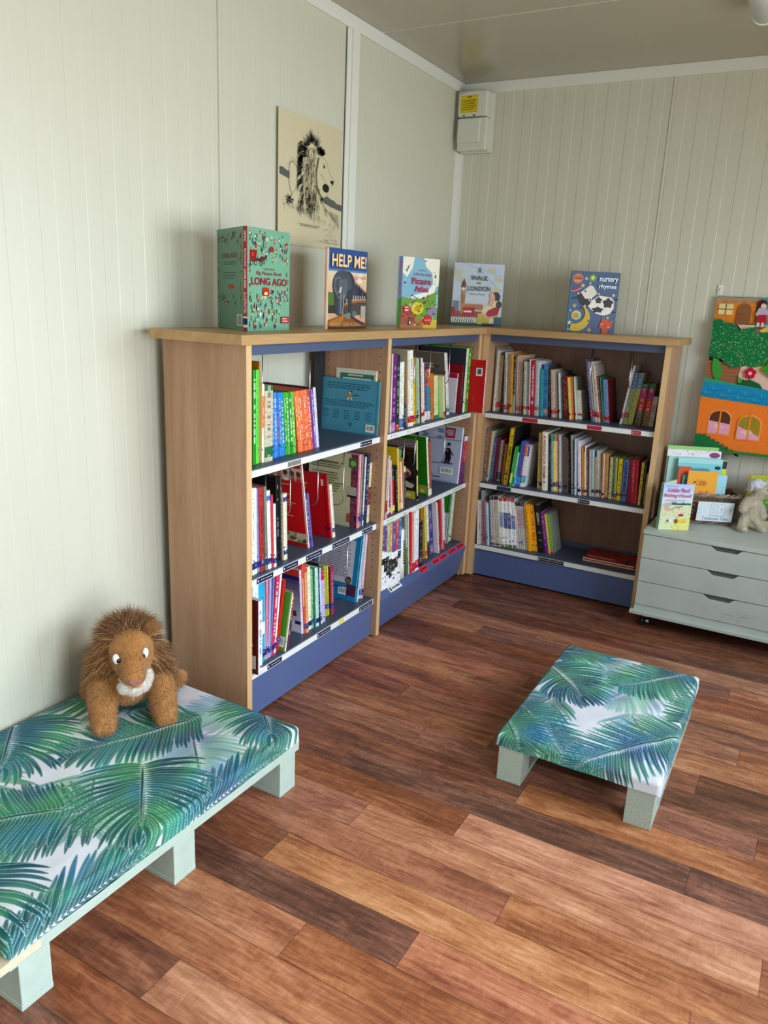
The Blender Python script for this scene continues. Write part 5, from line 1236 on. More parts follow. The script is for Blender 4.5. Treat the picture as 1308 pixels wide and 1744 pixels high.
# picture atlas
t, f, s, b, TF, TS, TB, w = display_book('pale blue Picture Atlas with a ring of tiny drawings, standing open on the worktop', (.288, -1.177), (.305, -1.168), (.376, -.95), HT, .303, '7fb0c4', '5878a0', '80a8b8', 26)
h = .303; A = A_on(TF); r = random.Random(13)
A.poly([(0, h*.78), (0, h), (w*.3, h), (w*.26, h*.85), (w*.12, h*.72)], 'e8e4d0'); A.poly([(w*.55, h), (w, h), (w, h*.62), (w*.85, h*.6), (w*.8, h*.8), (w*.62, h*.88)], 'e8e4d0')
A.poly([(w*.85, h*.66), (w*.97, h*.7), (w*.88, h*.5), (w*.7, h*.46), (w*.5, h*.42), (w*.2, h*.43), (w*.3, h*.46), (w*.42, h*.49), (w*.7, h*.53)], 'e8e8dc')
A.poly([(0, 0), (w, 0), (w, h*.55), (w*.8, h*.5), (w*.6, h*.44), (w*.3, h*.41), (0, h*.45)], '6c9838')
A.poly([(0, 0), (w, 0), (w, h*.12), (w*.5, h*.14), (0, h*.2)], 'a87040'); A.poly([(0, h*.05), (w*.4, h*.08), (w*.35, h*.3), (0, h*.32)], 'a05040')
A.ell(w*.44, h*.29, w*.17, h*.09, 'd8c020'); A.ell(w*.44, h*.29, w*.08, h*.045, 'b89818'); A.ell(w*.85, h*.24, w*.12, h*.09, '8c80a0'); A.poly([(w*.6, 0), (w, 0), (w, h*.13), (w*.66, h*.12)], 'c8b040')
A.rect(w*.94, h*.3, w, h*.5, '90b8d0')
pal2 = ['302820', '8c2828', 'e8e0d0', '284860', '583018', 'c86838', '506838', 'e0c860']
for _ in range(75):
    x = w*r.uniform(.03, .95); y = h*r.uniform(.03, .42); A.ell(x, y, r.uniform(.002, .007), r.uniform(.002, .006), r.choice(pal2), 7, r.random()*3); A.h -= .00011
for _ in range(20):
    a_ = r.uniform(0, 6.28); x = w*.48+w*.42*math.cos(a_); y = h*.70+h*.27*math.sin(a_); A.ell(x, y, r.uniform(.003, .008), .003, r.choice(pal2), 7, r.random()*3)
A.h += .0003
A.ell(w*.72, h*.125, w*.115, h*.072, 'c03020', 24); A.ell(w*.14, h*.30, w*.1, h*.02, 'c84030'); A.rect(w*.06, h*.22, w*.2, h*.32, 'b03828'); A.rect(w*.08, h*.25, w*.18, h*.27, 'e8d8c8'); A.rect(w*.08, h*.29, w*.18, h*.305, 'e8d8c8')
A.rect(w*.2, h*.05, w*.26, h*.11, '181818'); A.rect(w*.21, h*.065, w*.25, h*.1, 'e8e8e0')
A.build('cover_picture', M['art'], f)
text('Usborne', TF, w*.42, h*.815, w*.2, h*.025, ink('8c3858'), f, lift=.006)
text('Lift the flap', TF, w*.29, h*.735, w*.48, h*.055, ink('a02850'), f, lift=.006, bold=.005)
text('Picture', TF, w*.25, h*.625, w*.52, h*.095, ink('b01c48'), f, lift=.006, bold=.02)
text('Atlas', TF, w*.32, h*.52, w*.38, h*.085, ink('b01c48'), f, lift=.006, bold=.02)
text('see inside', TF, w*.64, h*.11, w*.16, h*.03, ink('f0d0c0'), f, lift=.006)
AS = A_on(TS); sw = .019; AS.rect(0, 0, sw, h*.42, '487828'); AS.rect(0, 0, sw, h*.05, '8c6838'); AS.build('cover_picture', M['art'], s)
TSr = TS @ Matrix.Translation((sw*.25, h*.93, 0)) @ Matrix.Rotation(-math.pi/2, 4, 'Z')
text('Picture Atlas', TSr, 0, 0, h*.45, sw*.55, ink('c02850'), s, lift=.001)

# London book
t, f, s, b, TF, TS, TB, w = display_book('picture book titled A WALK IN LONDON with clock tower and red bus in the corner', (.172, -.356), (.176, -.361), (.392, -.186), HT, .323, 'b4c0cc', '506840', '98a8a8', 22, pages=.004)
h = .323; A = A_on(TF); r = random.Random(17)
for _ in range(26): A.line([(w*r.random(), h*r.uniform(.4, 1)), (w*r.random(), h*r.uniform(.4, .99))], r.uniform(.001, .006), r.choice(['a8b4c4', 'c4ccd4', '98a8c0', 'c8c8b8'])); A.h -= .0001
A.h += .0005
for x, y in ((.1, .85), (.14, .74), (.75, .9), (.9, .75), (.85, .6)): A.ell(w*x, h*y, w*.08, h*.04, 'c0bc98'); A.h -= .0001
A.rect(w*.02, h*.22, w*.14, h*.4, '6c7888'); A.rect(0, h*.14, w*.6, h*.24, '8c4838')
A.rect(w*.17, h*.2, w*.25, h*.62, 'b08050'); A.poly([(w*.16, h*.62), (w*.26, h*.62), (w*.25, h*.68), (w*.215, h*.76), (w*.17, h*.68)], '604030'); A.ell(w*.21, h*.59, w*.03, h*.024, 'e8dcc0'); A.rect(w*.17, h*.36, w*.25, h*.5, '9c6c40')
A.rect(w*.25, h*.26, w*.62, h*.35, 'b06c40'); 
for k in range(9): A.rect(w*(.27+.04*k), h*.35, w*(.28+.04*k), h*.365, 'b06c40'); A.h -= .0001
A.rect(w*.22, h*.17, w*.46, h*.30, 'a01c24'); A.rect(w*.0, h*.17, w*.06, h*.3, 'a01c24'); A.textlines(w*.24, h*.215, w*.43, h*.25, 1, 'f0e8e0', .8, r); A.rect(w*.0, h*.05, w*.5, h*.13, 'd0ccc4'); A.rect(0, 0, w, h*.055, '2c4c30')
for k in range(10): A.line([(w*(.03+.045*k), h*.06), (w*(.045+.045*k), h*.13)], .005, '202024', .003); A.h -= .0001
A.h += .0005
# reader: woman and child in the lower right
A.poly([(w*.52, h*.04), (w*.94, h*.04), (w*.96, h*.42), (w*.80, h*.42), (w*.62, h*.30)], 'd8c8a0'); A.poly([(w*.5, h*.055), (w*.76, h*.04), (w*.76, h*.19), (w*.53, h*.21)], 'b8a838')
A.poly([(w*.68, h*.2), (w*.78, h*.13), (w*.92, h*.18), (w*.96, h*.32), (w*.86, h*.32), (w*.72, h*.26)], '9c2028'); A.line([(w*.6, h*.22), (w*.72, h*.14), (w*.92, h*.17)], .012, 'd0a080')
A.ell(w*.80, h*.50, w*.075, h*.065, 'd0a080', 24); A.poly([(w*.74, h*.44), (w*.84, h*.44), (w*.8, h*.32), (w*.72, h*.34)], 'd0a080'); A.poly([(w*.8, h*.56), (w*.9, h*.56), (w*.955, h*.5), (w*.93, h*.42), (w*.86, h*.42), (w*.84, h*.5)], '382c28'); A.ell(w*.93, h*.36, w*.06, h*.06, '40342c')
A.poly([(w*.62, 0), (w*.86, 0), (w*.86, h*.05), (w*.62, h*.05)], '181c20'); A.rect(w*.85, h*.04, w, h*.16, '305868')
A.build('cover_picture', M['art'], f)
for (tx, x, y, ww, hh) in (('A', .47, .855, .07, .08), ('WALK', .34, .735, .34, .07), ('in', .475, .675, .07, .035), ('LONDON', .29, .565, .45, .075), ('Salvatore Rubbino', .35, .50, .30, .03)):
    text(tx, TF, w*x, h*y, w*ww, h*hh, ink('202830' if ww != .3 else '808890'), f, bold=.015, lift=.0085)

# nursery rhymes board book
t, f, s, b, TF, TS, TB, w = display_book('dark blue nursery rhymes book with a spotted cow and yellow moon, on the back worktop', (.788, -.303), (.794, -.309), (.999, -.161), HT, .297, '0f3a68', '5c7c84', '0f3a68', 20, pages=.005, bt=.004)
h = .297; A = A_on(TF); r = random.Random(21)
A.rect(0, 0, w*.03, h, '386890')
A.ell(w*.14, h*.88, w*.105, h*.085, 'c87048', 24); A.rect(w*.06, h*.875, w*.22, h*.895, '8c3820'); A.rect(w*.07, h*.835, w*.21, h*.85, 'e0a080')
A.ell(w*.44, h*.895, w*.075, h*.06, '6c9848', 20); A.ell(w*.44, h*.9, w*.035, h*.03, 'd8d870')
A.ell(w*.12, h*.715, w*.06, h*.03, 'b01c28', 18, .3); A.line([(w*.02, h*.68), (w*.1, h*.675), (w*.22, h*.73)], .0025, 'e8c8c8')
for x, y, rr, c in ((.31, .885, .010, 'a8d8e0'), (.25, .77, .013, 'c8b888'), (.90, .63, .011, 'b8d0b0'), (.12, .44, .014, 'b89868'), (.05, .36, .007, 'a8d8e0'), (.05, .16, .013, 'c8d888'), (.83, .26, .011, 'b8b878'), (.47, .05, .013, 'c8a070'), (.04, .05, .007, 'a0b8c8')): A.star(w*x, h*y, rr, c)
A.poly([(w*.62, h*.62), (w*.8, h*.6), (w*.86, h*.595), (w*.92, h*.54), (w*.93, h*.42), (w*.87, h*.33), (w*.74, h*.295), (w*.58, h*.32), (w*.46, h*.39), (w*.38, h*.46), (w*.5, h*.56)], 'e8e0d8')
A.poly([(w*.22, h*.66), (w*.4, h*.78), (w*.47, h*.76), (w*.56, h*.65), (w*.42, h*.54), (w*.32, h*.56)], 'e0d4c8'); A.poly([(w*.17, h*.62), (w*.23, h*.64), (w*.32, h*.55), (w*.5, h*.58), (w*.42, h*.46), (w*.36, h*.43), (w*.25, h*.46), (w*.18, h*.55)], '282420')
for (cx_, cy_, rx, ry) in ((.60, .54, .065, .05), (.80, .5, .1, .075), (.60, .385, .11, .045)):
    A.poly([(w*(cx_+rx*math.cos(a_)*(1+.18*math.sin(5*a_))), h*(cy_+ry*math.sin(a_)*(1+.18*math.sin(5*a_)))) for a_ in [2*math.pi*k/24 for k in range(24)]], '302c28')
A.ell(w*.43, h*.55, .009, .010, 'e8e8e8'); A.ell(w*.43, h*.545, .005, .006, '101010'); A.ell(w*.31, h*.68, .004, .005, '201818')
for x0_, y0_, x1_, y1_ in ((.05, .55, .17, .58), (.24, .4, .34, .44), (.93, .56, 1.0, .57), (.9, .36, .98, .35)): A.line([(w*x0_, h*y0_), (w*x1_, h*y1_)], .005, '201c1c')
for x, y in ((.17, .64), (.33, .44), (.39, .81), (.59, .64)): A.ell(w*x, h*y, .006, .006, 'd8a8b0', 10)
A.ell(w*.17, h*.285, w*.1, h*.075, 'c0c890', 24); A.ell(w*.16, h*.28, w*.07, h*.05, 'c88838'); A.ell(w*.2, h*.26, w*.03, h*.02, '78a040')
mo = [(w*(.18+.28*math.cos(a_)), h*(.24+.22*math.sin(a_))) for a_ in [math.radians(k) for k in range(-115, 56, 10)]] + [(w*(.12+.23*math.cos(a_)), h*(.31+.17*math.sin(a_))) for a_ in [math.radians(k) for k in range(50, -105, -10)]]
A.poly(mo, 'c8a828'); A.ell(w*.43, h*.2, .004, .005, '302010')
A.poly([(w*.68, h*.17), (w*.72, h*.245), (w*.92, h*.2), (w*.93, h*.1), (w*.85, h*.06), (w*.85, 0), (w*.73, 0), (w*.72, h*.07), (w*.66, h*.1)], 'c85028'); A.poly([(w*.70, h*.235), (w*.71, h*.275), (w*.76, h*.24)], 'b85868'); A.poly([(w*.88, h*.215), (w*.96, h*.225), (w*.92, h*.17)], 'b85868'); A.ell(w*.72, h*.15, .004, .003, 'f0d8c8'); A.ell(w*.86, h*.11, .004, .003, 'f0d8c8')
A.build('cover_picture', M['art'], f)
text('nursery', TF, w*.57, h*.82, w*.38, h*.09, ink('e0eef4'), f, bold=.02, lift=.0085); text('rhymes', TF, w*.57, h*.715, w*.36, h*.09, ink('e0eef4'), f, bold=.02, lift=.0085)

# ------------------------------------------------------------ lion drawing on the wall
def poster():
    x = .006
    W, Hh = .46, .50; z0 = 1.690
    t = thing('poster', 'cream paper poster with an ink drawing of a seated lion, on the left wall', 'poster', (x, -1.674, z0))
    mb = MB(); n = 14
    vs = []; th = .0006
    def off(u, v): return .003*math.sin(u*5)*(1-u)+(.006*(1-u)**6)
    for s_ in (0, 1):
        for j in range(n+1):
            for i in range(n+1):
                u = i/n; v = j/n; top = Hh-.012*u if v == 1 else Hh*v
                vs.append((off(u, v)+s_*th, u*(W-.0), (v*(.488+.0*u))))
    fs = []
    m_ = (n+1)**2
    for j in range(n):
        for i in range(n):
            a = j*(n+1)+i; fs.append((a, a+1, a+n+2, a+n+1)); fs.append((a+m_, a+n+1+m_, a+n+2+m_, a+1+m_))
    mb.add(vs, fs, hx('cfc3a0')); mb.build('paper_sheet', M['paperart'], t)
    T = frame((.0075, 0, 0), (0, 1, 0), (0, 0, 1)); A = Art(T, base=.0002, step=.00008); r = random.Random(4)
    W_, H_ = W, .488; K = '1c1a18'
    def X(u): return u*W_
    def Y(v): return v*H_
    def p(u, v): return (X(u), Y(v))
    # hills band
    A.poly([p(.02, .52), p(.02, .575), p(.07, .575), p(.11, .56), p(.16, .555), p(.16, .50)], '5c5c58'); A.poly([p(.64, .43), p(.72, .44), p(.80, .415), p(.86, .41), p(.90, .39), p(.99, .385), p(.99, .335), p(.82, .355), p(.72, .375)], '5c5c58')
    def st(pts, w0=.0016, w1=None, c=K):
        h_ = A.h; A.line([p(*q) for q in pts], w0, c, w1); A.h = h_
    # far haunch and back
    st([(.16, .50), (.15, .56), (.17, .62), (.21, .64), (.26, .61), (.28, .57)], .0018); st([(.14, .60), (.19, .665), (.27, .64)], .0009, c='6a645a')
    st([(.15, .5), (.17, .43), (.20, .38)], .002); st([(.2, .38), (.26, .45), (.28, .5)], .0012)
    for _ in range(60): a_ = r.uniform(0, 6.28); u, v = .16+.05*r.random()*math.cos(a_), .345+.035*r.random()*math.sin(a_); st([(u, v), (u+.02*math.cos(a_), v+.02*math.sin(a_))], .003, .0006)
    # mane
    for i in range(190):
        t_ = r.random(); v0 = .80-.52*t_; cu = .36+.06*math.sin(t_*3); u0 = cu+r.uniform(-.09, .20-.05*t_)
        l = r.uniform(.03, .075); st([(u0, v0), (u0-.012+.01*r.random(), v0-l*.6), (u0-.004+.02*r.random(), v0-l*1.3)], r.choice([.0026, .004, .0052, .0016]), .0005, r.choice([K, K, '2c2824']))
    A.h += .0001
    for i in range(120):
        v0 = r.uniform(.30, .78); u0 = .38+.05*math.sin((.8-v0)*5)+r.uniform(-.07, .17); st([(u0, v0), (u0-.006, v0-.03), (u0+.002, v0-.06)], r.choice([.0018, .003, .004]), .0006, 'cbbf9b')
    A.h += .0001
    for i in range(130):      # spiky crest
        a_ = r.uniform(math.radians(5), math.radians(200)); cu, cv = .50, .735; rr = r.uniform(.08, .12)
        u0, v0 = cu+rr*math.cos(a_), cv+rr*.95*math.sin(a_); l = r.uniform(.05, .11)
        st([(u0, v0), (u0+l*math.cos(a_)*.9, v0+l*math.sin(a_)*.85)], r.choice([.0045, .003, .002]), .0003)
    for i in range(40): a_ = r.uniform(.4, 2.2); st([(.63+.03*r.random(), .74+.02*r.random()), (.63+.09*math.cos(a_), .74+.07*math.sin(a_))], .005, .0006)
    for i in range(50): v0 = r.uniform(.45, .78); u0 = .27+.03*r.random()+.03*(v0-.45); st([(u0+.05, v0+.03), (u0, v0), (u0-.01, v0-.05)], .004, .0006)
    A.h += .0001
    # ear
    A.ell(X(.47), Y(.735), X(.035), Y(.04), 'c9bd98'); st([(.445, .70), (.44, .74), (.47, .775), (.5, .75), (.505, .71)], .0022); st([(.47, .70), (.475, .74)], .004)
    # face
    A.poly([p(.60, .72), p(.66, .73), p(.72, .70), p(.76, .63), p(.82, .585), p(.84, .565), p(.82, .53), p(.80, .50), p(.76, .47), p(.74, .43), p(.67, .41), p(.62, .44), p(.58, .5), p(.57, .6)], 'cfc3a0')
    st([(.66, .735), (.72, .705), (.765, .63), (.82, .585), (.845, .565), (.83, .535), (.80, .52)], .0018); st([(.62, .45), (.66, .415), (.73, .43), (.76, .47)], .0014); st([(.58, .66), (.60, .72)], .0015)
    A.poly([p(.78, .565), p(.845, .57), p(.835, .535), p(.80, .54)], K); A.ell(X(.715), Y(.495), X(.055), Y(.035), K, 18); A.ell(X(.68), Y(.66), X(.014), Y(.014), K, 10); st([(.66, .685), (.70, .68)], .0018)
    for k in range(5): st([(.60+.02*k, .60-.008*k), (.66+.015*k, .59-.015*k)], .0008, c='5c564c')
    # chest and legs
    for i in range(70): v0 = r.uniform(.30, .48); u0 = r.uniform(.42, .62); st([(u0, v0), (u0+.005, v0-.05)], r.choice([.002, .0035]), .0004)
    st([(.36, .42), (.40, .36), (.46, .31), (.52, .27), (.56, .23)], .0014); st([(.30, .42), (.36, .43), (.4, .40)], .0012); st([(.66, .38), (.72, .33), (.82, .28), (.92, .23), (.96, .19)], .0026); st([(.60, .38), (.60, .28), (.58, .22)], .0014)
    A.poly([p(.63, .42), p(.66, .36), p(.67, .40)], K)
    for i in range(70): u0 = r.uniform(.06, .97); v0 = .335-.16*u0+r.uniform(-.015, .03); l = r.uniform(.02, .055); st([(u0, v0), (u0+.006, v0-l)], .0014, .0004, '3c3830')
    for i in range(26): u0 = r.uniform(.70, .95); st([(u0, .33-.15*(u0-.7)), (u0+.02, .27-.3*(u0-.7))], .001, .0004)
    # signature
    st([(.69, .145), (.74, .165), (.80, .15), (.79, .115), (.74, .105), (.72, .125)], .0009, c='5c5648'); st([(.80, .15), (.82, .07)], .0011); st([(.84, .13), (.845, .07), (.87, .085), (.885, .065), (.92, .08), (.94, .06)], .0013); st([(.89, .12), (.895, .065)], .001)
    st([(.62, .06), (.74, .052), (.95, .05)], .0013); st([(.72, .075), (.78, .07)], .0018)
    A.build('drawing', M['art'], t)
    text('"THE UNGRATEFUL BUDGET"', T, X(.30), Y(.155), X(.32), Y(.022), ink('4a4438'), t, lift=.006)
poster()

# ------------------------------------------------------------ wall box, lamp
def wall_box():
    x0, x1, z0, z1, d = .022, .196, 2.279, 2.575, .12
    t = thing('switch_box', 'cream plastic wall box with a yellow warning label, high in the corner', 'electrical box', ((x0+x1)/2, 0, z0))
    cx_ = (x0+x1)/2
    def bx(a, b, c, d_, e, f_, name, mat, bev, par=None):
        mb = MB(); mb.box(a-cx_, b-cx_, c, d_, e-z0, f_-z0); return mb.build(name, mat, par or t, bevel=bev, seg=3)
    bx(x0, x1, -.05, -.001, z0, z1, 'back_plate', M['box'], .006)
    zm = z0+(z1-z0)*.56
    bx(x0+.003, x1-.003, -d, -.0495, zm+.002, z1-.003, 'upper_cover', M['box'], .010)
    bx(x0+.002, x1-.002, -d+.012, -.0495, z0+.003, zm, 'lower_cover', M['box'], .010)
    bx(x0+.008, x1-.034, -d-.004, -d+.013, z0+.040, zm-.006, 'access_flap', M['box'], .007)
    T = frame((x0-cx_, -d, 0), (1, 0, 0), (0, 0, 1)); zz = zm-z0
    A = Art(T, base=.0003); r = random.Random(2)
    A.rect(.020, zz+.020, .118, zz+.105, 'e0c020'); A.rect(.024, zz+.024, .114, zz+.101, '7c6810'); A.rect(.0255, zz+.0255, .1125, zz+.0995, 'e0c020')
    A.rect(.056, zz+.0925, .082, zz+.0975, '5c4c10')
    for k in range(6): A.rect(.029, zz+.034+.009*k, .108-.008*(k % 3 == 0), zz+.0375+.009*k, '7c6614')
    A.build('warning_label', M['art'], t)
    text('heatline', T, .014, zz+.113, .034, .007, ink('505048'), t, lift=.0008)
    for xx in (.037, .096): bx(x0+xx, x0+xx+.011, -d-.0015, -d, zm+.004, zm+.010, 'vent_slot', M['dark'], 0)
wall_box()
def lamp():
    t = thing('ceiling_light', 'white tubular batten light on the ceiling at the upper right', 'light fitting', (1.553, -1.5, CZ))
    mb = MB(); R_ = .047; n = 14
    prof = [(-.03, 0), (-.036, -.012)]+[(R_*math.cos(math.pi+math.pi*k/n), -.035+R_*math.sin(math.pi+math.pi*k/n)) for k in range(n+1)]+[(.036, -.012), (.03, 0)]
    mb.prism(prof, -.70, .78, T=Matrix(((1, 0, 0, 0), (0, 0, 1, 0), (0, 1, 0, 0), (0, 0, 0, 1))))
    o = mb.build('diffuser', M['lamp'], t); 
    for p_ in o.data.polygons: p_.use_smooth = abs(p_.normal.y) < .5
    mb = MB(); k = 1.05
    mb.prism([(a*k, b*k if b < -.001 else 0) for a, b in prof], .78, .786, T=Matrix(((1, 0, 0, 0), (0, 0, 1, 0), (0, 1, 0, 0), (0, 0, 0, 1)))); mb.build('end_cap', M['white'], t)
    mb = MB(); mb.prism([(a*k, b*k if b < -.001 else 0) for a, b in prof], -.706, -.70, T=Matrix(((1, 0, 0, 0), (0, 0, 1, 0), (0, 1, 0, 0), (0, 0, 0, 1)))); mb.build('end_cap', M['white'], t)
lamp()

# ------------------------------------------------------------ story quilt and its hook
def quilt():
    t = thing('wall_hanging', 'bright fabric story quilt with cottage, dotted green tree and orange panel on the back wall', 'wall hanging', (1.446, -.012, .826))
    X0, Z0 = 1.446, .826
    W = .62; Hh = .750
    mb = MB(); n = 40; th = .007
    vs = []
    def bulge(u, v): return .004*math.sin(u*9+v*3)*math.sin(v*7)
    for s_ in (0, 1):
        for j in range(n+1):
            for i in range(n+1):
                u, v = i/n, j/n; vs.append((u*W+.012*(1-v), -s_*th-(bulge(u, v) if s_ else 0)-.004, v*Hh+(.005*math.sin(u*8) if v == 0 else 0)))
    m_ = (n+1)**2; fs = []
    for j in range(n):
        for i in range(n):
            a = j*(n+1)+i; fs += [(a, a+n+1, a+n+2, a+1), (a+m_, a+1+m_, a+n+2+m_, a+n+1+m_)]
    for i in range(n):
        fs += [(i, i+1, i+1+m_, i+m_), (n*(n+1)+i, n*(n+1)+i+m_, n*(n+1)+i+1+m_, n*(n+1)+i+1)]
        a = i*(n+1); fs += [(a, a+m_, a+n+1+m_, a+n+1)]; a = i*(n+1)+n; fs += [(a, a+n+1, a+n+1+m_, a+m_)]
    mb.add(vs, fs, hx('2c7038')); mb.build('backing_cloth', M['felt'], t)
    T = frame((0, -.0155, 0), (1, 0, 0), (0, 0, 1)); A = Art(T, base=.0004, step=.0005); r = random.Random(8)
    def q(pts): return [(x-X0, z-Z0) for x, z in pts]
    th = .0016
    A.poly([(0.001, .708), (W, .716), (W, .748), (.001, .748)], 'b08c70')
    for k in range(14): A.rect(.01+.022*k, .716+.008*(k % 2), .026+.022*k, .722+.008*(k % 2), '98745c'); A.h -= .0005
    A.h += .0005
    A.poly(q([(1.447, 1.548), (1.628, 1.552), (1.632, 1.455), (1.447, 1.44)]), 'dc8428', th)
    A.poly([(.182, .60), (W, .60), (W, .748), (.20, .748)], '4898a0'); A.poly([(.27, .60), (.45, .60), (.42, .68), (.33, .70), (.28, .66)], '2c8038', th)
    for i in (0, 1):
        for j in (0, 1):
            x0 = 1.462+i*.036; z0 = 1.492+j*.027; A.rect(x0-X0, z0-Z0, x0+.030-X0, z0+.023-Z0, 'e4d494', th); A.h -= th+.0005
    A.h += th+.0005
    for i in (0,): A.line(q([(1.4955, 1.49), (1.4955, 1.543)]), .004, '8c6418'); A.line(q([(1.460, 1.5175), (1.530, 1.5175)]), .004, '8c6418')
    A.poly(q([(1.548, 1.443)]+[(1.580+.030*math.cos(a_), 1.515+.032*math.sin(a_)) for a_ in [math.pi-math.pi*k/10 for k in range(11)]]+[(1.612, 1.452)]), '8a5a38', th)
    A.ell(1.557-X0, 1.497-Z0, .003, .003, '301c10', 8)
    A.poly(q([(1.56, 1.446), (1.70, 1.452), (1.76, 1.43), (1.76, 1.38), (1.6, 1.40)]), 'dcc0a8')
    # the lady
    A.ell(1.655-X0, 1.548-Z0, .021, .019, '4a1c20', 18, 0, th); A.ell(1.661-X0, 1.538-Z0, .012, .013, 'e8c8a8', 14, 0, th); A.poly(q([(1.632, 1.50), (1.642, 1.528), (1.668, 1.53), (1.69, 1.515), (1.69, 1.497), (1.64, 1.488)]), 'c0a8c0', th)
    A.poly(q([(1.638, 1.46), (1.645, 1.497), (1.68, 1.50), (1.684, 1.46)]), 'c0182c', th); A.rect(1.645-X0, 1.436-Z0, 1.656-X0, 1.462-Z0, 'e8c8c0'); A.rect(1.664-X0, 1.436-Z0, 1.675-X0, 1.462-Z0, 'e8c8c0'); A.poly(q([(1.642, 1.43), (1.682, 1.43), (1.682, 1.441), (1.642, 1.441)]), '7c4828', th)
    # trunk, path, grass
    A.poly(q([(1.448, 1.27), (1.62, 1.26), (1.60, 1.16), (1.448, 1.165)]), '9c6440'); 
    for k in range(5): A.line(q([(1.46, 1.18+.018*k), (1.52, 1.184+.018*k), (1.59, 1.18+.018*k)]), .002, '845034')
    A.poly(q([(1.60, 1.20), (1.61, 1.27), (1.70, 1.28), (2.05, 1.26), (2.05, 1.10), (1.72, 1.15)]), 'e4bca8'); A.poly(q([(1.60, 1.26), (1.70, 1.30), (2.06, 1.34), (2.06, 1.25), (1.73, 1.22), (1.68, 1.25)]), 'e0c438')
    A.poly(q([(1.66, 1.425), (1.70, 1.45), (1.9, 1.46), (2.05, 1.42), (2.05, 1.38), (1.7, 1.40)]), 'd8b858')
    for _ in range(40): A.ell(r.uniform(1.66, 2.04)-X0, r.uniform(1.25, 1.30)-Z0, .0022, .0022, '6c5818', 6); A.h -= .0005
    A.h += .0005
    A.poly(q([(1.475, 1.285), (1.50, 1.275), (1.525, 1.23), (1.52, 1.175), (1.505, 1.165), (1.485, 1.20), (1.475, 1.24)]), '3c9438', th)
    A.poly(q([(1.60, 1.205), (1.605, 1.17), (1.62, 1.155), (1.635, 1.165), (1.62, 1.19)]), '48a040', th)
    # dotted tree
    tree = [(1.447, 1.455), (1.468, 1.466), (1.492, 1.462), (1.512, 1.448), (1.538, 1.45), (1.556, 1.44), (1.572, 1.42), (1.60, 1.425), (1.628, 1.436), (1.648, 1.425), (1.665, 1.405), (1.70, 1.418), (1.74, 1.42), (1.79, 1.40), (1.82, 1.35), (1.80, 1.29), (1.76, 1.27), (1.72, 1.27), (1.69, 1.262), (1.66, 1.252), (1.63, 1.26), (1.60, 1.252), (1.575, 1.244), (1.55, 1.252), (1.53, 1.262), (1.515, 1.282), (1.49, 1.288), (1.47, 1.29), (1.448, 1.30)]
    sm = []
    for i, (a, b) in enumerate(tree):
        c, d = tree[(i+1) % len(tree)]
        for k in range(4):
            f_ = k/4; bx_, bz_ = a+(c-a)*f_, b+(d-b)*f_; s_ = .006*math.sin(math.pi*f_); l = math.hypot(c-a, d-b) or 1; sm.append((bx_-(d-b)/l*-s_*-1*-1, bz_+(c-a)/l*s_))
    A.poly(q([(max(x, 1.4475), z) for x, z in sm]), '10703c', th)
    def inside(x, z):
        c_ = False; j = len(tree)-1
        for i in range(len(tree)):
            if (tree[i][1] > z) != (tree[j][1] > z) and x < (tree[j][0]-tree[i][0])*(z-tree[i][1])/(tree[j][1]-tree[i][1])+tree[i][0]: c_ = not c_
            j = i
        return c_
    zb = A.h
    for _ in range(520):
        x, z = r.uniform(1.45, 1.82), r.uniform(1.25, 1.465)
        if inside(x, z): A.ell(x-X0, z-Z0, .0019, .0014, 'c8dc88', 6, r.random()*3); A.h = zb
    A.h += .0005
    # flower
    A.poly(q([(1.61, 1.165), (1.63, 1.185), (1.66, 1.19), (1.70, 1.175), (1.72, 1.15), (1.66, 1.148)]), '185c34', th); A.line(q([(1.652, 1.185), (1.654, 1.22)]), .006, '185c34')
    for k in range(5): A.ell(1.653+.015*math.cos(1.57+1.257*k)-X0, 1.222+.015*math.sin(1.57+1.257*k)-Z0, .0125, .0125, 'b8182c', 14, 0, th); A.h -= th
    A.h += th+.0005; A.ell(1.653-X0, 1.222-Z0, .009, .009, 'f0a8b8', 12, 0, th)
    A.poly(q([(1.70, 1.24), (1.72, 1.27), (1.80, 1.27), (1.84, 1.22), (1.76, 1.20)]), '3c9030', th)
    # water
    A.poly(q([(1.447, 1.185), (1.50, 1.18), (1.60, 1.165), (1.74, 1.15), (2.06, 1.12), (2.06, 1.10), (1.447, 1.16)]), '2c9c74')
    A.poly(q([(1.447, 1.165), (1.60, 1.16), (1.74, 1.148), (2.064, 1.12), (2.064, 1.05), (1.75, 1.074), (1.447, 1.094)]), '1888b4', th)
    for j in range(2):
        for k in range(7):
            cx_, cz_ = 1.475+.075*k+.03*j, 1.118+.022*j-.006*k
            A.line(q([(cx_+.034*math.cos(a_), cz_+.016*math.sin(a_)) for a_ in [math.radians(d_) for d_ in range(200, 345, 18)]]), .0022, '0c5878'); A.h -= .0005
            A.line(q([(cx_-.01+.008*m, cz_-.008) for m in (0, .2)]+[(cx_-.008, cz_+.004)]), .002, '50b8d8'); A.h -= .0005
    A.h += .001
    # orange panel and windows
    A.poly(q([(1.4465, 1.092), (1.752, 1.073), (2.064, 1.052), (2.064, .835), (1.452, .835)]), 'ee7a28', th)
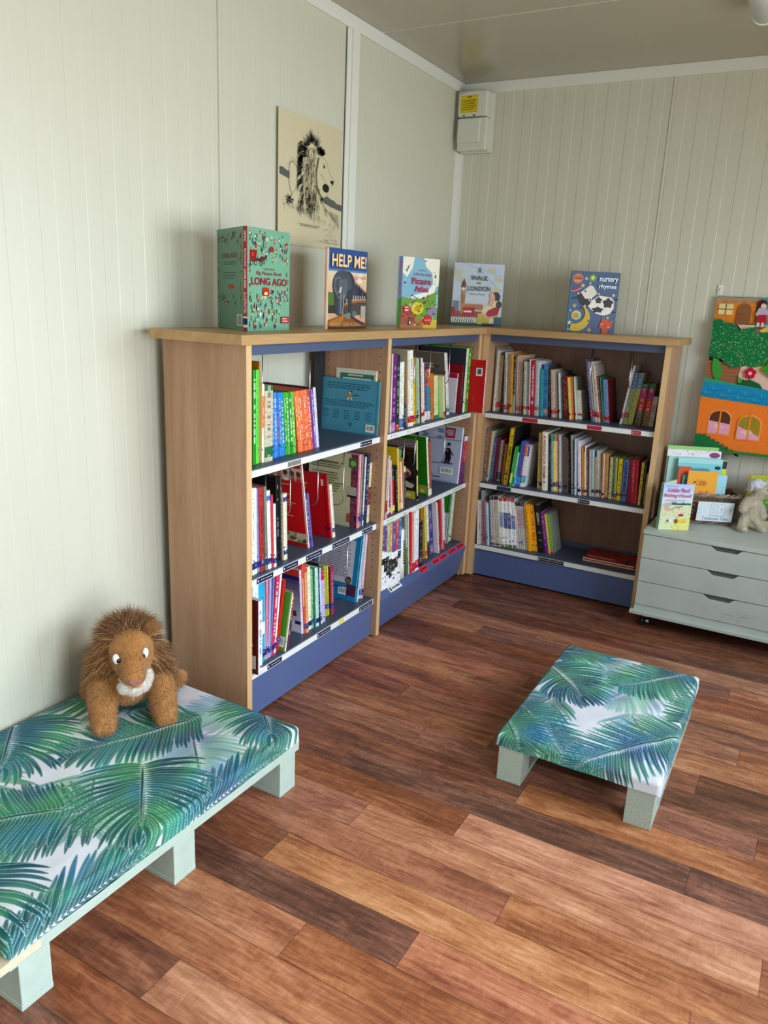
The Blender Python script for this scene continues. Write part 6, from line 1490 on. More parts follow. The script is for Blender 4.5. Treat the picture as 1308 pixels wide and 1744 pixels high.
    for (x0, x1, z0, z1) in ((1.504, 1.600, .918, 1.030), (1.640, 1.738, .905, 1.018), (1.80, 1.90, .90, 1.01)):
        c_ = (x0+x1)/2; rr = (x1-x0)/2
        arch = [(x0, z0), (x1, z0)]+[(c_+rr*math.cos(math.pi*k/12), z1-rr*.8+rr*.8*math.sin(math.pi*k/12)) for k in range(13)]
        def grow(g): return [(c_+(x-c_)*g, (z0+z1)/2+(z-(z0+z1)/2)*g) for x, z in arch]
        A.poly(q(grow(1.1)), 'f0a050', th); A.poly(q(arch), '9c8420' if x0 > 1.6 else '583420')
        A.poly(q([(x0, z0+.06), (x1, z0+(.02 if x0 > 1.6 else .05)), (x1, z0), (x0, z0)]), 'e8a0c0'); A.poly(q([(x0+.01, z0+.03), (x0+.05, z0+.05), (x0+.07, z0+.035), (x0+.05, z0+.02)]), 'e8c0a8')
        A.line(q([(c_, z0-.004), (c_, z1+.012)]), .008, 'e88828')
    gr = [(1.4475, .905), (1.475, .908)]
    x = 1.475; z = .905; k = 0
    while x < 1.655: x += .011; z -= .0052; gr.append((x, z+(.016 if k % 2 else -.004))); k += 1
    A.poly(q(gr+[(1.66, .835), (1.452, .835)]), '14703c', th); A.poly([(.004, .001), (W, .004), (W, .018), (.006, .014)], '2c7c34')
    A.build('applique', M['felt'], t)
    # hanging loop and hook
    mb = MB(); mb.tube([(.006, -.006, .748), (.003, -.010, .765), (.006, -.006, .776)], .0012, 6); mb.build('hanging_loop', M['whiteink'], t)
    k = thing('wall_hook', 'small white adhesive hook with metal loop above the quilt corner', 'hook', (1.452, 0, 1.61))
    mb = MB(); mb.box(-.012, .012, -.005, -.001, -.028, .022); mb.build('hook_plate', M['white'], k, bevel=.003)
    mb = MB(); mb.tube([(0, -.004, .008), (-.002, -.010, .0), (-.002, -.014, -.014), (0, -.010, -.020), (.002, -.007, -.014)], .0014, 6); mb.build('hook_wire', M['chrome'], k)
quilt()

# ------------------------------------------------------------ chest of drawers
def chest():
    t = thing('chest_of_drawers', 'low sage green chest with three drawers on castors, under the story quilt', 'chest of drawers', (1.711, -.33, 0))
    ox, oy = 1.711, -.33
    def bx(mb, x0, x1, y0, y1, z0, z1): mb.box(x0-ox, x1-ox, y0-oy, y1-oy, z0, z1)
    x0, x1, yf, yb = 1.347, 2.075, -.552, -.09
    mb = MB(); bx(mb, x0, x0+.015, yf+.014, yb, .083, .468); bx(mb, x1-.015, x1, yf+.014, yb, .083, .468); bx(mb, x0+.015, x1-.015, yb-.01, yb, .083, .468)
    bx(mb, x0+.015, x1-.015, yf+.014, yb-.01, .083, .10); mb.build('body', M['sage_chest'], t, bevel=.001)
    mb = MB(); bx(mb, x0+.015, x1-.015, yf+.016, yf+.020, .10, .468); mb.build('cavity_shade_plate', M['chestdark'], t)  # dark plate standing in for the shade inside the drawer cutouts
    mb = MB(); bx(mb, x0-.004, x1+.004, yf-.004, yb, .4685, .487); mb.build('top', M['sage_chest'], t, bevel=.002)
    xa, xb = 1.641, 1.787
    for (z0, z1) in ((.3505, .466), (.232, .3475), (.1135, .229)):
        dip = .0215; pts = [(x0+.0006, z0), (x1-.0006, z0), (x1-.0006, z1), (xb, z1)]
        for k in range(11):
            f_ = k/10; s_ = f_*f_*(3-2*f_); pts.append((xb-.033*f_, z1-dip*s_))
        for k in range(11):
            f_ = k/10; s_ = f_*f_*(3-2*f_); pts.append((xa+.036-.036*f_, z1-dip*(1-s_)))
        pts.append((x0+.0006, z1))
        mb = MB(); pp = [(a-ox, b) for a, b in pts]
        T = Matrix(((1, 0, 0, 0), (0, 0, -1, yf+.014-oy), (0, 1, 0, 0), (0, 0, 0, 1)))
        mb.prism(pp, 0, .014, T=T); mb.build('drawer', M['sage_chest'], t, bevel=.0012)
    mb = MB(); bx(mb, x0-.001, x1+.001, yf+.004, yf+.014, .0832, .1115); mb.build('lower_rail', M['sage_chest'], t)
    mb = MB(); bx(mb, x0-.017, x1+.017, yf-.022, yb, .066, .083); mb.build('base_board', M['sage_chest'], t, bevel=.002)
    for (cx_, cy_) in ((1.392, -.520), (2.03, -.520), (1.392, -.13), (2.03, -.13)):
        c = bpy.data.objects.new('castor', None); 
        mb = MB(); mb.tube([(cx_-ox-.012, cy_-oy, .024), (cx_-ox+.006, cy_-oy, .024)], .024, 20); w_ = mb.build('castor', M['black'], t)
        mb = MB(); mb.tube([(cx_-ox+.006, cy_-oy, .024), (cx_-ox+.030, cy_-oy, .026)], .013, 14); mb.box(cx_-ox-.004, cx_-ox+.022, cy_-oy-.010, cy_-oy+.014, .046, .066); mb.build('castor_fork', M['chrome'], w_)
    # scuffs on the lowest drawer front
    T = frame((0, yf-oy, 0), (1, 0, 0), (0, 0, 1)); A = Art(T, base=.0002, step=.00002); r = random.Random(6)
    for _ in range(26):
        x = r.gauss(.06, .06); z = r.gauss(.155, .016)
        if .12 < z < .2: A.line([(x, z), (x+r.uniform(.01, .04), z+r.uniform(-.003, .003))], .0008, '989e94')
    A.build('scuff_marks', M['art'], t)
chest()
CT = .487

# little open book at the left of the chest top
t, f, s, b, TF, TS, TB, w = display_book('pale book titled Little Red Riding Hood standing open in front of the basket', (1.385, -.487), (1.398, -.495), (1.524, -.421), CT, .224, 'c4d2ec', '8cae9c', '8cae9c', 42, bt=.002, pages=.003)
h = .224; A = A_on(TF); r = random.Random(31)
for k in range(10):
    f_ = k/9; a_, b_ = hx('dce4e8'), hx('b4c8f0'); A.rect(0, h*(.56+.44*k/10), w, h*(.56+.44*(k+1)/10), tuple(p*(1-f_)+q*f_ for p, q in zip(a_, b_))); A.h -= .0001
A.h += .0003
A.poly([(0, 0), (w, 0), (w, h*.56), (w*.5, h*.54), (0, h*.5)], 'dce0b4'); A.poly([(w*.3, 0), (w, 0), (w, h*.3), (w*.6, h*.22)], 'e4e084'); A.poly([(0, 0), (w*.5, 0), (w*.2, h*.12), (0, h*.1)], 'd8e4b0')
for k in range(14): x = w*(.3+.05*k); A.poly([(x-.006, h*.55), (x+.006, h*.55), (x, h*(.60+.03*r.random()))], r.choice(['386858', '4c7c68', '2c5848'])); A.h -= .0001
A.ell(w*.2, h*.55, w*.14, h*.045, 'c8b8a0'); A.line([(w*.12, h*.5), (w*.25, h*.42), (w*.5, h*.5), (w*.7, h*.52)], .006, 'b8947c'); A.ell(w*.22, h*.45, w*.1, h*.035, 'd4b4a0')
A.ell(w*.68, h*.33, w*.09, h*.032, 'b83820'); A.ell(w*.62, h*.38, w*.08, h*.03, 'ecd8c8'); A.ell(w*.55, h*.19, w*.07, h*.05, 'a04828'); A.ell(w*.72, h*.19, w*.12, h*.045, 'e8cc30'); A.ell(w*.35, h*.2, w*.08, h*.03, 'e8e8f4'); A.ell(w*.27, h*.2, w*.03, h*.025, '3c4858')
for _ in range(60): A.line([(w*r.random()*.94, h*r.uniform(.03, .5)), (w*r.random()*.02+w*.9*r.random(), h*r.uniform(.02, .5))], .0005, '90a070') if False else A.ell(w*r.uniform(.02, .97), h*r.uniform(.03, .52), .003, .0012, r.choice(['8ca460', 'c87860', '607848', 'd8c050', 'a08468']), 6, r.random()*3); A.h -= .0001
A.build('cover_picture', M['art'], f)
text('Little Red', TF, w*.16, h*.83, w*.7, h*.085, ink('c83058'), f, bold=.015, shear=.1, lift=.006); text('Riding Hood', TF, w*.05, h*.70, w*.88, h*.095, ink('c83058'), f, bold=.015, shear=.1, lift=.006)
TXT = Art(TF, base=.006); TXT.textlines(w*.12, h*.63, w*.85, h*.67, 2, '9880b0', .35, r); TXT.textlines(w*.08, h*.945, w*.5, h*.965, 1, '788cb8', .5, r); TXT.build('small_print', M['art'], f)

# wicker basket of tales
def basket():
    rz = math.radians(25); c0 = Vector((1.715, -.192, CT))
    L, D, Hb = .330, .165, .145
    t = thing('basket', 'dark wicker basket full of picture books with a white name card tied on', 'basket', c0, rz)
    # local: x from -L to 0 along the front, y from 0 (front) to D
    def path(k, n, g, rad=.035):
        """rounded rectangle, k in 0..n, grown by g"""
        x0, x1, y0, y1 = -L-g, g, -g, D+g
        per = []
        for (cx_, cy_, a0) in ((x1-rad, y0+rad, -90), (x1-rad, y1-rad, 0), (x0+rad, y1-rad, 90), (x0+rad, y0+rad, 180)):
            for q in range(5): a = math.radians(a0+90*q/4); per.append((cx_+rad*math.cos(a), cy_+rad*math.sin(a)))
        per.append(per[0]); ls = [0]
        for i in range(1, len(per)): ls.append(ls[-1]+math.hypot(per[i][0]-per[i-1][0], per[i][1]-per[i-1][1]))
        d = (k % n)/n*ls[-1]
        for i in range(1, len(per)):
            if ls[i] >= d: f_ = (d-ls[i-1])/max(ls[i]-ls[i-1], 1e-9); return (per[i-1][0]+(per[i][0]-per[i-1][0])*f_, per[i-1][1]+(per[i][1]-per[i-1][1])*f_)
    mb = MB(); rows = 13; n = 144; r = random.Random(12)
    for j in range(rows):
        z = .010+Hb*(j+.3)/rows*.92; g = -.012+.012*j/rows
        for strand in (0,):
            pts = []
            for k in range(n+1):
                wv = .0028*math.cos(math.pi*k/3+math.pi*j); x, y = path(k, n, g+wv); pts.append((x, y, z+.0008*math.sin(k*1.3+j)))
            c = r.choice(['6c5444', '7c6450', '54403a', '8c7460', '644c40']); mb.tube(pts, .0036, 5, hx(c), cap=False)
    mb.build('wicker_weave', M['wicker'], t)
    mb = MB()
    for k in range(0, 144, 6): x, y = path(k, 144, -.010); x2, y2 = path(k, 144, .001); mb.tube([(x, y, .004), (x2, y2, Hb)], .0028, 5, hx('4c3a30'))
    mb.build('wicker_stake', M['wicker'], t)['kind'] = 'stuff'
    mb = MB()
    for s_ in range(3):
        pts = []; n2 = 216
        for k in range(n2+1):
            a = 2*math.pi*k/18+s_*2.094; x, y = path(k, n2, .003+.006*math.cos(a)); pts.append((x, y, Hb+.004+.006*math.sin(a)))
        mb.tube(pts, .0045, 6, hx(['a08c78', '8a7460', 'b09c88'][s_]), cap=False)
    mb.build('rim', M['wicker'], t)
    mb = MB()
    for s_ in range(2):
        pts = []
        for k in range(145):
            a = 2*math.pi*k/12+s_*3.14; x, y = path(k, 144, -.010+.004*math.cos(a)); pts.append((x, y, .008+.004*math.sin(a)))
        mb.tube(pts, .0042, 6, hx(['9c8874', '78624f'][s_]), cap=False)
    mb.build('foot_rim', M['wicker'], t)
    mb = MB(); mb.box(-L+.02, -.02, .02, D-.02, .004, .009, hx('5c4838')); mb.build('base', M['wicker'], t)
    # name card
    Tl = frame((-.205, -.0145, .022), (1, 0, 0), (0, -.06, 1)); cw, ch = .172, .098
    cm = MB(); cm.box(0, cw, 0, ch, -.0012, .0002, T=Tl); card = cm.build('name_card', plain('white_card', 'dfe6ee', .5), t)
    A = Art(Tl, base=.0004, step=.0001); K = '5c6c74'
    bx_, by_ = cw*.56, ch*.6
    def bl(pts, w_=.0011): A.line([(bx_+x*.034, by_+y*.03) for x, y in pts], w_, K)
    bl([(-1, -.9), (-1, .9), (-.7, 1.05), (-.3, 1), (0, .75), (0, -1)]); bl([(0, .75), (.3, 1), (.7, 1.05), (1, .9), (1, -.9)]); bl([(-1.05, -1), (-.4, -.95), (0, -1.1), (.4, -.95), (1.05, -1)], .0018)
    for k in range(7): bl([(-.8, .7-.22*k), (-.2, .68-.22*k)], .0006)
    bl([(.5, .3), (.62, .45)], .003); bl([(.3, -.3), (.8, -.35)], .0006); bl([(.45, .1), (.6, -.1)], .002)
    for x in (.035, .9):
        for y in (.42, .62): A.ell(cw*x+.003, ch*y, .0016, .0022, '4c5058', 8)
    A.build('card_drawing', M['art'], card)
    text('Traditional Tales', Tl, cw*.16, ch*.08, cw*.72, ch*.15, ink('58646c'), card, lift=.001)
    return t, rz, c0
bt_, brz, bc0 = basket()
# books in the basket: fronts face the room, each a thing of its own
def basket_book(x, y, wd, ht, th, lean, col, spine, lab, art=None, zb=.0095):
    T0 = Matrix.Translation(bc0) @ Matrix.Rotation(brz, 4, 'Z') @ Matrix.Translation((x, y, zb)) @ Matrix.Rotation(-lean, 4, 'X')
    t = MB(); c = hx(col)
    b0 = .0016
    t.box(0, wd, 0, b0, 0, ht, c); t.box(0, wd, th-b0, th, 0, ht, c); t.box(0, .002, b0, th-b0, 0, ht, hx(spine)); t.box(.002, wd-.003, b0, th-b0, .002, ht-.003, hx('e4dcc8'))
    o = t.build('book', M['book'], bevel=0); o.matrix_world = T0; tag(o, lab, 'book', 'picture books in the basket')
    if art:
        A = Art(frame((0, 0, 0), (1, 0, 0), (0, 0, 1)), base=.0003); art(A, wd, ht, o); A.build('cover_picture', M['art'], o)
    return o
FR = lambda: frame((0, 0, 0), (1, 0, 0), (0, 0, 1))
def a_green(A, w, h, o):
    A.rect(0, h*.9, w, h, '98d078'); A.textlines(w*.1, h*.93, w*.8, h*.96, 1, '508840', .5, random.Random(1)); A.rect(0, h*.86, w, h*.9, '88b8a0')
def a_white(A, w, h, o):
    A.rect(0, h*.85, w, h, 'f0e8f0'); A.ell(w*.88, h*.94, w*.1, h*.04, '884078'); r = random.Random(2)
    for _ in range(12): A.ell(w*r.uniform(.05, .8), h*r.uniform(.92, .99), .004, .002, r.choice(['404850', 'c87890']), 6)
def a_blue(A, w, h, o):
    A.rect(0, h*.55, w, h, '80d0dc'); A.rect(0, h*.92, w, h, 'a8e0e0'); A.poly([(0, h*.5), (w, h*.55), (w, h*.68), (w*.3, h*.62), (0, h*.64)], 'c8e8e4')
    text('Thumbelina', FR(), w*.22, h*.80, w*.5, h*.06, ink('2c6c74'), o, lift=.002); A.ell(w*.9, h*.86, w*.07, h*.03, '203840')
    A.rect(0, h*.5, w*.22, h*.78, 'c8d4cc'); A.rect(w*.03, h*.55, w*.1, h*.75, '8c4838')
def a_orange(A, w, h, o):
    A.rect(0, 0, w, h, 'f4ac38'); A.poly([(0, 0), (w, 0), (w, h*.3), (w*.7, h*.22), (w*.3, h*.25), (0, h*.2)], 'e8803c'); A.ell(w*.65, h*.22, w*.1, h*.09, '6c1c14'); A.ell(w*.28, h*.2, w*.08, h*.11, 'e87048'); A.ell(w*.55, h*.28, w*.08, h*.08, 'f08848'); A.ell(w*.12, h*.12, w*.05, h*.05, 'c84838')
    text('Little', FR(), w*.33, h*.72, w*.32, h*.13, ink('d87820'), o, lift=.003, bold=.01); text('Miss Muffet', FR(), w*.12, h*.48, w*.74, h*.14, ink('e07020'), o, lift=.003, bold=.01); A.ell(w*.25, h*.78, w*.03, h*.02, '503010')
def a_aqua(A, w, h, o): A.rect(0, h*.7, w*.4, h, '58a8b4'); A.textlines(w*.05, h*.8, w*.3, h*.9, 2, '204c58', .4, random.Random(3))
basket_book(-.343, .128, .250, .352, .009, .03, 'a8d88c', '305040', 'pale green topped picture book, rearmost and tallest in the basket', a_green)
basket_book(-.345, .114, .262, .336, .009, .03, 'f0ecf4', '20242c', 'white picture book with a purple patch at top right, near the back of the basket', a_white)
basket_book(-.340, .098, .240, .304, .011, .03, 'a8d8cc', '281c18', 'mint and dark spined book, left of the blue Thumbelina book in the basket')
basket_book(-.285, .084, .226, .298, .009, .03, 'd8d820', '284048', 'book with a yellow band and dark corner at the right end of the basket', lambda A, w, h, o: (A.rect(w*.82, h*.5, w, h*.86, 'e8e018'), A.rect(w*.8, h*.86, w, h*.99, '283c44'), A.rect(w*.1, h*.86, w*.78, h*.99, 'a0d0c8')))
basket_book(-.300, .070, .215, .304, .009, .03, '80d0dc', '183848', 'sky blue Thumbelina picture book in the basket', a_blue)
basket_book(-.296, .056, .058, .262, .009, .03, 'd85830', 'd04828', 'orange spined book in front of the blue Thumbelina book in the basket')
basket_book(-.276, .044, .140, .222, .007, .03, '3ca8b8', '305868', 'aqua book between the orange spined book and Little Miss Muffet', a_aqua)
basket_book(-.116, .040, .052, .232, .008, .03, 'a8dcec', 'a8dcec', 'narrow pale blue book at the right end of the basket')
basket_book(-.258, .022, .142, .250, .009, .03, 'f4ac38', 'e09020', 'orange picture book titled Little Miss Muffet at the front of the basket', a_orange)

# yellow-green book standing behind the soft toy
t, f, s, b, TF, TS, TB, w = display_book('yellow-green picture book standing open behind the toy wolf at the right edge', (1.728, -.135), (1.742, -.142), (1.985, -.052), CT, .255, 'b8c43c', 'd8d048', 'c88888', 12, bt=.003, pages=.003)
h = .255; A = A_on(TF); A.rect(0, h*.93, w, h, 'b8c020'); A.rect(0, h*.3, w, h*.62, '5c8848'); A.rect(0, h*.12, w, h*.32, '3c5c50'); A.rect(0, 0, w, h*.12, 'c8b088'); r = random.Random(6)
for _ in range(24): A.ell(w*r.random()*.95+.003, h*r.uniform(.4, .62), .014, .007, r.choice(['6c9c48', '88b04c', '4c7c44']), 8); A.h -= .0001
A.build('cover_picture', M['art'], f); text('Little Red', TF, w*.25, h*.72, w*.7, h*.12, ink('6c8c10'), f, lift=.006, bold=.01)

# ------------------------------------------------------------ blobby bodies and fur
def blob(name, parts, voxel, parent, mat, col, smooth=6, xf=None):
    """one continuous skin over overlapping ellipsoids: parts = (centre, radii, rotation or None)"""
    mb = MB()
    for c, rr, R in parts: mb.ellipsoid(c, rr if isinstance(rr, (tuple, list)) else (rr,)*3, None, 0, 18, 12, R)
    o = mb.build('tmp', mat)
    m = o.modifiers.new('r', 'REMESH'); m.mode = 'VOXEL'; m.voxel_size = voxel
    m2 = o.modifiers.new('s', 'SMOOTH'); m2.factor = .6; m2.iterations = smooth
    bpy.context.view_layer.update(); dg = bpy.context.evaluated_depsgraph_get()
    me = bpy.data.meshes.new_from_object(o.evaluated_get(dg)); bpy.data.objects.remove(o)
    me.name = name; n = len(me.loops)
    ca = me.color_attributes.new('Col', 'FLOAT_COLOR', 'CORNER'); ca.data.foreach_set('color', list(col)*n)
    for p in me.polygons: p.use_smooth = True
    me.materials.clear(); me.materials.append(mat)
    ob = bpy.data.objects.new(name, me); C.objects.link(ob)
    if parent: ob.parent = parent
    return ob
def chain(pts, rs, step=.25):
    out = []
    for i in range(len(pts)-1):
        a, b = Vector(pts[i]), Vector(pts[i+1]); n = max(2, int((b-a).length/(min(rs[i], rs[i+1])*.35)))
        for k in range(n+1): f_ = k/n; out.append((a.lerp(b, f_), rs[i]*(1-f_)+rs[i+1]*f_, None))
    return out
def fur(name, src, count, length, width, colfn, parent, flow=None, seg=1, seed=1, keep=None, lay=.55, droop=0.0):
    """short tapered hairs grown from the skin, all in one mesh"""
    me = src.data; rng = np.random.default_rng(seed)
    me.calc_loop_triangles(); nt = len(me.loop_triangles)
    tri = np.empty(nt*3, dtype=np.int32); me.loop_triangles.foreach_get('vertices', tri); tri = tri.reshape(-1, 3)
    co = np.empty(len(me.vertices)*3); me.vertices.foreach_get('co', co); co = co.reshape(-1, 3)
    nr = np.empty(len(me.vertices)*3); me.vertices.foreach_get('normal', nr); nr = nr.reshape(-1, 3)
    a, b, c = co[tri[:, 0]], co[tri[:, 1]], co[tri[:, 2]]
    ar = np.linalg.norm(np.cross(b-a, c-a), axis=1); ar /= ar.sum()
    idx = rng.choice(nt, count, p=ar); u = rng.random(count); v = rng.random(count); m = u+v > 1; u[m] = 1-u[m]; v[m] = 1-v[m]
    P = a[idx]+(b[idx]-a[idx])*u[:, None]+(c[idx]-a[idx])*v[:, None]; Nn = nr[tri[idx, 0]]
    if keep is not None:
        k = np.array([keep(p) for p in P]); P = P[k]; Nn = Nn[k]
    n = len(P)
    fl = np.array([flow(p) for p in P]) if flow else np.tile(np.array([0, 0, -1.0]), (n, 1))
    D = Nn*(1-lay)+fl*lay+rng.normal(0, .22, (n, 3)); D /= np.linalg.norm(D, axis=1)[:, None]
    S = np.cross(D, Nn+rng.normal(0, .3, (n, 3))); S /= np.maximum(np.linalg.norm(S, axis=1)[:, None], 1e-6)
    L = length*(.6+.8*rng.random(n)) if not callable(length) else np.array([length(p) for p in P])*(.6+.8*rng.random(n))
    V = []; F = []; base = P-D*.001
    rows = [(base-S*width/2, base+S*width/2)]
    cur = base; dd = D.copy()
    for s_ in range(seg):
        cur = cur+dd*(L/seg)[:, None]; dd = dd+np.array([0, 0, -droop])+rng.normal(0, .16, (n, 3)); dd /= np.linalg.norm(dd, axis=1)[:, None]
        wv = width*(1-(s_+1)/seg)
        rows.append((cur-S*wv/2, cur+S*wv/2) if s_ < seg-1 else (cur,))
    nv = 2*seg+1
    allv = np.empty((n, nv, 3))
    for s_ in range(seg): allv[:, 2*s_] = rows[s_][0]; allv[:, 2*s_+1] = rows[s_][1]
    allv[:, -1] = rows[-1][0]
    faces = []
    for i in range(n):
        o = i*nv
        for s_ in range(seg-1): faces.append((o+2*s_, o+2*s_+1, o+2*s_+3, o+2*s_+2))
        faces.append((o+2*seg-2, o+2*seg-1, o+2*seg))
    m2 = bpy.data.meshes.new(name); m2.from_pydata(allv.reshape(-1, 3).tolist(), [], faces)
    ca = m2.color_attributes.new('Col', 'FLOAT_COLOR', 'POINT')
    cols = np.empty((n, nv, 4)); cl = np.array([colfn(p, rng) for p in P]); cols[:] = cl[:, None, :]
    ca.data.foreach_set('color', cols.ravel()); m2.materials.append(M['fur'])
    ob = bpy.data.objects.new(name, m2); C.objects.link(ob); ob.parent = parent; return ob
def mixc(c1, c2, f_): return [a*(1-f_)+b*f_ for a, b in zip(c1, c2)]

# ------------------------------------------------------------ plush lion
PZ = .2035      # top of the big pallet cushion
def lion():
    ang = math.atan2(-.6, .8)      # local x = forward, local -y = viewer's left ... local y = viewer's right
    t = thing('toy_lion', 'brown plush toy lion with shaggy mane lying on the large palm print seat', 'soft toy', (.2, -2.70, PZ), ang)
    base = hx('b07a44')
    Rm = Matrix.Rotation
    parts = []
    parts += chain([(.05, 0, .115), (-.02, .0, .105), (-.11, .005, .095)], [.078, .09, .088])
    for s_, py in ((-1, -.080), (1, .098)):
        parts += chain([(.045, py*.85, .125), (.095, py, .085), (.135, py, .045)], [.050, .043, .040]); parts.append(((.150, py, .034), (.040, .038, .034), None))
        for k in (-1, 0, 1): parts.append(((.178, py+k*.018, .022), (.016, .012, .018), None))
    parts += chain([(-.07, .08, .07), (-.045, .125, .055), (-.02, .158, .05)], [.055, .036, .030]); parts.append(((-.010, .172, .062), (.024, .024, .026), None))
    parts += chain([(-.09, -.055, .07), (-.03, -.095, .055)], [.055, .042])
    parts += chain([(.05, .0, .15), (.08, .01, .20)], [.06, .06])
    # head, cheeks, long broad muzzle
    parts.append(((.092, .012, .222), (.066, .068, .076), None)); parts.append(((.120, .012, .205), (.050, .056, .060), None))
    parts += chain([(.13, .010, .232), (.165, .009, .205), (.186, .008, .186)], [.040, .036, .031])
    parts += chain([(.15, .010, .165), (.172, .010, .158)], [.040, .034])
    body = blob('body', parts, .0055, t, M['fur'], base, 8)
    def fcol(p, rng):
        x, y, z = p; c1, c2 = hx('80502a'), hx('c48e54'); f_ = rng.random()
        c = mixc(c1, c2, f_)
        if x > .145 and .115 < z < .168 and abs(y-.01) < .05: return mixc(hx('d8ccba'), hx('f0e8dc'), f_)        # white lip and chin
        if x > .125 and z > .17 and abs(y-.01) < .026: c = mixc(c, hx('8a5224'), .65)
        if z > .25 and x > .08: c = mixc(c, hx('c89858'), .35)
        return c
    def flow(p):
        x, y, z = p
        if z > .15 and x > .06: v = np.array([-.7, (y-.01)*6, .3+(z-.22)*3])
        else: v = np.array([.35, 0, -.9])
        return v/np.linalg.norm(v)
    fur('short_fur', body, 46000, lambda p: .0075 if (p[0] > .06 and p[2] > .14) else .0105, .0013, fcol, t, flow, 1, 3, lay=.55)
    # mane: a hood of long strands round the face
    mparts = [((.050, .010, .215), (.070, .088, .100), None), ((.045, -.062, .15), (.050, .042, .075), None), ((.048, .086, .150), (.050, .040, .080), None), ((.02, .01, .19), (.07, .08, .09), None)]
    mane = blob('mane', mparts, .007, t, M['fur'], hx('5c3218'), 5)
    def mcol(p, rng):
        f_ = rng.random(); c = mixc(hx('4c2a16'), hx('a06c38'), f_)
        c = mixc(c, hx('4a2612'), .45) if p[2] > .27 or p[1] > .07 else c
        return c if rng.random() > .2 else mixc(hx('b8834a'), hx('d8b078'), f_)
    def mflow(p):
        d = np.array([-.12, (p[1]-.01)*1.0, (p[2]-.20)]); d /= np.linalg.norm(d)+1e-6
        v = d*(.75 if p[2] < .27 else .45)+np.array([0.25, (p[1]-.01)*4, -.8 if p[2] < .26 else .0]); return v/np.linalg.norm(v)
    fur('mane_strands', mane, 17000, .045, .0017, mcol, mane, mflow, 4, 8, keep=lambda p: p[0] < .112, lay=.76, droop=.24)
    # forelock and beard
    fur('forelock', body, 1900, .036, .0016, lambda p, rng: mixc(hx('5c2e14'), hx('a06a34'), rng.random()), body, lambda p: np.array([-.3, (p[1]-.01)*4, .75]), 3, 9, keep=lambda p: p[2] > .272 and p[0] < .125, lay=.5, droop=.12)
    fur('beard', body, 1600, .026, .0013, lambda p, rng: mixc(hx('b8a894'), hx('f0e8dc'), rng.random()), body, lambda p: np.array([.25, 0, -.95]), 3, 10, keep=lambda p: p[0] > .135 and p[2] < .142 and p[2] > .10 and abs(p[1]-.01) < .045, lay=.7, droop=.1)
    # ears
    for y_, z_, rot in ((.070, .292, .5),):
        e = blob('ear', [((.088, y_, z_), (.011, .024, .021), Matrix.Rotation(rot, 3, 'X'))], .004, t, M['fur'], hx('a87038'), 2)
        fur('ear_fur', e, 2200, .009, .0013, lambda p, rng: mixc(hx('8c5424'), hx('c08848'), rng.random()), e, None, 1, 4, lay=.2)
    # eyes: white oval patches with dark pupils
    for y_, z_, tilt, py_, pz_ in ((-.036, .232, .12, -.030, .229), (.047, .240, -.1, .041, .234)):
        mb = MB(); mb.ellipsoid((.150, y_, z_), (.009, .0100, .0165), hx('e8e8e4'), 0, 18, 12, Matrix.Rotation(tilt, 3, 'X')); e = mb.build('eye', attr_mat('eye_white', .3, 0), t, fix=False)
        mb = MB(); mb.ellipsoid((.1595, py_, pz_), (.0042, .0058, .0068), hx('0c0c10'), 0, 14, 10); mb.build('pupil', attr_mat('eye_black', .12, 0), e, fix=False)
    # white muzzle pads, mouth, nose
    mb = MB(); mb.poly = None
    pads = blob('muzzle', [((.176, -.016, .150), (.024, .020, .017), None), ((.176, .034, .153), (.024, .021, .021), None), ((.187, .009, .148), (.021, .022, .019), None), ((.168, .052, .172), (.016, .012, .024), None)], .0045, t, M['fur'], hx('e0d8cc'), 4)
    fur('muzzle_fur', pads, 5200, .0075, .0012, lambda p, rng: mixc(hx('d4c8b8'), hx('f6f0e8'), rng.random()), pads, lambda p: np.array([.2, (p[1]-.01)*10, -.5]), 1, 5, lay=.4)
    mb = MB(); T = Matrix(((0, 0, 1, .2085), (1, 0, 0, .009), (0, 1, 0, .176), (0, 0, 0, 1))) @ Matrix.Rotation(0, 4, 'Z')
    mb.prism([(-.021, .008), (-.014, .013), (.014, .013), (.021, .008), (.004, -.013), (-.004, -.013)], -.010, .008, hx('9a6450'), T=T)
    mb.build('nose', attr_mat('nose_leather', .45, .03), t, bevel=.004, seg=3)
    return t
lion()

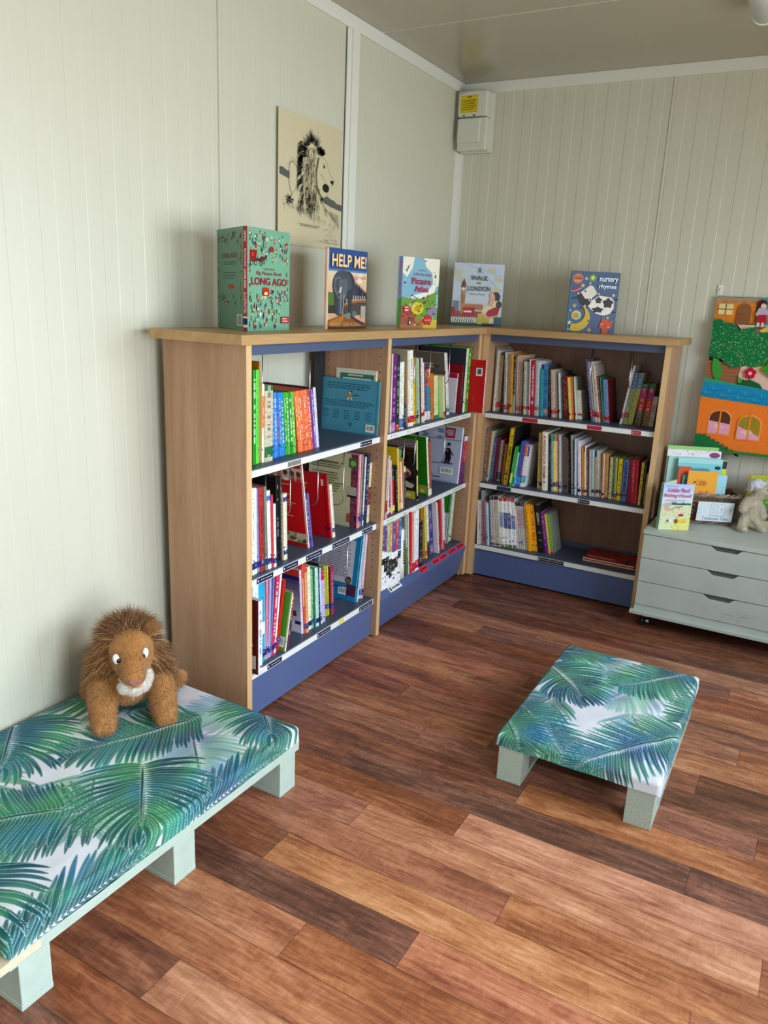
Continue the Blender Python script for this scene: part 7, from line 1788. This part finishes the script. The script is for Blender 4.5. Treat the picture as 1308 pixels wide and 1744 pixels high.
# ------------------------------------------------------------ little wolf soft toy in a mob cap
def wolf():
    ang = math.atan2(-.79, .61)
    t = thing('toy_wolf', 'cream plush toy wolf in a pale grey mob cap leaning by the basket', 'soft toy', (1.770, -.232, CT), ang)
    # local x forward, y to the viewer's right, z up
    k = 1.0
    parts = chain([(0, 0, .075), (.0, .002, .120), (-.004, .004, .150)], [.030, .033, .027])
    parts += chain([(.0, -.018, .075), (.012, -.038, .045), (.022, -.048, .016)], [.022, .021, .020]); parts.append(((.030, -.048, .017), (.024, .018, .017), None))
    parts += chain([(.0, .018, .07), (.014, .034, .042), (.026, .048, .016)], [.020, .018, .018]); parts.append(((.034, .050, .016), (.022, .017, .016), None))
    parts += chain([(-.004, -.020, .148), (.008, -.042, .128), (.016, -.052, .112)], [.019, .019, .018]); parts += chain([(-.004, .026, .145), (.006, .046, .110), (.012, .054, .078)], [.018, .017, .020])
    parts += chain([(.0, .012, .160), (.004, .024, .190)], [.025, .028]); parts.append(((.008, .028, .200), (.030, .033, .031), None)); parts += chain([(.018, .040, .196), (.028, .060, .190)], [.020, .014])
    body = blob('body', parts, .0038, t, M['fur'], hx('d2c4ac'), 5)
    fur('plush_pile', body, 20000, .0075, .0012, lambda p, rng: mixc(hx('b8a88c'), hx('ece2d0'), rng.random()), t, lambda p: np.array([.2, 0, -.8]), 1, 21, lay=.35)
    for y_, z_ in ((.026, .222), (.052, .222)): pass
    mb = MB(); mb.ellipsoid((.036, .044, .209), (.0035, .0035, .0035), hx('181410')); mb.build('eye', attr_mat('toy_eye', .15, 0), t, fix=False)
    mb = MB(); mb.ellipsoid((.033, .073, .194), (.006, .0065, .005), hx('181412')); mb.build('nose', attr_mat('toy_nose', .3, 0), t, fix=False)
    # mob cap: gathered crown and a frilled brim
    mb = MB(); c = hx('c9c9d2'); c2 = hx('e2e2ea'); n = 40
    ring = []
    ctr = Vector((-.002, .004, .222)); ax = Vector((-.15, -.48, .85)).normalized(); a1 = ax.cross(Vector((1, 0, 0))).normalized(); a2 = ax.cross(a1)
    prof = [(.030, -.010), (.045, -.004), (.049, -.001), (.036, .004), (.034, .010), (.030, .022), (.018, .031), (.002, .034)]
    vs = []
    for j, (rr, hh) in enumerate(prof):
        for q in range(n):
            a = 2*math.pi*q/n; fr = (.10*math.sin(a*9+j*.4)) if j < 4 else .05*math.sin(a*9); zz = .006*math.sin(a*9) if j in (1, 2) else 0
            vs.append(ctr+(a1*math.cos(a)+a2*math.sin(a))*rr*(1+fr)+ax*(hh+zz))
    fs = [(j*n+q, j*n+(q+1) % n, (j+1)*n+(q+1) % n, (j+1)*n+q) for j in range(len(prof)-1) for q in range(n)]
    mb.add(vs, fs, c, smooth=True); mb.add([vs[-n+q] for q in range(n)], [tuple(range(n))], c2)
    o = mb.build('cap', M['felt'], t); sol = o.modifiers.new('s', 'SOLIDIFY'); sol.thickness = .0015
    return t
wolf()

# ------------------------------------------------------------ palm print cloth
def palm_colors(xs, ys, fronds, seed):
    """cotton print: overlapping watercolour palm leaves on a pale ground, evaluated on a grid of cloth coordinates"""
    rng = np.random.default_rng(seed)
    def smooth(n_, m_, cells):
        g = rng.random((cells+2, cells+2)); yy = np.linspace(0, cells, n_); xx = np.linspace(0, cells, m_); j = yy.astype(int); i = xx.astype(int); fy = (yy-j)[:, None]; fx = (xx-i)[None, :]
        fy = fy*fy*(3-2*fy); fx = fx*fx*(3-2*fx)
        return (g[np.ix_(j, i)]*(1-fy)*(1-fx)+g[np.ix_(j+1, i)]*fy*(1-fx)+g[np.ix_(j, i+1)]*(1-fy)*fx+g[np.ix_(j+1, i+1)]*fy*fx)
    G1 = smooth(len(ys), len(xs), 11); G2 = smooth(len(ys), len(xs), 8)
    TINT = {'teal': (0.10, -.05), 'green': (.45, -.35), 'blue': (-.1, .4), 'pale': (.2, 0)}
    nx, ny = len(xs), len(ys); img = np.empty((ny, nx, 3)); img[:] = hx('d6d6dc')[:3]
    dx = xs[1]-xs[0]; dy = ys[1]-ys[0]
    PAL = {'teal': ['12424c', '184f59', '205c5c', '0e3944', '1e5666'], 'green': ['2d6b55', '3f7f66', '255a4c', '568f76', '1f4e44'], 'blue': ['1c566e', '286c88', '17465c', '357c98', '266070'], 'pale': ['6c988e', '86ac9c', '5c8a8e', '98baac', '78a292']}
    def leaflet(p0, d0, L, W, bend, c, alpha, kind='teal', jit=1.0):
        n = 16; s_ = np.linspace(0, 1, n+1)
        ca, sa = np.cos(bend*s_), np.sin(bend*s_)
        tx = d0[0]*ca-d0[1]*sa; ty = d0[0]*sa+d0[1]*ca
        px = p0[0]+np.concatenate([[0], np.cumsum((tx[1:]+tx[:-1])/2)])*L/n; py = p0[1]+np.concatenate([[0], np.cumsum((ty[1:]+ty[:-1])/2)])*L/n
        m = W*1.2
        i0 = max(int((px.min()-m-xs[0])/dx), 0); i1 = min(int((px.max()+m-xs[0])/dx)+2, nx); j0 = max(int((py.min()-m-ys[0])/dy), 0); j1 = min(int((py.max()+m-ys[0])/dy)+2, ny)
        if i1 <= i0 or j1 <= j0: return
        X, Y = np.meshgrid(xs[i0:i1], ys[j0:j1]); best = np.full(X.shape, 9.0); sb = np.zeros(X.shape); side = np.zeros(X.shape)
        for k in range(n):
            ax_, ay_ = px[k], py[k]; bx_, by_ = px[k+1]-ax_, py[k+1]-ay_; l2 = bx_*bx_+by_*by_
            t_ = np.clip(((X-ax_)*bx_+(Y-ay_)*by_)/l2, 0, 1); ex, ey = X-ax_-t_*bx_, Y-ay_-t_*by_; dd = np.sqrt(ex*ex+ey*ey)
            u = dd < best; best[u] = dd[u]; sb[u] = ((k+t_)/n)[u]; side[u] = np.sign(ex*by_-ey*bx_)[u]
        wv = W/2*np.minimum(1, sb*4.5+.28)*np.sqrt(np.clip(1-sb**3.2, 0, 1))
        edge_w = min(.0006, W*.08)
        msk = np.clip((wv-best)/(dx*.8)+.5, 0, 1)*alpha
        core = np.clip((wv-edge_w-best)/(dx*.6)+.5, 0, 1)[..., None]
        f1 = np.clip((G1[j0:j1, i0:i1]-.5)*2.2+.35+TINT[kind][0], 0, 1)[..., None]; f2 = np.clip((G2[j0:j1, i0:i1]-.5)*2.4+.3+TINT[kind][1], 0, 1)[..., None]
        k1, k2, k3 = (np.array(hx(q)[:3]) for q in (('0f4c56', '357c5c', '1a6a82') if kind != 'pale' else ('5d8f90', '86b49c', '6a9cb0')))
        base = (k1*(1-f1)+k2*f1)*(1-f2*.6)+k3*f2*.6
        sh = jit*(1+.16*side*(best/np.maximum(wv, 1e-5))+.30*(sb-.35))
        colr = base*sh[..., None]; colr = colr*core+np.array([.62, .78, .76])*(1-core)
        reg = img[j0:j1, i0:i1]; img[j0:j1, i0:i1] = reg*(1-msk[..., None])+np.clip(colr, 0, 1)*msk[..., None]
    for (a, b, Lmax, kind, sp, tipang, baseang, bend, alpha) in fronds:
        a = np.array(a, float); b = np.array(b, float); ax_ = b-a; ln = np.linalg.norm(ax_); ax_ /= ln; pr_ = np.array([-ax_[1], ax_[0]])
        n = int(ln/sp)
        order = list(range(n+1))
        for i in order:
            s_ = i/n; p = a+ax_*ln*s_+pr_*.012*math.sin(s_*2.6)
            ang = math.radians(baseang+(tipang-baseang)*s_**1.15)
            for sd in (-1, 1):
                jit = rng.normal(0, .045); L = Lmax*(.72+.34*math.sin(math.pi*min(1, s_*.85+.15)))*(1-.42*s_**4)*rng.uniform(.88, 1.1)
                d = ax_*math.cos(ang+jit)+pr_*sd*math.sin(ang+jit)
                kk = kind if rng.random() > .22 else ('blue' if rng.random() > .5 else 'green')
                c = PAL[kk][rng.integers(0, 5)]
                leaflet(p, d, L, sp*(1.7 if kind != 'blue' else 1.25), -sd*bend, c, alpha, kind, rng.uniform(.82, 1.2))
        # midrib
        rib = hx('123c44')[:3]
        leaflet(tuple(a), tuple(ax_), ln*1.02, .0085, .0, '123c44', min(1, alpha+.1), 'teal', .45)
    # watercolour washes: slow drift of hue, small flecks
    sat = img.max(2)-img.min(2); leaf = np.clip((sat-.05)*14, 0, 1)
    w1 = smooth(ny, nx, 14); w2 = smooth(ny, nx, 9)
    w1 = .5+(w1-.5)*.6; img[..., 0] *= 1+(w1-.5)*.3*leaf; img[..., 1] *= 1+((w1-.5)*.5+(w2-.5)*.3)*leaf; img[..., 2] *= 1+((w1-.5)*.5-(w2-.5)*.3)*leaf
    return np.clip(img, 0, 1)
def cloth(name, parent, x0, x1, y0, y1, ztop, drops, step, fronds, seed, r=.014, rot=0.0):
    """fitted cushion cover; drops = (left, right, front, back) hem lengths; coordinates local to the parent"""
    dl, dr, df, db = drops
    nx = int((x1-x0+dl+dr)/step)+1; ny = int((y1-y0+df+db)/step)+1
    xs = np.linspace(x0-dl, x1+dr, nx); ys = np.linspace(y0-df, y1+db, ny)
    # world-scale cloth coordinates for the print
    lx, ly = parent.location.x, parent.location.y
    col = palm_colors(xs+lx, ys+ly, fronds, seed)
    X, Y = np.meshgrid(xs, ys)
    ox = np.where(X < x0, X-x0, np.where(X > x1, X-x1, 0)); oy = np.where(Y < y0, Y-y0, np.where(Y > y1, Y-y1, 0))
    d = np.maximum(np.abs(ox), np.abs(oy)); th = np.arctan2(oy, ox)
    cx_ = np.clip(X, x0, x1); cy_ = np.clip(Y, y0, y1)
    q = r*math.pi/2; ang = np.clip(d/q, 0, 1)*math.pi/2
    out = r*np.sin(ang); z = ztop-r*(1-np.cos(ang))-np.maximum(d-q, 0)
    wr = .0016*np.sin(X*23+Y*9)*np.sin(Y*31-X*5)+.0010*np.sin(X*61)*np.cos(Y*47)
    hem = .0025*np.sin(X*37+Y*29)
    PX = cx_+np.where(d > 0, np.cos(th), 0)*(out+np.clip(d-q, 0, 1)*.06); PY = cy_+np.where(d > 0, np.sin(th), 0)*(out+np.clip(d-q, 0, 1)*.06)
    edge = np.minimum(np.minimum(X-x0, x1-X), np.minimum(Y-y0, y1-Y)); dome = .006*np.clip(edge/.08, -.0, 1)
    PZ_ = z+wr*(d == 0)+np.clip(dome, 0, 1)-.003+hem*np.clip(d-q, 0, 1)*12
    V = np.stack([PX, PY, PZ_], -1).reshape(-1, 3)
    I = np.arange(nx*ny).reshape(ny, nx); a = I[:-1, :-1].ravel(); b = I[:-1, 1:].ravel(); c = I[1:, 1:].ravel(); e = I[1:, :-1].ravel()
    F = np.stack([a, b, c, e], 1)
    me = bpy.data.meshes.new(name); me.vertices.add(len(V)); me.vertices.foreach_set('co', V.ravel())
    me.loops.add(F.size); me.loops.foreach_set('vertex_index', F.ravel().astype(np.int32)); me.polygons.add(len(F)); me.polygons.foreach_set('loop_start', np.arange(0, F.size, 4, dtype=np.int32))
    me.polygons.foreach_set('use_smooth', np.ones(len(F), dtype=bool)); me.update(calc_edges=True)
    ca = me.color_attributes.new('Col', 'FLOAT_COLOR', 'POINT'); cc = np.ones((len(V), 4)); cc[:, :3] = col.reshape(-1, 3); ca.data.foreach_set('color', cc.ravel())
    me.materials.append(M['fabric']); o = bpy.data.objects.new(name, me); C.objects.link(o); o.parent = parent
    return o
def pallet_big():
    t = thing('pallet_seat', 'large sage green pallet seat with palm leaf cushion against the left wall', 'seat', (.7394, -2.5016, 0), -.0143, 'palm print pallet seats')
    L, D = 1.001, .716
    def b(name, x0, x1, y0, y1, z0, z1, mat, bev=.002, par=None):
        mb = MB(); mb.box(x0, x1, y0, y1, z0, z1); return mb.build(name, mat, par or t, bevel=bev)
    for y in (-.0200-.0763, -L/2-.038, -L+.02):
        b('bottom_board', -D+.004, -.001, y-.001, y+.0773, 0, .016, M['sage'])
        for x in (-.100, -D/2-.05, -D+.006): b('block', x, x+.099, y, y+.0763, .0162, .1208, M['sage'])
    for k in range(6): b('deck_board', -.0945-k*.1243, -.0005-k*.1243, -L+.001, -.001, .1212, .149, M['sage'])
    b('raw_edge_piece', -.06, .0012, -L-.022, -L+.075, .127, .1475, M['rawwood'])
    mb = MB(); mb.box(-D+.008, -.010, -L+.012, -.010, .1492, .193); mb.build('foam_pad', M['white'], t)
    T = 'teal'; G = 'green'; B = 'blue'; Pp = 'pale'
    fr = [ # rachis start -> end in metres on the floor plan, leaflet length, palette, spacing, tip angle, base angle, curl, opacity
     ((.10, -2.52), (.20, -2.72), .19, Pp, .0105, 40, 80, .5, .75), ((.18, -2.60), (.02, -2.80), .2, G, .0105, 40, 80, .5, .8),
     ((.62, -2.44), (.44, -2.62), .17, Pp, .0105, 40, 80, .5, .7), ((.428, -3.02), (.586, -3.18), .2, Pp, .0105, 40, 85, .4, .75),
     ((.10, -3.20), (.30, -3.36), .2, G, .0105, 40, 85, .4, .75), ((.52, -2.74), (.66, -2.86), .17, Pp, .0105, 40, 85, .4, .7), ((.02, -3.0), (.12, -3.28), .2, Pp, .0105, 40, 80, .4, .7),
     ((.456, -2.640), (.285, -3.00), .155, G, .0100, 34, 66, -.25, .93), ((.555, -3.11), (.30, -3.47), .16, G, .0100, 34, 66, -.25, .93), ((.50, -3.15), (.22, -3.48), .15, T, .0100, 34, 66, -.25, .9),
     ((.790, -3.08), (.775, -2.62), .15, B, .0150, 26, 48, .15, .93), ((.790, -3.56), (.775, -3.13), .16, B, .0150, 26, 48, .15, .93), ((.26, -2.60), (.05, -2.70), .14, T, .0100, 36, 70, .2, .9),
     ((.505, -2.921), (.692, -3.103), .205, T, .0098, 26, 108, .75, .96), ((.01, -2.975), (.200, -3.147), .205, T, .0098, 26, 108, .75, .96), ((.530, -2.440), (.690, -2.592), .175, T, .0098, 26, 108, .75, .96),
     ((.50, -3.43), (.66, -3.60), .19, T, .0098, 26, 108, .75, .96)]
    cloth('cushion_cover', t, -D+.010, -.013, -L+.012, -.012, .2045, (.012, .056, .052, .052), .0019, fr, 5)
pallet_big()
def pallet_small():
    t = thing('pallet_seat', 'small pallet seat with rough chipboard feet standing in the middle of the floor', 'seat', (1.5065, -2.127, 0), .009, 'palm print pallet seats')
    def b(name, x0, x1, y0, y1, z0, z1, mat, bev=.0015):
        mb = MB(); mb.box(x0, x1, y0, y1, z0, z1); return mb.build(name, mat, t, bevel=bev)
    for x in (-.2445, .1635):
        for y in (0, .355, .71): 
            b('block', x, x+.081, y, y+.08, .0152, .062, M['chip']); b('block', x, x+.081, y, y+.08, .0625, .124, M['chip'])
        b('bottom_board', x, x+.081, 0, .79, 0, .015, M['chip'])
    for y in (.0, .355, .705): b('stringer_board', -.2445, .2445, y+.002, y+.084, .1243, .1332, M['sage'])
    for k in range(4): b('deck_board', -.244+k*.1365, -.244+k*.1365+.08, .003, .787, .1333, .146, M['sage'])
    mb = MB(); mb.box(-.243, .243, .005, .785, .1463, .158); mb.build('foam_pad', M['white'], t)
    T = 'teal'; G = 'green'; B = 'blue'; Pp = 'pale'
    fr = [((1.30, -1.36), (1.45, -1.50), .17, Pp, .0105, 40, 80, .4, .75), ((1.60, -1.50), (1.50, -1.72), .17, Pp, .0105, 40, 80, .4, .7), ((1.34, -1.80), (1.26, -2.02), .16, G, .0105, 40, 80, .4, .8), ((1.60, -1.78), (1.72, -1.98), .16, Pp, .0105, 40, 80, .4, .7),
          ((1.20, -1.42), (1.42, -1.38), .12, G, .0100, 36, 66, .2, .9), ((1.24, -1.90), (1.50, -2.18), .13, T, .0100, 36, 70, .2, .9),
          ((1.72, -1.325), (1.520, -1.585), .155, G, .0100, 34, 66, -.25, .93), ((1.80, -1.775), (1.515, -2.155), .165, B, .0100, 34, 66, -.25, .95), ((1.86, -1.45), (1.75, -1.72), .13, G, .0100, 36, 66, -.2, .9),
          ((1.245, -1.560), (1.416, -1.746), .185, T, .0098, 26, 108, .75, .96), ((1.24, -2.02), (1.33, -2.16), .14, T, .0098, 34, 90, .3, .95)]
    cloth('cushion_cover', t, -.243, .243, .003, .785, .170, (.052, .052, .046, .046), .0020, fr, 9, r=.012)
pallet_small()
